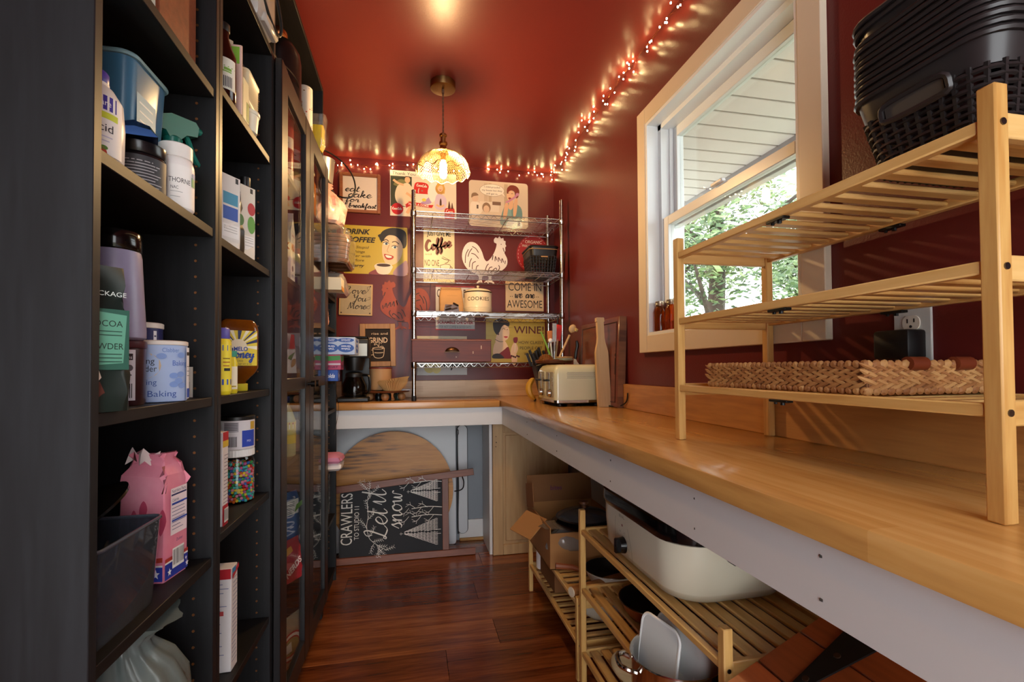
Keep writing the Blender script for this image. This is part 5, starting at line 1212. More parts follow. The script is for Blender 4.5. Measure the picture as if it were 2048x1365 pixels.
band(t, .029, .004, .078, '#f3efea', face(L0)+.1, 1.75, [('t', 'THORNE', '#2c2a28', .004, .046, .0085, .034), ('t', 'NAC', '#3a3836', -.004, .034, .0055, .011), ('r', '#9a9894', -.010, .029, .008, .0298), ('r', '#9a9894', -.010, .020, .004, .0208), ('r', '#3f8f5f', .024, .045, .034, .062), ('r', '#4a78b8', .026, .060, .036, .070)]+[('r', '#b9b6b0', -.046, .062-.007*k, -.028, .0635-.007*k) for k in range(7)])
teal = mat('teal_plastic', '#1d7a6c', .3, trans=.2)
t = thing('spray_bottle', 'teal green trigger spray bottle beside the vitamin bottle', 'spray bottle', (-.448, 1.030, ZB))
MB().lathe([(.030, 0), (.034, .004), (.033, .05), (.026, .085), (.017, .11), (.013, .13), (.013, .14)], 24).build('body', mat('teal_clear', '#2d9a86', .2, trans=.4), t)
MB().lathe([(.015, .128), (.016, .130), (.016, .158), (.012, .162)], 18).build('collar', teal, t)
m = MB(); m.M = Matrix.Rotation(R(58), 4, 'Z') @ Matrix.Rotation(R(90), 4, 'X'); m.prism([(-.062, .168), (-.04, .186), (-.01, .202), (.038, .206), (.045, .198), (.042, .178), (.02, .172), (.008, .158), (-.012, .156), (-.02, .166), (-.045, .164)], -.011, .011); m.build('head', teal, t)
m = MB(); m.M = Matrix.Rotation(R(58), 4, 'Z'); m.cyl((.044, 0, .194), (.062, 0, .194), .008, .009, 10); m.build('nozzle', teal, t)
m = MB(); m.M = Matrix.Rotation(R(58), 4, 'Z'); m.tube(crom([(.024, 0, .178), (.034, 0, .160), (.042, 0, .140), (.056, 0, .122)], 4), [.0055]*12+[.003], 6); m.build('trigger', teal, t)
# shelf above
t = carton('copper_tin', 'rust coloured tin box with a white edge on the top visible shelf', 'tin', -.54, -.415, .905, 1.045, 1.6745, 1.90, mat('rust_tin', '#8f4a2a', .55, var=.45, scale=60, bump=.2, bscale=120))
p = my_face(t); p.rect('#f4ead8', .112, 0, .119, .225); p.done(t, 'edge_stripe')

# ---- nearest bookcase, shelf at 1.048
ZS = 1.0485
t = pouch('cocoa_pouch', 'dark green cocoa powder pouch at the front of the middle shelf', 'pouch', (-.407, .733, ZS), .062, .040, .195, mat('pouch_dark', '#16231f', .35), rz=R(58), seed=3)
p = prt(ART, .0, (-.062, -.0212, 0))
p.rect('#2c5a4c', .035, .055, .089, .135).poly('#5f9c84', [(.036, .060), (.082, .064), (.086, .128), (.036, .132)]); p.text('#1a2a24', 'COCOA', .060, .112, .008, .042, 'CENTER').text('#1a2a24', 'POWDER', .060, .082, .008, .044, 'CENTER')
lines(p, '#2b4a40', .039, .080, (.105, .100, .075, .070, .065), .0012); p.text('#cfd8d2', 'PACKAGE', .062, .152, .006, .045, 'CENTER').poly('#e6d8c8', [(.036, .02), (.056, .045), (.052, .058), (.036, .05)]).poly('#5a2a20', [(.036, .006), (.062, .02), (.054, .040), (.036, .02)])
p.done(t, 'printed_label')
L0 = (-.452, .862, ZS); a = face(L0)
t = spun('chocolate_tub', 'dark brown drink tub with a white nutrition label under the lavender jar', 'tub', L0, [(.036, 0), (.038, .003), (.038, .088), (.036, .090)], mat('tub_maroon', '#38181c', .3), [(.0385, .089), (.0395, .091), (.0395, .099), (.037, .1005), (0, .1005)], mat('lid_maroon', '#4a2028', .35), n=28, cn='lid')
band(t, .038, .008, .086, '#d3d0d8', a+.25, .42, [('r', '#2a1a20', -.012, .070, .012, .080), ('t', 'kitchens', '#f2f0f4', 0, .072, .005, .021), ('e', '#5a565e', -.005, .058, .005, .005), ('e', '#5a565e', .007, .058, .005, .005), ('r', '#5a565e', -.012, .046, .010, .048), ('r', '#8a868e', -.012, .040, .008, .041)]+[('r', '#1b1b1d', -.008+.0024*k, .012, -.0068+.0024*k, .034) for k in range(8)])
t = spun('protein_jar', 'tall lavender powder jar with a black lid standing on the brown tub', 'jar', (L0[0], L0[1]-.006, ZS+.101), [(.036, 0), (.041, .004), (.041, .016), (.0385, .06), (.035, .13), (.033, .140)], mat('jar_lavender', '#a9a3c4', .35, trans=.2, var=.1, scale=50), [(.0335, .138), (.0350, .140), (.0345, .166), (.032, .169), (0, .169)], blackg, n=30, cn='lid')
L0 = (-.432, .948, ZS); a = face(L0)
t = spun('baking_powder_can', 'blue and white can printed Baking Powder with a white lid', 'can', L0, [(.0405, 0), (.042, .001), (.042, .098)], mat('can_blue', '#93acd8', .35), [(.0425, .097), (.0435, .098), (.0435, .1035), (.041, .105), (0, .105)], mat('lid_offwhite', '#e4dbd0', .4), n=40, cn='lid')
its = [('e', '#dcc3a4', -.020, .062, .024, .022), ('t', 'Baking', '#2b2f4a', -.022, .065, .010, .034), ('t', 'Powder', '#2b2f4a', -.020, .052, .010, .036), ('t', 'Clabber', '#6c86c4', .018, .085, .007, .026), ('t', 'Baking', '#5b78c4', .034, .062, .009, .028), ('t', 'Baking', '#3e5aa6', -.018, .030, .009, .032), ('t', 'Baking', '#3e5aa6', .006, .010, .010, .04)]
its += [('e', '#7f9cd6', u, v, .007, .005) for u, v in ((.022, .045), (.034, .047), (.022, .030), (.036, .028), (.030, .036), (.004, .078), (.034, .08), (-.03, .088))]
its += [('r', '#eef0f4', .046, .004, .060, .094), ('r', '#2a2a30', .0475, .080, .058, .086), ('r', '#6a6a74', .0475, .060, .058, .061), ('r', '#6a6a74', .0475, .052, .058, .053), ('r', '#6a6a74', .0475, .044, .058, .045), ('r', '#2f50b4', .047, .006, .059, .022)]
band(t, .042, .002, .096, '#a9bde2', a, 1.6, its)
t = spun('salt_can', 'navy round salt can with a white lid behind the baking powder', 'can', (-.492, 1.005, ZS), [(.037, 0), (.038, .001), (.038, .132)], mat('navy', '#1d1f58', .4), [(.0385, .131), (.0395, .132), (.0395, .140), (.037, .1415), (0, .1415)], mat('lid_offwhite'), n=30, cn='lid')
band(t, .038, .012, .128, '#1d1f58', face((-.49, 1.0)), .9, [('r', '#e6e6ee', .024, .09, .030, .126), ('r', '#4a4a6a', .025, .115, .029, .118), ('r', '#4a4a6a', .025, .105, .029, .108)])
t = carton('paper_carton', 'small white carton with nutrition print and barcode behind the baking powder', 'carton', -.47, -.425, 1.022, 1.050, ZS, ZS+.098, mat('carton_white', '#e9e2d6', .5))
p = px_face(t); lines(p, '#6c675f', .003, .024, [.085-.006*k for k in range(8)], .0012, random.Random(2)); barcode(p, .003, .008, .025, .034); p.done(t, 'printed_label')
p = my_face(t); lines(p, '#6c675f', .018, .042, [.085-.006*k for k in range(8)], .0012, random.Random(3)); barcode(p, .018, .008, .043, .034); p.done(t, 'printed_label')
t = thing('paper_slip', 'curled white paper slip leaning behind the small carton', 'paper', (-.435, 1.056, ZS+.0005)); m = MB(); m.loft([[(-.012+.026*q, .004*math.sin(q*3), z) for q in (0, .33, .66, 1)] for z in (.0, .03, .06)], False, False, False); m.build('sheet', mat('paper_white', '#e6dfd4', .7), t)

# ---- nearest bookcase, shelf at .728
ZD = .7285
t = thing('sugar_bag', 'pink paper sugar bag with blue stars and an open crumpled top', 'bag', (-.458, .995, ZD)); t.rotation_euler = (0, 0, R(-8)); t.scale = (.80, .84, 1.04)
pink = mat('paper_pink', '#df6f8c', .55, var=.25, scale=9, col2='#f0a2b2', bump=.15, bscale=40)
g = random.Random(9); secs = []
for j, (s_, z) in enumerate(((.96, 0), (1.0, .008), (1.02, .05), (1.0, .10), (.98, .15), (.99, .165), (.90, .180), (.78, .196), (.70, .205), (.72, .214))):
    secs.append([(x*s_+g.gauss(0, .0006 if j < 5 else .004), y*(s_ if j < 7 else s_*.8)+g.gauss(0, .0006 if j < 5 else .004), z+(g.gauss(0, .003) if j > 5 else 0)) for x, y, _ in rrect(.048, .040, .006, 3)])
MB().loft(secs).build('bag_body', pink, t, ang=25)
m = MB(); secs = []
for j in range(5):
    q = j/4; secs.append([(-.05+.06*i/5+.01*q, -.02+.01*math.sin(i*1.3+q), .198+.022*q+.008*math.sin(i*2.1+q*2)) for i in range(6)])
m.loft(secs, False, False, False); m.build('torn_flap', mat('paper_inside', '#e7d2cf', .6), t)
p = prt(FXM, .0, (.0495, -.040, 0)); p.rect('#2b3a9c', .001, .004, .079, .030).rect('#f1ede8', .001, .030, .079, .033).rect('#b83a2e', .001, .033, .079, .039)
p.rect('#f3e3e6', .018, .075, .074, .155).rect('#2c2f5e', .020, .142, .072, .145).text('#23234a', 'Nutrition Facts', .046, .147, .006, .048, 'CENTER').text('#23234a', 'Calories', .034, .132, .005, .022, 'CENTER'); lines(p, '#4a4a7a', .021, .070, [.126-.006*k for k in range(8)], .001, random.Random(5)); p.rect('#2c4aa8', .020, .127, .072, .130).rect('#2c4aa8', .020, .098, .072, .101)
p.text('#4a3a7a', 'Zucker', .046, .062, .005, .022, 'CENTER'); barcode(p, .022, .018, .062, .052)
for x, y, s_ in ((.010, .016, .007), (.070, .014, .006), (.066, .024, .004)): p.poly('#f2f0f4', [(x+s_*(1 if i % 2 == 0 else .42)*math.sin(i*math.pi/5), y+s_*(1 if i % 2 == 0 else .42)*math.cos(i*math.pi/5)) for i in range(10)])
p.done(t, 'printed_label')
p = prt(ART, .0, (-.048, -.0415, 0)); p.rect('#2b3a9c', .002, .004, .094, .028).rect('#f1ede8', .002, .028, .094, .031).poly('#b83a2e', [(.002, .031), (.094, .036), (.094, .044), (.002, .038)])
for x, y, s_ in ((.055, .018, .007), (.08, .016, .009), (.03, .014, .005)): p.poly('#f2f0f4', [(x+s_*(1 if i % 2 == 0 else .42)*math.sin(i*math.pi/5), y+s_*(1 if i % 2 == 0 else .42)*math.cos(i*math.pi/5)) for i in range(10)])
for k in range(5): p.blob('#c64a68', [(.01+.02*k, .06+.02*(k % 3)), (.022+.02*k, .085+.02*(k % 3)), (.014+.02*k, .11+.015*(k % 3)), (.005+.02*k, .085+.02*(k % 3))])
p.done(t, 'printed_label')
t = thing('plastic_bin', 'smoky clear plastic bin full of utensils on the low near shelf', 'bin', (-.515, .812, ZD))
smoke = pane_mat('smoky_plastic', '#8e98a6', 1.45, .05, .12)
MB().loft([[(x*s_, y*s_, z) for x, y, _ in rrect(.115, .088, .015, 3)] for s_, z in ((.92, 0), (.93, .003), (1.0, .135), (.985, .135), (.915, .004))]).build('bin_wall', smoke, t)
MB().tube([(x, y, .1355) for x, y, _ in rrect(.115, .088, .015, 4)], .0028, 6, closed=True).build('rim', mat('bin_rim', '#4d545e', .2), t)
for k, (x, y, tl) in enumerate(((.06, -.03, 20), (.045, -.01, 25), (.075, .0, 16))):
    q = thing('metal_skewer', ('leftmost metal skewer in the smoky bin', 'middle metal skewer in the smoky bin', 'metal skewer closest to the sugar bag in the smoky bin')[k], 'skewer', (-.515+x, .812+y, ZD+.006), group='skewers in the smoky bin'); q.rotation_euler = (R(-tl), R(8), 0)
    MB().cyl((0, 0, 0), (0, 0, .12), .0018, n=6).build('rod', steel, q)
t = thing('pan_lid', 'black pot lid leaning on top of the smoky bin', 'pot lid', (-.49, .82, ZD+.150)); t.rotation_euler = (R(8), R(-32), R(20))
MB().lathe([(.085, 0), (.086, .004), (.060, .018), (.02, .026), (0, .026)], 36).build('lid', blackg, t)
t = thing('black_pan', 'black roasting pan tipped up behind the smoky bin rim', 'pan', (-.525, .79, ZD+.085)); t.rotation_euler = (R(12), R(-26), R(30))
MB().loft([[(x*s_, y*s_, z) for x, y, _ in rrect(.075, .055, .02, 4)] for s_, z in ((.8, .0), (1, .05), (.97, .05), (.78, .004))]).build('pan', mat('pan_black', '#1a1512', .25, .4), t)
# ---- nearest bookcase, lowest shelf
t = sack('plastic_bag', 'grey plastic carrier bag bunched on the lowest shelf', 'bag', (-.475, .905, .4005), .115, .125, .29, mat('bag_grey', '#77827f', .25, var=.45, scale=10, bump=1.0, bscale=16, stretch=(1, 1, .35)), seed=5, neck=.45, lump=.2, fold=13, n=64)

# ---- second bookcase, shelf at 1.705
ZT = 1.7055
t = spun('syrup_bottle', 'dark brown syrup bottle with a green and white label', 'bottle', (-.418, 1.185, ZT), [(.026, 0), (.029, .004), (.029, .105), (.022, .125), (.014, .15), (.014, .165)], mat('bottle_brown', '#2c0e08', .12), [(.015, .163), (.016, .165), (.016, .18), (0, .181)], blackp)
band(t, .029, .022, .092, '#e6e6d8', face((-.418, 1.185)), 1.1, [('r', '#7fae4a', -.02, .072, .03, .074), ('r', '#7fae4a', -.02, .060, .02, .063), ('r', '#7fae4a', .004, .064, .02, .070)]+[('r', '#2b2330', -.018+.003*k, .026, -.0165+.003*k, .050) for k in range(13)])
t = thing('paper_sachet', 'pale pink and green sachet beside the syrup bottle', 'sachet', (-.415, 1.232, ZT)); m = MB(); m.loft([[(x, y, z) for x, y, _ in rrect(.025, .004, .0035, 2)] for z in (0, .06, .12, .165)]); m.build('sachet_body', mat('sachet_pink', '#d9b6a8', .6), t); MB().box(-.02, .02, -.0046, -.004, .12, .16).build('green_patch', ink('#86b83e'), t)
creamp = mat('cream_plastic', '#d8cfae', .4)
t = spun('white_cup', 'white lidded cup at the front of the second bookcase, under the cream tub', 'cup', (-.412, 1.328, ZT), [(.022, 0), (.026, .002), (.030, .046)], mat('cup_white', '#e6e0cc', .4), [(.031, .045), (.0325, .047), (.0325, .053), (.030, .055), (0, .055)], mat('cup_white'), cn='lid')
t = thing('cream_tub', 'cream ribbed plastic tub tilted on the white cup', 'tub', (-.425, 1.325, ZT+.058)); t.rotation_euler = (R(-4), 0, 0)
MB().loft([[(x*s_, y*s_, z) for x, y, _ in rrect(.032, .048, .012, 3)] for s_, z in ((.9, 0), (1, .004), (1, .012), (.97, .014), (.97, .075), (1.03, .078), (1.03, .084))]).build('tub_body', creamp, t)
p = prt(FXM, 0, (.0315, -.04, .02)); lines(p, '#b6ad8c', .0, .08, [.006*k for k in range(9)], .001); p.done(t, 'rib')
t = pouch('flour_pouch', 'pale cream snack pouch behind the syrup bottle', 'pouch', (-.455, 1.27, ZT), .07, .06, .215, mat('pouch_cream', '#e1d8c6', .4), rz=R(50), seed=8)
t = sack('bread_bag', 'crinkled clear plastic bag with dark bread at the back of the second bookcase', 'bag', (-.47, 1.405, ZT), .055, .05, .22, pane_mat('crinkle_dark', '#7a6a62', 1.6, .12, .45), seed=14, lump=.22)
t = thing('food_box', 'cream cardboard box with a green corner beside the syrup bottle', 'box', (-.405, 1.262, ZT)); MB().box(-.014, .014, -.02, .02, 0, .10, .001).build('box_body', mat('carton_cream', '#ddd6ae', .5), t); MB().box(.0141, .0146, .004, .02, .004, .05).build('green_patch', ink('#6f8a3c'), t)
t = thing('hand_mixer', 'white appliance with a looped black cord on top of the second bookcase', 'appliance', (-.43, 1.405, 2.0205)); t.rotation_euler = (0, R(0), R(-4))
MB().box(-.05, .055, -.075, .055, 0, .15, .02, 2).build('housing', mat('appliance_white', '#b9b4ae', .3), t)
MB().box(.04, .062, -.05, .05, .004, .03, .006).build('foot', mat('appliance_white'), t)
MB().tube(crom([(.058, .025, .15), (.072, .0, .10), (.075, .028, .045), (.066, .038, .020), (.060, .0, .028), (.055, -.045, .06)], 6), .0042, 7).build('cord', blackp, t)

# ---- second bookcase, shelf at 1.383
ZP = 1.3835
t = pouch('sweetener_pouch', 'white pouch with blue squares on the second bookcase', 'pouch', (-.42, 1.205, ZP), .065, .04, .165, mat('pouch_white', '#ddd8d2', .4), rz=R(62), seed=21)
p = prt(ART, 0, (-.0325, -.0212, 0)); p.rect('#d9d4ce', .006, .012, .058, .162).rect('#2b2a2c', .045, .148, .053, .160).rect('#3f8fb0', .012, .095, .052, .122).rect('#2a52a8', .012, .060, .052, .090).rect('#e9e6e2', .010, .020, .055, .050); lines(p, '#8a8580', .014, .05, (.044, .038, .032), .001); p.done(t, 'printed_label')
t = pouch('dark_pouch', 'narrow black pouch between the two white pouches', 'pouch', (-.425, 1.268, ZP), .055, .03, .160, mat('pouch_black', '#151716', .3), rz=R(62), seed=22)
p = prt(ART, 0, (-.0275, -.0162, 0)); p.ell('#4f7a3c', .04, .085, .010, .014).ell('#b0382e', .03, .055, .008, .010); p.done(t, 'printed_label')
t = pouch('fruit_pouch', 'white pouch with red and green dots on the second bookcase', 'pouch', (-.418, 1.318, ZP), .06, .035, .185, mat('pouch_white2', '#dcd6ca', .4), rz=R(62), seed=23)
p = prt(ART, 0, (-.03, -.019, 0)); p.rect('#d8d2c6', .008, .012, .054, .18).rect('#2b2a2c', .038, .165, .046, .177).ell('#b22a34', .042, .125, .012, .016).ell('#5d9a3c', .042, .085, .012, .022).rect('#e9e6e2', .02, .02, .05, .055); lines(p, '#8a8580', .022, .048, (.05, .044, .038, .03), .001); p.done(t, 'printed_label')
t = carton('striped_packet', 'thin red and white striped packet beside the sauce bottle', 'packet', -.425, -.400, 1.352, 1.362, ZP, ZP+.155, mat('packet_white', '#e2ddd6', .4))
p = my_face(t); p.rect('#b8243a', .002, .12, .023, .15)
for k in range(9): p.rect('#b8243a' if k % 2 else '#3a3a8a', .004, .015+.011*k, .021, .021+.011*k)
p.done(t, 'printed_label')
t = spun('sauce_bottle', 'tall dark glass sauce bottle with a pale label', 'bottle', (-.437, 1.405, ZP), [(.021, 0), (.0225, .003), (.0225, .125), (.020, .145), (.011, .18), (.010, .215)], mat('bottle_darkglass', '#1b1a18', .1), [(.0125, .212), (.0130, .214), (.0130, .236), (0, .237)], blackp)
band(t, .0225, .015, .11, '#cdd08c', face((-.437, 1.405))+.5, 1.2, [('r', '#4a4a3a', .0, .09, .02, .094), ('r', '#6a6a4a', .0, .07, .02, .072), ('r', '#6a6a4a', .0, .06, .02, .062)])
# ---- second bookcase, shelf at 1.048
t = carton('orange_box', 'thin orange box standing at the edge of the honey shelf', 'box', -.46, -.398, 1.110, 1.122, ZS, ZS+.245, mat('orange_card', '#c98a2e', .5))
yel = mat('bottle_yellow', '#e3cf2c', .35)
t = spun('yellow_bottle', 'tall yellow bottle with a blue cap beside the honey', 'bottle', (-.411, 1.160, ZS), [(.021, 0), (.0235, .004), (.0235, .115), (.019, .124)], yel, [(.0195, .121), (.0205, .123), (.0205, .143), (.018, .146), (0, .146)], mat('cap_blue', '#5a55a8', .4), n=24)
band(t, .0235, .008, .11, '#e9d63a', face((-.41, 1.16))+.3, 1.3, [('r', '#3a56a8', -.03, .096, .03, .108), ('r', '#3a56a8', -.03, .022, .03, .034), ('r', '#7a5a1a', .0, .078, .016, .080), ('r', '#a8542a', .0, .070, .016, .072), ('r', '#a8542a', .0, .062, .014, .064), ('r', '#2a2a2a', .002, .052, .016, .058), ('r', '#f0ead0', -.028, .036, -.01, .094)])
t = spun('small_yellow_bottle', 'small yellow bottle with a teal cap in front of the honey', 'bottle', (-.406, 1.218, ZS), [(.011, 0), (.0125, .003), (.0125, .070), (.010, .078), (.009, .085)], yel, [(.0095, .084), (.0115, .086), (.0115, .098), (0, .099)], mat('cap_teal', '#3f9a86', .4), n=18)
band(t, .0125, .01, .062, '#efe9cf', face((-.406, 1.218))+.4, .9, [('r', '#b8a23a', -.004, .015, .006, .018)])
t = thing('honey_jug', 'upside-down honey jug with a yellow cap and sunburst label', 'jug', (-.444, 1.372, ZS)); t.rotation_euler = (0, 0, R(30))
MB().loft([[(x, y, z) for x, y, _ in rrect(a_, b_, min(a_, b_)*.55, 4)] for a_, b_, z in ((.018, .016, .018), (.020, .018, .024), (.040, .026, .045), (.047, .030, .060), (.047, .030, .160), (.042, .027, .176), (.034, .022, .184))]).build('jug', mat('honey', '#a85e14', .12, trans=.45, col2='#6e3208', var=.3, scale=18), t)
MB().lathe([(.024, 0), (.025, .002), (.025, .018), (.022, .019)], 26).build('cap', mat('cap_yellow', '#d8c62e', .4), t)
p = prt(ART, 0, (-.040, -.0305, .065)); p.rect('#e0c63a', 0, 0, .08, .09); cx_, cy_ = .036, .05
for k in range(11):
    a0, a1 = R(-8+18*k), R(1+18*k); p.poly('#2b2f5a' if k % 2 else '#f0e6c8', [(cx_, cy_), (min(.08, max(0, cx_+.06*math.cos(a0))), min(.09, cy_+.06*math.sin(a0))), (min(.08, max(0, cx_+.06*math.cos(a1))), min(.09, cy_+.06*math.sin(a1)))])
p.ell('#e9d9b8', cx_, cy_, .020, .018); p.text('#2b4a9c', 'MELO', .042, .038, .010, .032, 'CENTER', bold=.03).script('#2b4a9c', 'Coney'.replace('C', 'h'), .016, .020, .056, .0032).text('#3a3320', 'EST. 1922', .034, .010, .004, .026, 'CENTER').text('#3a3320', 'NET WT 32 OZ', .052, .002, .004, .03, 'CENTER')
p.done(t, 'printed_label')
# ---- second bookcase, shelf at .760
ZG = .7605
t = carton('cracker_box', 'narrow white and red box beside the candy jar', 'box', -.47, -.403, 1.160, 1.192, ZG, ZG+.205, mat('carton_white2', '#e6e0de', .5))
p = px_face(t); p.rect('#b8242e', 0, .0, .032, .045).rect('#b8242e', 0, .185, .032, .205).rect('#d8b83a', 0, .172, .032, .186); lines(p, '#6a5a6a', .004, .028, [.05+.008*k for k in range(14)], .0014); barcode(p, .004, .008, .028, .038); p.done(t, 'printed_label')
t = thing('candy_jar', 'clear jar full of rainbow candy balls with a white lid', 'jar', (-.447, 1.385, ZG))
MB().lathe([(.038, 0), (.041, .003), (.042, .012), (.042, .105), (.037, .116), (.036, .120)], 32, cap1=False).build('glass', clearg, t)
m = MB(); secs = []
for z, r_ in ((.118, .038), (.120, .0405), (.136, .0405), (.138, .038), (.138, .0002)): secs.append([((r_+(.0006 if i % 2 else 0))*math.cos(2*math.pi*i/72), (r_+(.0006 if i % 2 else 0))*math.sin(2*math.pi*i/72), z) for i in range(72)])
m.loft(secs); m.build('lid', whitep, t, smooth=False)
m = MB(); g = random.Random(31); cc = [ink(c, .25) for c in ('#c0273a', '#d8632a', '#e2c23a', '#3f9a5a', '#3a6ab8', '#b85a9a', '#e08aa0', '#4ab0b0')]
for c_ in cc: m.use(c_)
nz_ = 0; z = .007
while z < .098:
    off = g.uniform(0, 6); n_ = 33
    for i in range(n_):
        a_ = 2*math.pi*i/n_+off; m.cur = g.randrange(8); rr = .0365+g.uniform(-.002, .001); m.sphere((rr*math.cos(a_), rr*math.sin(a_), z+g.uniform(-.0015, .0015)), .0042, 6, 4)
    z += .0070
for i in range(60):
    a_ = g.uniform(0, 6.28); rr = .034*math.sqrt(g.random()); m.cur = g.randrange(8); m.sphere((rr*math.cos(a_), rr*math.sin(a_), .099), .0042, 6, 4)
m.build('candy_ball', None, t, props={'kind': 'stuff'})
L0 = (-.447, 1.382, ZG+.1385)
t = spun('frosting_can', 'blue and white can with a black lid standing on the candy jar', 'can', L0, [(.040, 0), (.0415, .001), (.0415, .075)], mat('can_white', '#d9d3d6', .4), [(.042, .074), (.043, .075), (.043, .083), (.040, .085), (0, .085)], blackp, n=36, cn='lid')
band(t, .0415, .002, .074, '#dcd6d8', face(L0), 1.5, [('r', '#2f49b0', .012, .006, .05, .048), ('r', '#c9a23a', .034, .050, .05, .07), ('e', '#c9a23a', .042, .058, .008, .008), ('t', 'MIX', '#d6dcf2', .03, .018, .006, .012), ('r', '#a8a2a8', -.03, .045, .004, .07)]+[('r', '#4a464c', -.028, .066-.004*k, .002, .0675-.004*k) for k in range(5)]+[('r', '#1b1b1d', -.032+.0028*k, .008, -.0305+.0028*k, .034) for k in range(12)])
# ---- second bookcase, shelf at .411
t = carton('recipe_box', 'white box with blue text lines on the low shelf of the second bookcase', 'box', -.52, -.405, 1.222, 1.262, .4115, .4115+.235, mat('carton_white2'))
p = px_face(t); lines(p, '#5a6a9a', .004, .036, [.02+.010*k for k in range(20)], .0014, random.Random(6)); p.poly('#b8242e', [(0, .21), (.04, .225), (.04, .235), (0, .222)]).rect('#3a86b8', 0, .224, .02, .235); p.done(t, 'printed_label')
p = my_face(t); lines(p, '#5a6a9a', .062, .112, [.02+.010*k for k in range(19)], .0014, random.Random(7)); p.rect('#b8242e', .06, .212, .115, .235).rect('#c04a4a', .07, .13, .10, .14); p.done(t, 'printed_label')

# ---- extension box
ZE = 2.0385
t = spun('metal_kettle', 'dark grey metal dome canister in the extension box', 'canister', (-.455, 1.80, ZE), [(.070, 0), (.075, .004), (.075, .15), (.070, .18), (.052, .21), (.030, .225), (0, .228)], mat('gunmetal', '#3a3a3c', .28, .8))
MB().lathe([(.024, .226), (.030, .235), (.030, .25), (.022, .262), (0, .265)], 24).build('knob', mat('copper_knob', '#a8653a', .25, .9), t)
t = thing('thin_cable', 'thin black cable hanging over the extension box edge', 'cable', (-.40, 1.60, ZE))
MB().tube(crom([(-.43, 1.56, 2.06), (-.40, 1.62, 2.075), (-.385, 1.74, 2.10), (-.383, 1.80, 2.08), (-.384, 1.83, 2.05)], 6), .002, 5).build('cord', blackp, t, world=True)
t = spun('paper_towel_roll', 'white roll printed with red and brown leaves in the extension box', 'roll', (-.418, 2.045, ZE), [(.027, 0), (.030, .003), (.030, .195), (.026, .199), (0, .199)], mat('roll_white', '#e8e2d6', .6)); 
m = MB(); g = random.Random(8); f_ = wrap(.030, face((-.418, 2.045)))
for k in range(22):
    m.use(ink(g.choice(('#a8432e', '#8a6a3a', '#c0564a')))); u, v = g.uniform(-.04, .04), g.uniform(.01, .19); e_ = ell(u, v, g.uniform(.002, .005), g.uniform(.0015, .003), 8); m.geo(([(x, y, 0) for x, y in e_], [tuple(range(8))]), f_)
m.build('leaf_print', None, t, props={'kind': 'stuff'})
t = thing('noodle_bag', 'clear bag of bright yellow noodles in the extension box', 'bag', (-.395, 2.165, ZE)); g = random.Random(2)
m = MB(); m.loft([[(x*s_+g.gauss(0, .001), y*s_, z) for x, y, _ in rrect(.030, .028, .008, 3)] for s_, z in ((.7, 0), (1, .02), (1.0, .08), (1.05, .10))]); m.build('noodles', mat('noodle_yellow', '#d9bf1e', .5, var=.3, scale=40, stretch=(4, 4, .3)), t)
m = MB(); m.loft([[(x*s_+g.gauss(0, .001), y*s_*.9, z) for x, y, _ in rrect(.032, .030, .008, 3)] for s_, z in ((.72, -.0), (1.02, .02), (1.03, .10), (1.2, .125), (1.28, .145))], False, False); m.build('wrapper', film, t)

# ---- glass door bookcase
Z1, Z2, Z3, Z4, Z5 = 1.7455, 1.4055, 1.0905, .8055, .4005
redc_ = mat('can_red', '#a8241e', .3)
for k, (x, y, z, lb) in enumerate(((-.435, 1.775, Z1, 'lower red food can of the stack nearest the door hinge'), (-.435, 1.775, Z1+.1105, 'upper red food can of the stack nearest the door hinge'), (-.432, 1.875, Z1, 'lower red food can of the second stack behind the glass'), (-.432, 1.875, Z1+.1105, 'upper red food can of the second stack behind the glass'))):
    t = spun('food_can', lb, 'can', (x, y, z), [(.036, 0), (.0375, .001), (.0375, .003), (.0365, .004), (.0365, .105), (.0375, .106), (.0375, .109), (.035, .109), (.034, .106), (0, .106)], redc_, n=28, group='red food cans behind the glass')
    band(t, .0366, .006, .045, '#e2d9cf', face((x, y)), 1.3, [('r', '#8a8a6a', -.02, .02, .02, .024), ('r', '#b8553a', -.03, .03, .01, .034)])
t = spun('honey_jar', 'tall jar of orange honey behind the far glass door', 'jar', (-.425, 2.165, Z1), [(.026, 0), (.029, .004), (.029, .14), (.022, .16), (.021, .185)], mat('honey_orange', '#b8752a', .15, trans=.3), [(.023, .184), (.024, .186), (.024, .203), (0, .204)], mat('lid_cream', '#cfc6a8', .4), cn='lid')
t = spun('pickle_jar', 'jar with a white and green label behind the far glass door', 'jar', (-.425, 2.235, Z1), [(.024, 0), (.027, .004), (.027, .12), (.022, .135)], mat('jar_green', '#7d8a3a', .2), [(.023, .134), (.025, .136), (.025, .152), (0, .153)], whitep, cn='lid')
band(t, .027, .012, .12, '#e2e0c8', face((-.425, 2.235)), 1.3, [('r', '#8aa83e', -.02, .03, .02, .06), ('r', '#c8b03a', -.02, .08, .02, .10)])
t = carton('baking_box', 'yellow box with red letters tilted behind the white carton', 'box', -.50, -.455, 1.86, 1.945, Z2, Z2+.275, mat('card_yellow', '#d8b22e', .5)); t.rotation_euler = (0, 0, R(-12))
p = my_face(t); p.text('#a8321e', 'MILLED', .024, .235, .010, .038, 'CENTER', bold=.03); lines(p, '#8a6a1e', .006, .04, [.16+.012*k for k in range(5)], .0016); p.done(t, 'lettering')
p = px_face(t); p.text('#a8321e', 'MILLED', .042, .235, .014, .07, 'CENTER', bold=.03); lines(p, '#8a6a1e', .01, .075, [.14+.012*k for k in range(6)], .0016); p.done(t, 'lettering')
t = thing('milk_carton', 'white gable-top carton with red print behind the near glass door', 'carton', (-.425, 1.765, Z2))
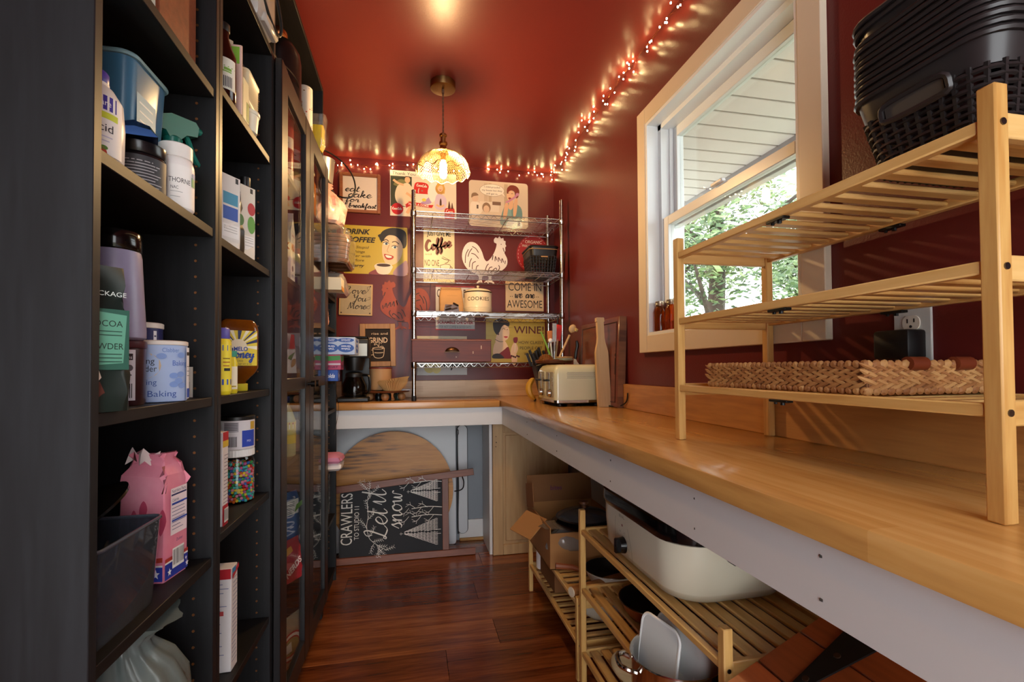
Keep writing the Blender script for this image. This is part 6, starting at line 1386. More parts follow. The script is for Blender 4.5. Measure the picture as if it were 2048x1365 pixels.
m = MB(); m.box(-.028, .028, -.03, .03, 0, .17, .001); m.build('box_body', mat('carton_bright', '#ebe6e0', .4), t)
m = MB(); m.add([(-.028, -.03, .17), (.028, -.03, .17), (.028, .03, .17), (-.028, .03, .17), (-.028, -.002, .215), (.028, -.002, .215), (.028, .002, .215), (-.028, .002, .215), (-.028, -.002, .235), (.028, -.002, .235), (.028, .002, .235), (-.028, .002, .235)], [(0, 1, 5, 4), (2, 3, 7, 6), (0, 4, 7, 3), (1, 2, 6, 5), (4, 5, 9, 8), (6, 7, 11, 10), (8, 9, 10, 11), (4, 8, 11, 7), (5, 6, 10, 9)]); m.build('gable', mat('carton_bright'), t, smooth=False)
p = prt(FXM, .0004, (.028, -.03, 0)); p.text('#a82a3a', 'Swiss', .03, .152, .010, .04, 'CENTER').text('#b8242e', 'MIX', .03, .105, .022, .046, 'CENTER', bold=.04).ell('#b9a89c', .044, .075, .012, .012).ell('#5a3a2e', .022, .042, .012, .010).text('#4a4a8a', 'NESTLE', .03, .012, .010, .05, 'CENTER'); p.done(t, 'printed_label')
p = prt(ART, .0004, (-.028, -.03, 0)); p.text('#b8242e', 'MIX', .03, .105, .022, .046, 'CENTER', bold=.04).ell('#b9a89c', .038, .07, .012, .012).ell('#5a3a2e', .02, .04, .012, .010); p.done(t, 'printed_label')
t = spun('dressing_bottle', 'pale bottle with a green label behind the white carton', 'bottle', (-.43, 1.955, Z2), [(.027, 0), (.029, .004), (.029, .10), (.018, .125), (.012, .14)], mat('bottle_pale', '#cfd0b8', .25), [(.013, .138), (.014, .14), (.014, .158), (0, .159)], mat('cap_red', '#a82e26', .4))
band(t, .029, .015, .085, '#d6dcc2', face((-.43, 1.955)), 1.2, [('r', '#4a5a3a', -.02, .05, .02, .056), ('r', '#6a3a6a', -.006, .02, .006, .045)])
t = carton('seaweed_box', 'tall thin green box behind the near glass door', 'box', -.47, -.412, 1.715, 1.735, Z3, Z3+.235, mat('card_green', '#3f7a38', .5))
p = px_face(t); p.rect('#e2dcd0', .004, .15, .016, .22).rect('#b8453a', .006, .16, .014, .21); p.done(t, 'printed_label')
t = pouch('chip_bag', 'red and white snack bag behind the near glass door', 'bag', (-.43, 1.81, Z3), .07, .05, .14, mat('bag_redwhite', '#e3d6cc', .35), rz=R(65), seed=41)
p = prt(ART, 0, (-.035, -.026, 0)); p.poly('#c0291e', [(.02, .085), (.05, .085), (.045, .135), (.028, .135)]).blob('#b8854a', [(.03, .02), (.05, .03), (.052, .05), (.035, .045)]).poly('#5a7a3c', [(.012, .05), (.02, .06), (.05, .075), (.03, .045)]); p.done(t, 'printed_label')
t = pouch('flour_sack', 'pale triangular snack bag beside the red and white one', 'bag', (-.425, 1.90, Z3), .06, .05, .10, mat('pouch_white'), rz=R(65), seed=42)
t = carton('tea_box', 'pale blue and pink printed box behind the far glass door', 'box', -.50, -.42, 2.08, 2.20, Z3, Z3+.16, mat('card_pale', '#d3cfd8', .5))
p = px_face(t)
for i in range(3):
    for j in range(4): p.rect(('#c98a9a', '#8aa3c9', '#e2dcd6')[(i+j) % 3], .008+.036*i, .01+.037*j, .040+.036*i, .042+.037*j)
p.done(t, 'printed_label')
t = spun('lemonade_bottle', 'bottle of pale lemonade with a blue cap behind the near glass door', 'bottle', (-.425, 1.785, Z4), [(.030, 0), (.034, .005), (.034, .055), (.031, .07), (.034, .085), (.034, .12), (.022, .155), (.013, .175), (.013, .185)], mat('lemonade', '#d6d69a', .2, trans=.3), [(.0135, .183), (.0145, .185), (.0145, .205), (0, .206)], mat('cap_navy', '#2a3a7a', .4))
band(t, .0342, .045, .118, '#e0c83a', face((-.425, 1.785)), 1.4, [('r', '#ece8da', -.04, .095, .04, .112), ('r', '#b83a3a', -.04, .110, .04, .116)])
t = pouch('sugar_pouch', 'clear pink and white sugar pouch behind the glass', 'pouch', (-.43, 1.90, Z4), .07, .05, .11, mat('pouch_pinkclear', '#d6b8b8', .3), rz=R(60), seed=44)
t = pouch('blue_snack_bag', 'large blue and silver snack bag low behind the near glass door', 'bag', (-.44, 1.80, Z5+.0), .14, .08, .27, mat('bag_blue', '#5a84b0', .28, .2, var=.5, scale=12, col2='#2a4a9a'), rz=R(60), seed=45, crumple=.006)
p = prt(ART, 0, (-.07, -.045, 0)); p.rect('#d6dcd8', .0, .205, .10, .255); lines(p, '#3a4a4a', .004, .08, [.21+.006*k for k in range(7)], .002); p.poly('#5f9a3c', [(.08, .21), (.13, .235), (.13, .25), (.09, .235)]); p.done(t, 'printed_label')
t = pouch('candy_bag', 'red candy bag with white letters low behind the near glass door', 'bag', (-.405, 1.745, Z5), .10, .05, .13, mat('bag_red', '#a83038', .3), rz=R(65), seed=46)
p = prt(ART, 0, (-.05, -.026, 0)); p.text('#f0e0d6', 'NERDS', .05, .035, .022, .08, 'CENTER', bold=.03, rot=28); p.poly('#d89a3a', [(.005, .09), (.04, .1), (.03, .12), (.005, .115)]); p.done(t, 'printed_label')
t = pouch('tortilla_bag', 'bag with a red oval emblem at the bottom of the glass door bookcase', 'bag', (-.43, 1.80, .0705), .16, .06, .17, mat('bag_tan', '#b8a684', .3), rz=R(65), seed=47)
p = prt(ART, 0, (-.08, -.031, 0)); p.ell('#a8242e', .075, .085, .062, .048, 28).ell('#e8e2d2', .075, .085, .056, .042, 28).ell('#a8242e', .075, .085, .045, .033, 28).ell('#8a8a52', .075, .085, .040, .028, 24).poly('#e2dcc8', [(.05, .07), (.08, .068), (.076, .102), (.052, .098)]).text('#a8242e', 'LA BANDERITA', .075, .013, .014, .10, 'CENTER', bold=.03); p.done(t, 'printed_label')

# ---- open bookcase by the back counter: things stick out over the shelf edge
YFU = Y0+1.8
t = sack('chip_bag', 'white and red plastic bag tied shut on the upper far shelf', 'bag', (-.415, 2.46, 1.8005), .085, .10, .20, mat('bag_whitered', '#e2d8cc', .22, var=.6, scale=11, col2='#b8432e', bump=.4, bscale=30), seed=51, lump=.2, n=44, crinkle=.07)
t = thing('wicker_hamper', 'brown wicker basket wrapped in clear film on the far shelf', 'basket', (-.400, 2.47, 1.6005))
for k in range(7):
    MB().tube([(x*(1+.015*k), y, .014+.019*k) for x, y, _ in rrect(.10, .12, .04, 5)], .0105, 7, closed=True).build('wicker_row', mat('wicker_brown', '#7d5230', .6, var=.3, scale=60, bump=.4, bscale=90), t)
secs = []; g = random.Random(6)
for s_, z in ((1.0, 0), (1.14, .02), (1.2, .10), (1.15, .15), (.95, .175), (.8, .185)): secs.append([(x*s_+g.gauss(0, .005), y*s_+g.gauss(0, .004), z) for x, y, _ in rrect(.10, .12, .04, 6)])
MB().loft(secs, False, False).build('film_wrap', film, t, ang=20)
t = thing('foil_tray_pack', 'crinkled silver film packet in front of the wicker basket', 'packet', (-.372, 2.52, 1.4705)); g = random.Random(16)
m = MB(); m.loft([[(x*s_+g.gauss(0, .004), y*s_+g.gauss(0, .004), z) for x, y, _ in rrect(.060, .09, .03, 4)] for s_, z in ((.9, .0), (1, .02), (.95, .06), (.7, .10), (.3, .115))]); m.build('packet_body', mat('film_silver', '#b3aca4', .2, .5), t, ang=18)
t = carton('butter_box', 'orange and white box sticking out of the far shelf below the film packet', 'box', -.50, -.315, 2.33, 2.42, 1.4705, 1.4705+.058, mat('card_cream', '#e0d2b4', .5))
p = my_face(t); p.rect('#c98a3a', 0, 0, .12, .04); p.done(t, 'printed_label'); p = px_face(t); p.rect('#c98a3a', .0, .0, .09, .02); p.done(t, 'printed_label')
t = pouch('paper_pouch', 'pale pink paper pouch standing on the far shelf', 'pouch', (-.405, 2.36, 1.3125), .07, .04, .14, mat('pouch_pink', '#c99484', .5), rz=R(70), seed=56)
t = carton('wrap_box', 'blue wrap box at the bottom of the box stack on the far shelf', 'box', -.62, -.332, 2.345, 2.405, 1.0485, 1.0485+.052, mat('card_blue', '#2456b0', .4))
p = my_face(t); p.text('#e8ecf4', 'Reynolds', .235, .016, .018, .08, 'CENTER', bold=.03, shear=.2); p.done(t, 'lettering'); p = px_face(t); p.text('#e8ecf4', 'Rey', .03, .016, .022, .045, 'CENTER', bold=.03, shear=.2); p.done(t, 'lettering')
t = carton('sandwich_bag_box', 'pink and green box in the middle of the box stack on the far shelf', 'box', -.62, -.318, 2.34, 2.43, 1.1010, 1.1010+.070, mat('card_pink', '#c23a62', .4))
p = my_face(t); p.poly('#4a9a4a', [(.18, .035), (.30, .045), (.30, .066), (.18, .06)]).rect('#e8d3da', .18, .022, .30, .030).text('#6a1a4a', 'EVERYDAY', .245, .008, .010, .09, 'CENTER', bold=.03); p.done(t, 'printed_label')
p = px_face(t); p.poly('#4a9a4a', [(0, .035), (.09, .045), (.09, .066), (0, .06)]).text('#6a1a4a', 'EVERYDAY', .045, .010, .012, .08, 'CENTER', bold=.03); p.done(t, 'printed_label')
t = carton('storage_bag_box', 'pale blue box with upside-down blue ovals on top of the box stack', 'box', -.60, -.255, 2.33, 2.50, 1.1715, 1.1715+.080, mat('card_paleblue', '#c9d3e6', .4))
p = my_face(t)
for x in (.06, .15, .235, .305):
    for y, ry in ((.030, .020), (.066, .010)):
        p.ell('#3a62b0', x, y, .036, ry, 24).text('#eef1f8', 'Great', x, y+.011*ry/.02, .008*ry/.02*1.0, .042, 'CENTER', rot=180, bold=.03).text('#eef1f8', 'Value', x, y-.001, .008*ry/.02, .040, 'CENTER', rot=180, bold=.03)
p.rect('#eee6d2', .18, .058, .20, .08); p.done(t, 'printed_label')
p = px_face(t)
for y, ry in ((.030, .022), (.068, .010)): p.ell('#3a62b0', .085, y, .05, ry, 24).text('#eef1f8', 'Value', .085, y+.006, .012*ry/.022, .06, 'CENTER', rot=180, bold=.03)
p.done(t, 'printed_label')
t = thing('sugar_packets', 'pink and white paper packet drooping over the low far shelf', 'packet', (-.385, 2.47, .6205)); g = random.Random(3)
for k, (c_, z) in enumerate((('#e6ddd8', .0), ('#d98aa6', .035))):
    m = MB(); m.loft([[(x*s_+g.gauss(0, .003)+.02*k*0, y*s_+g.gauss(0, .003), z+zz) for x, y, _ in rrect(.06, .07, .02, 3)] for s_, zz in ((.8, .0), (1, .012), (.95, .028), (.6, .04))]); m.build('paper_layer', mat('paper_%d' % k, c_, .55), t, ang=30)
t = thing('plastic_cups', 'stack of nested clear plastic cups on the lowest far shelf', 'cup stack', (-.435, 2.53, .3505))
for k in range(6): MB().lathe([(.030, .028*k), (.040, .028*k+.095), (.0415, .028*k+.097), (.040, .028*k+.099)], 20, cap1=False).build('cup', clear, t)
for k in range(0): pass
t = spun('tin_pail', 'silver tin pail with a wire handle on top of the far bookcase', 'pail', (-.43, 2.50, 2.0205), [(.045, 0), (.050, .002), (.060, .115), (.062, .118), (.058, .118), (.048, .006), (0, .005)], mat('galvanised', '#b9b4ac', .3, .8), n=32)
MB().tube(crom([(.058, -.02, .112), (.075, -.03, .09), (.08, -.03, .06), (.068, -.02, .045)], 5), .0018, 5).build('wire_handle', steel, t)
t = thing('speaker_cable', 'black cable looping off the top of the far bookcase', 'cable', (-.40, 2.62, 2.02))
MB().tube(crom([(-.50, 2.50, 2.20), (-.43, 2.56, 2.215), (-.36, 2.60, 2.19), (-.305, 2.62, 2.13), (-.285, 2.62, 2.06), (-.30, 2.62, 2.01), (-.34, 2.62, 2.0), (-.392, 2.63, 2.015)], 6), .0042, 6).build('cord', blackp, t, world=True)
t = thing('thin_wire', 'thin dark wire hanging at the edge of the far bookcase above the counter', 'wire', (-.386, 2.66, .8))
MB().tube(crom([(-.375, 2.45, 1.045), (-.372, 2.55, .99), (-.370, 2.62, .93), (-.372, 2.63, .87), (-.38, 2.60, .80), (-.384, 2.58, .77)], 6), .0013, 5).build('wire', mat('wire_grey', '#3a3634', .4), t, world=True)
# ------------------------------------------------------------ under the back counter
redoak = wood('red_oak', '#8a4c2e', '#5e2e1a', 'X', 7, .45, c3='#743d24')
t = thing('chalkboard_sign', 'wood framed chalkboard lying on its side, reading Let it Snow', 'chalkboard', (-.40, 2.868, .0008)); t.rotation_euler = (R(-7), 0, 0)
m = art(); m.add([(.0, .03, -.006), (.60, .03, -.006), (.60, .465, -.006), (.0, .415, -.006), (.0, .03, 0), (.60, .03, 0), (.60, .465, 0), (.0, .415, 0)], [(3, 2, 1, 0), (4, 5, 6, 7), (0, 1, 5, 4), (1, 2, 6, 5), (2, 3, 7, 6), (3, 0, 4, 7)])
m.build('slate', mat('slate_black', '#2a2b2e', .75, var=.12, scale=6), t, smooth=False)
m = art(); m.box(-.20, .772, 0, .038, -.008, .014, .002); m.build('rail', redoak, t)
m = art(); m.M = ART @ Matrix.Translation((0, .415, 0)) @ Matrix.Rotation(R(4.75), 4, 'Z'); m.box(-.20, .772, -.02, .02, -.008, .014, .002); m.build('rail', redoak, t)
m = art(); m.box(.578, .616, .038, .45, -.008, .012, .002); m.build('stile', wood('red_oak_z', '#8a4c2e', '#5e2e1a', 'Z', 7, .45, c3='#743d24'), t)
p = Print(.0003); ck = '#e4dfd4'
p.text(ck, 'CRAWLERS', .068, .105, .062, .285, 'LEFT', rot=90).text(ck, 'TO STUDIO 11', .105, .13, .026, .185, 'LEFT', rot=90)
p.script(ck, 'Let', .262, .12, .17, .0052, .1, 90).script(ck, 'it', .255, .315, .085, .0052, .1, 90).script(ck, 'Snow'.replace('S', 's'), .345, .175, .21, .0052, .1, 90)
g = random.Random(12)
spine = crom([(.16, .40), (.150, .33), (.155, .26), (.148, .20), (.16, .14), (.185, .11), (.22, .085), (.26, .06)], 5)
p.line(ck, spine, .0025, 1)
def sprig(x, y, a, L_):
    ex, ey = x+L_*math.cos(a), y+L_*math.sin(a); p.line(ck, [(x, y), ((x+ex)/2+.006*math.sin(a), (y+ey)/2), (ex, ey)], .0022)
    n_ = int(L_/.011)
    for i in range(1, n_+1):
        q = i/n_; bx, by = x+(ex-x)*q, y+(ey-y)*q
        for s_ in (1, -1): p.line(ck, [(bx, by), (bx+.013*math.cos(a+s_*.9), by+.013*math.sin(a+s_*.9))], .0016, 1)
for k, (x, y) in enumerate(spine[::4]):
    if .085 < y: sprig(x, y, R(60 if k % 2 else 120)+g.uniform(-.3, .3)+(R(-100) if y < .13 else 0), g.uniform(.045, .07))
for x, y, a_ in ((.19, .105, -1.9), (.205, .095, -.2), (.22, .085, -1.6), (.24, .075, -2.4), (.25, .065, .3)): sprig(x, y, a_, .05)
sprig(.155, .40, 2.3, .07); sprig(.158, .40, 1.5, .05); sprig(.165, .38, .7, .06)
def pine(tipx, basex, zc, hw):
    n_ = 10
    for i in range(n_):
        q = (i+1)/n_; x = tipx+(basex-tipx)*q*.93; w_ = hw*q*.95
        m_ = int(4+q*15)
        for j in range(m_):
            z = zc-w_+2*w_*(j+.5)/m_; p.line(ck, [(x-.004, z), (x+.010, z+.006*(1 if z > zc else -1)), (x+.018, z+.003*(1 if z > zc else -1))], .0024, 1)
    p.line(ck, [(tipx-.012, zc), (tipx+.008, zc)], .0016, 1).line(ck, [(tipx-.004, zc-.008), (tipx-.004, zc+.008)], .0016, 1).line(ck, [(basex-.01, zc-.012), (basex+.022, zc-.013)], .0026, 1).line(ck, [(basex-.01, zc+.010), (basex+.022, zc+.011)], .0026, 1)
pine(.385, .545, .385, .062); pine(.345, .545, .155, .075)
def bare(x0, x1, zc):
    p.line(ck, [(x0, zc), (x0+.09, zc+.008), (x1, zc)], .0035)
    for i in range(5):
        x = x1-.05-.035*i; s_ = 1 if i % 2 else -1
        p.line(ck, [(x, zc+.004), (x-.025, zc+s_*.022), (x-.05, zc+s_*.028)], .0022).line(ck, [(x-.025, zc+s_*.022), (x-.03, zc+s_*.040)], .0016, 1).line(ck, [(x-.035, zc+s_*.024), (x-.055, zc+s_*.012)], .0016, 1)
bare(.575, .41, .445) if False else None
bare(.41, .575, .435); bare(.40, .575, .29); bare(.40, .575, .245)
p.done(t, 'chalk_drawing')['kind'] = 'stuff'

t = thing('round_tabletop', 'round wooden tabletop with dark knots leaning behind the chalkboard', 'tabletop', (-.11, 2.975, .0008)); t.rotation_euler = (R(-4), 0, 0)
rt = wood('spalted_wood', '#c98a3e', '#3a2210', 'X', 5.5, .45, c3='#b4752f', ring=3.0, lo=.35, hi=.58)
m = art(); m.prism([(x, y) for x, y in ell(0, .362, .362, .362, 64)], -.014, .010); m.build('disc', rt, t, smooth=False)
t = thing('folding_table', 'white folded plastic table standing against the wall', 'folding table', (-.15, 3.075, .0008)); t.rotation_euler = (R(-1.5), 0, 0)
wpl = mat('table_plastic', '#cfd2d4', .4)
m = art(); m.prism([(x, y) for x, y, _ in rrect(.425, .375, .02, 4, 0, 0, .375)], 0.0, .022); m.build('leaf', wpl, t, smooth=False)
t = thing('white_shelf_board', 'white narrow board with rounded ends beside the folded table', 'board', (.318, 3.085, .06)); t.rotation_euler = (R(-1), 0, 0)
m = art(); m.prism([(x, y) for x, y, _ in rrect(.030, .34, .029, 6, 0, 0, .34)], 0, .02); m.build('board', wpl, t, smooth=False)
m = art(); m.tube([(x, y, .010) for x, y, _ in rrect(.0315, .3415, .030, 6, 0, 0, .34)], .0035, 5, closed=True); m.build('dark_edge', mat('edge_dark', '#26262a', .5), t)
t = thing('extension_cable', 'black cord hanging beside the white folded table', 'power cord', (.285, 3.04, .06))
MB().tube(crom([(.283, 3.03, .72), (.281, 3.03, .60), (.284, 3.03, .48), (.288, 3.035, .36), (.284, 3.035, .2), (.285, 3.035, .07)], 5), .004, 6).build('cable', blackp, t, world=True)
MB().tube(crom([(.26, 3.0, .345), (.29, 2.99, .35), (.312, 2.99, .365), (.318, 3.0, .40), (.31, 3.01, .43)], 5), .004, 6).build('cable', blackp, t, world=True)
MB().box(.276, .29, 3.02, 3.04, .69, .72, .003).build('plug', blackp, t, world=True)

# ------------------------------------------------------------ low rack: cardboard box, pans, bowls
card = mat('cardboard', '#a87442', .8, var=.08, scale=8, bump=.05, bscale=60); card2 = mat('cardboard_dark', '#84562f', .8, var=.1, scale=6)
SZ1, SZ2 = .2755, .1355      # shelf tops
t = thing('cardboard_box', 'open brown cardboard box with a flap hanging out on the low rack', 'cardboard box', (.72, 2.10, SZ1+.0005))
m = MB(); x0, x1, y0, y1, h_, tk = -.165, .165, -.19, .20, .17, .004
m.box(x0, x0+tk, y0, y1, 0, h_).box(x1-tk, x1, y0, y1, 0, h_).box(x0+tk, x1-tk, y0, y0+tk, 0, h_*.86).box(x0+tk, x1-tk, y1-tk, y1, 0, h_).box(x0, x1, y0, y1, 0, .003); m.build('carton_wall', card, t)
f = MB(); f.M = Matrix.Translation((x0, -.02, h_)) @ Matrix.Rotation(R(20), 4, 'Z') @ Matrix.Rotation(R(-38), 4, 'Y'); f.box(-.115, 0, -.06, .10, -.002, .002); f.build('flap', mat('cardboard_flap', '#b5804a', .8), t)
f = MB(); f.M = Matrix.Translation((x0, .12, h_)) @ Matrix.Rotation(R(-14), 4, 'X'); f.box(-.004, 0, -.06, .075, 0, .11); f.build('flap', card2, t)
f = MB(); f.M = Matrix.Translation((0, y1, h_)) @ Matrix.Rotation(R(-6), 4, 'X'); f.box(x0, x1, -.004, 0, 0, .13); f.build('flap', card2, t)
m = art(); m.M = Matrix.Translation((-.02, y1-.006, h_+.055)) @ ART; m.use(ink('#6a2f4a')); m.geo(text_geo('bites', .022, 'CENTER', bold=.02), None); m.build('lettering', None, t, smooth=False)
t = thing('brown_carton', 'plain brown carton on the lower tier of the low rack', 'carton', (.70, 2.13, SZ2+.0005))
MB().box(-.10, .10, -.13, .10, 0, .11, .001).build('box_body', card2, t)
t = spun('white_jug', 'white plastic jug at the far end of the low rack', 'jug', (.625, 2.27, SZ2+.0005), [(.030, 0), (.034, .004), (.034, .09), (.022, .115), (.014, .125)], wplast)
t = thing('glass_pot_lid', 'glass pot lid with a black rim resting on the cardboard box', 'pot lid', (.735, 2.00, SZ1+.178))
MB().lathe([(.118, .0), (.122, .004), (.118, .008)], 40, cap0=False, cap1=False).build('rim', blackp, t)
MB().lathe([(.118, .006), (.09, .024), (.05, .036), (.0, .040)], 40, cap0=False, cap1=False).build('dome', pane_mat('lid_glass', '#8a8c90', 1.5, .02, .25), t)
MB().lathe([(.010, .038), (.010, .052), (.020, .058), (.019, .068), (0, .070)], 20).build('knob', mat('knob_wood', '#7a4a2c', .4), t)
t = thing('pan_lid', 'black glossy pan lid lying under the glass lid in the box', 'pot lid', (.72, 1.99, SZ1+.158))
MB().lathe([(.13, 0), (.132, .004), (.11, .012), (.0, .016)], 40).build('lid', blackg, t)
t = sack('packing_plastic', 'crumpled clear packing plastic bulging from the cardboard box', 'plastic wrap', (.645, 1.965, SZ1+.065), .10, .06, .10, pane_mat('packing_film', '#c9c0b4', 1.6, .1, .3), seed=61, lump=.25, neck=.8)
copp = mat('copper_pan', '#8a4326', .35, .6); panin = mat('pan_nonstick', '#17130f', .4); panlight = mat('pan_white', '#d9d5ca', .35)
def fry_pan(lb, loc, r, h, outm, inm, ha, hl, hm, tilt=(0, 0, 0)):
    t_ = thing('frying_pan', lb, 'frying pan', loc); t_.rotation_euler = tilt
    MB().lathe([(0, 0), (r*.78, 0), (r*.9, h*.4), (r, h), (r*.985, h)], 40, cap0=False, cap1=False).build('outside', outm, t_)
    MB().lathe([(r*.985, h), (r*.87, h*.42), (r*.74, .004), (0, .004)], 40, cap0=False, cap1=False).build('inside', inm, t_)
    MB().tube([(r*math.cos(2*math.pi*i/48), r*math.sin(2*math.pi*i/48), h) for i in range(48)], .0015, 5, closed=True).build('rim', steel, t_)
    c_, s_ = math.cos(ha), math.sin(ha)
    MB().tube([(c_*(r*.93), s_*(r*.93), h*.6), (c_*(r+.05), s_*(r+.05), h*1.1), (c_*(r+hl), s_*(r+hl), h*1.25)], [.008, .011, .012], 8).build('handle', hm, t_); return t_
wh = mat('pan_wood_handle', '#8a4a2a', .4)
fry_pan('black frying pan with a brown handle, upper tier of the low rack', (.765, 1.775, SZ1+.0005), .105, .045, panlight, panin, R(170), .115, wh)
fry_pan('larger dark frying pan nested on the black one, low rack', (.775, 1.79, SZ1+.0255), .112, .045, copp, panin, R(-10), .09, blackp) if False else None
t = thing('rolling_pin', 'wooden rolling pin with a pale end on the low rack', 'rolling pin', (.66, 1.70, SZ1+.019)); t.rotation_euler = (0, 0, R(18))
m = MB(); m.cyl((-.10, .0, 0), (.14, 0, 0), .018, n=18); m.build('roller', wood('pin_wood', '#b07a48', '#865228', 'X', 6, .4), t)
MB().cyl((-.1035, 0, 0), (-.0995, 0, 0), .0172, n=18).build('end_cap', mat('pale_end', '#dccbb0', .6), t)
def bowl(lb, loc, r, h, m_):
    t_ = thing('mixing_bowl', lb, 'bowl', loc, group='mixing bowls on the low rack')
    MB().lathe([(r*.35, 0), (r*.45, .002), (r*.78, h*.38), (r*.95, h*.8), (r, h), (r*.975, h), (r*.92, h*.8), (r*.75, h*.40), (r*.4, .006), (0, .005)], 44).build('bowl', m_, t_); return t_
bowl('large cream mixing bowl on the lower tier of the low rack', (.735, 1.79, SZ2+.0005), .135, .095, mat('bowl_cream', '#d6d2c2', .3))
bowl('grey mixing bowl nested inside the large cream bowl', (.735, 1.79, SZ2+.0185), .118, .090, mat('bowl_grey', '#a9aba8', .3))

# ------------------------------------------------------------ near rack: roaster, pans, stock pot
t = thing('roaster_oven', 'cream electric roaster oven with a black lid on the bamboo rack', 'roaster', (.750, 1.225, .5455))
cr_ = mat('roaster_cream', '#d9d3bc', .25, coat=.3)
secs = [[(x, y, z) for x, y, _ in rrect(a_, b_, r_, 8)] for a_, b_, r_, z in ((.135, .205, .075, .006), (.150, .220, .085, .012), (.160, .231, .090, .030), (.163, .234, .092, .034), (.168, .241, .096, .100), (.170, .243, .098, .158))]
MB().loft(secs).build('body', cr_, t)
MB().loft([[(x*s_, y*s_, z) for x, y, _ in rrect(.174, .247, .100, 8)] for s_, z in ((.98, .146), (1.0, .150), (1.012, .168), (1.0, .188), (.96, .192))]).build('rim', blackg, t)
l = MB().loft([[(x*s_, y*s_, z) for x, y, _ in rrect(.165, .237, .095, 8)] for s_, z in ((1.0, .190), (.99, .200), (.93, .212), (.80, .226), (.5, .234))]).build('lid', mat('lid_enamel', '#151312', .15), t)
MB().tube([(x*.99, y*.99, .202) for x, y, _ in rrect(.165, .237, .095, 8)], .003, 6, closed=True).build('lid_edge', mat('lid_edge_grey', '#9a968c', .3, .6), l)
for s_ in (1, -1):
    m = MB(); m.M = Matrix.Translation((0, s_*.240, .118)) @ Matrix.Rotation(R(0 if s_ > 0 else 180), 4, 'Z'); m.box(-.045, .045, -.004, .028, -.008, .008, .004); m.build('side_handle', blackp, t)
RXM = Matrix(((0, 0, -1, 0), (-1, 0, 0, 0), (0, 1, 0, 0), (0, 0, 0, 1)))
k = MB(); k.M = Matrix.Translation((-.166, .045, .058)) @ RXM; k.cyl((0, 0, 0), (0, 0, .016), .023, .020, 22); k.box(-.006, .006, -.021, .021, .012, .028, .003); k.build('dial', blackg, t)
p = prt(RXM, .0, (-.1695, .045, .058)); p.m.M = Matrix.Translation((-.1672, .045, .058)) @ RXM @ Matrix.Rotation(R(3), 4, 'X')
p.text('#6b5f4a', 'RIVAL', 0, .075, .009, .034, 'CENTER').ell('#6a1a12', 0, .055, .004, .004, 10).line('#4a463c', [(-.042, .07), (-.05, .03), (-.048, -.005)], .0012).line('#4a463c', [(.035, .055), (.052, .0), (.055, -.03)], .0012)
for a_, s_ in ((150, 'OFF'), (115, '200'), (70, '275'), (30, '325'), (-5, '375'), (-35, '450')): p.text('#8a8474', s_, .036*math.cos(R(a_)), .036*math.sin(R(a_)), .005, .011, 'CENTER')
p.done(t, 'printed_dial')
Z2R, Z3R = .3455, .1305
fry_pan('copper frying pan with a dark inside on the middle tier of the near rack', (.735, 1.37, Z2R+.0005), .112, .045, copp, panin, R(-118), .13, mat('copper_handle', '#9a5230', .4, .3))
t = thing('stock_pot', 'wide steel pot with loop handles on the middle tier of the near rack', 'pot', (.602, 1.035, Z2R+.0005))
ss = mat('pot_steel', '#c9c4bb', .14, 1.0)
MB().lathe([(.090, 0), (.097, .004), (.100, .015), (.100, .085), (.104, .088), (.102, .090), (.097, .086), (.097, .01), (0, .006)], 48).build('pot_wall', ss, t)
for a_ in (R(168), R(-12)):
    c_, s_ = math.cos(a_), math.sin(a_); tx, ty = -s_, c_
    MB().tube(crom([(c_*.099+tx*.03, s_*.099+ty*.03, .062), (c_*.118+tx*.032, s_*.118+ty*.032, .070), (c_*.132+tx*.016, s_*.132+ty*.016, .072), (c_*.132-tx*.016, s_*.132-ty*.016, .072), (c_*.118-tx*.032, s_*.118-ty*.032, .070), (c_*.099-tx*.03, s_*.099-ty*.03, .062)], 5), .006, 8).build('loop_handle', ss, t)
m = MB(); bend(m, '#6a655c', wrap(.1002, R(-75), z0=.05), [text_geo('Calphalon', .014, 'CENTER', shear=.2)]); m.build('lettering', None, t)
frost = mat('frosted_plastic', '#e4e5e2', .35, trans=.15, ior=1.3)
for k, (dx, dy, rz_, lb) in enumerate(((-.045, .02, 12, 'frosted container lid standing in the steel pot, nearer the handle'), (-.005, .012, 14, 'frosted container lid standing in the steel pot, behind the first lid'))):
    t = thing('container_lid', lb, 'container lid', (.602+dx, 1.035+dy, Z2R+.010), group='lids in the steel pot'); t.rotation_euler = (0, R(10), R(rz_))
    m = MB(); m.M = FXM.copy(); m.prism([(x, y) for x, y, _ in rrect(.064, .07, .025, 5, 0, 0, .073)], 0, .003); m.build('sheet', frost, t, smooth=False)
    m = MB(); m.M = FXM.copy(); m.tube([(x, y, .0015) for x, y, _ in rrect(.064, .07, .025, 6, 0, 0, .073)], .004, 6, closed=True); m.build('rim', mat('frost_rim', '#f0f1ee', .3), t)
t = thing('food_container', 'frosted food container upside down in the steel pot', 'food container', (.645, 1.030, Z2R+.0105)); t.rotation_euler = (0, 0, R(14))
MB().loft([[(x*s_, y*s_, z) for x, y, _ in rrect(.036, .066, .02, 4)] for s_, z in ((1, 0), (.98, .10), (.92, .13), (.85, .133))]).build('shell', frost, t)
t = thing('serving_plate', 'pale wooden looking plate standing on edge on the bottom tier of the near rack', 'plate', (.640, 1.335, Z3R+.072)); t.rotation_euler = (R(-72), 0, R(-40))
MB().lathe([(0, 0), (.056, 0), (.068, .006), (.070, .009), (.065, .009), (.053, .004), (0, .004)], 48, cap0=False, cap1=False).build('plate', wood('plate_pale', '#c7b48c', '#9c8a62', 'X', 4, .4), t)
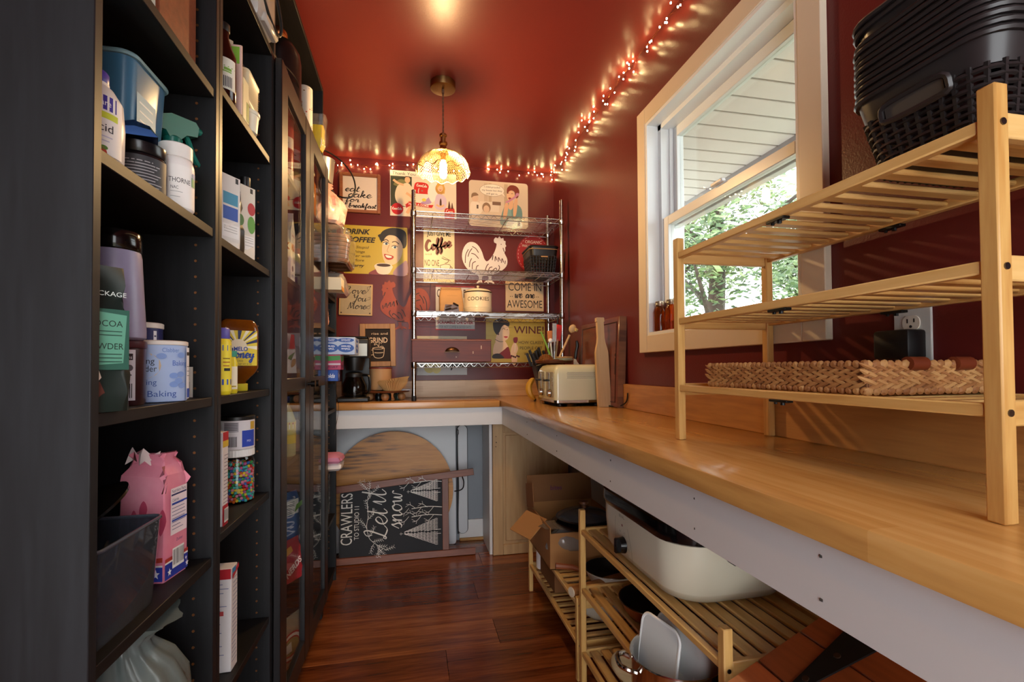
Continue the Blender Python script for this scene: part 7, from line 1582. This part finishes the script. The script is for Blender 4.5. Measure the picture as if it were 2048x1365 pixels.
t = thing('saucepan_cover', 'dark steel pot lid lying at the near end of the middle tier', 'pot lid', (.76, 1.0, Z2R+.0005))
MB().lathe([(.10, 0), (.102, .004), (.06, .02), (0, .024)], 36).build('lid', mat('lid_dark_steel', '#4a4642', .3, .7), t)

# ------------------------------------------------------------ wooden bin with a sloping lid
ced = [wood('cedar_%d' % i, a_, b_, 'Y', 6, .42, c3=c_) for i, (a_, b_, c_) in enumerate((('#b55a2a', '#7a3616', '#9a4820'), ('#a34e24', '#6c2d12', '#89401c')))]
t = thing('wooden_bin', 'reddish wooden bin with a sloping lid and a black strap hinge', 'bin', (.66, .52, .0))
sx0, sz0, sx1, sz1 = .535, .509, .805, .635       # lid slope in X-Z
bx0, bx1, by0, by1 = .548, .93, .20, .775
m = MB(); m.box(bx0, bx0+.015, by0, by1, .001, .48).box(bx1-.015, bx1, by0, by1, .001, .64); m.build('side_board', ced[0], t, world=True)
for y in (by0, by1-.015):
    m = MB(); m.M = Matrix(((1, 0, 0, 0), (0, 0, -1, y+.015), (0, 1, 0, 0), (0, 0, 0, 1))); m.prism([(bx0+.015, .001), (bx1-.015, .001), (bx1-.015, .62), (.80, .62), (bx0+.03, .495)], 0, .015); m.build('end_board', ced[1], t, world=True)
MB().box(.805, bx1, by0-.01, by1+.005, .625, .642, .002).build('top_board', ced[1], t, world=True)
ln = math.hypot(sx1-sx0, sz1-sz0); an = math.atan2(sz1-sz0, sx1-sx0); n_ = 3
LM = Matrix.Translation((sx0, 0, sz0)) @ Matrix.Rotation(-an, 4, 'Y')
for k in range(n_):
    m = MB(); m.M = LM; m.box(ln*k/n_+.0006, ln*(k+1)/n_-.0006, by0-.01, by1+.005, 0, .016, .0018); m.build('lid_plank', ced[k % 2], t, world=True)
irn = mat('black_iron', '#1a1717', .45, .4)
m = MB(); m.M = LM @ Matrix.Translation((0, .695, .0165)); m.prism([(ln+.004, -.032), (ln+.004, .032), (ln-.05, .030), (ln-.20, .008), (ln-.215, 0), (ln-.20, -.008), (ln-.05, -.030)], 0, .003); m.build('strap_hinge', irn, t, world=True)
m = MB(); m.M = LM @ Matrix.Translation((0, .695, .0195))
for u, v in ((ln-.035, .004), (ln-.10, .0), (ln-.17, .0)): m.cyl((u, v, 0), (u, v, .002), .0055, n=10)
m.build('hinge_screw', mat('hinge_screw', '#4a3428', .4, .7), t, world=True, props={'kind': 'stuff'})
m = MB(); m.cyl((sx1+.004, .64, sz1+.012), (sx1+.004, .75, sz1+.012), .008, n=10); m.build('hinge_barrel', irn, t, world=True)
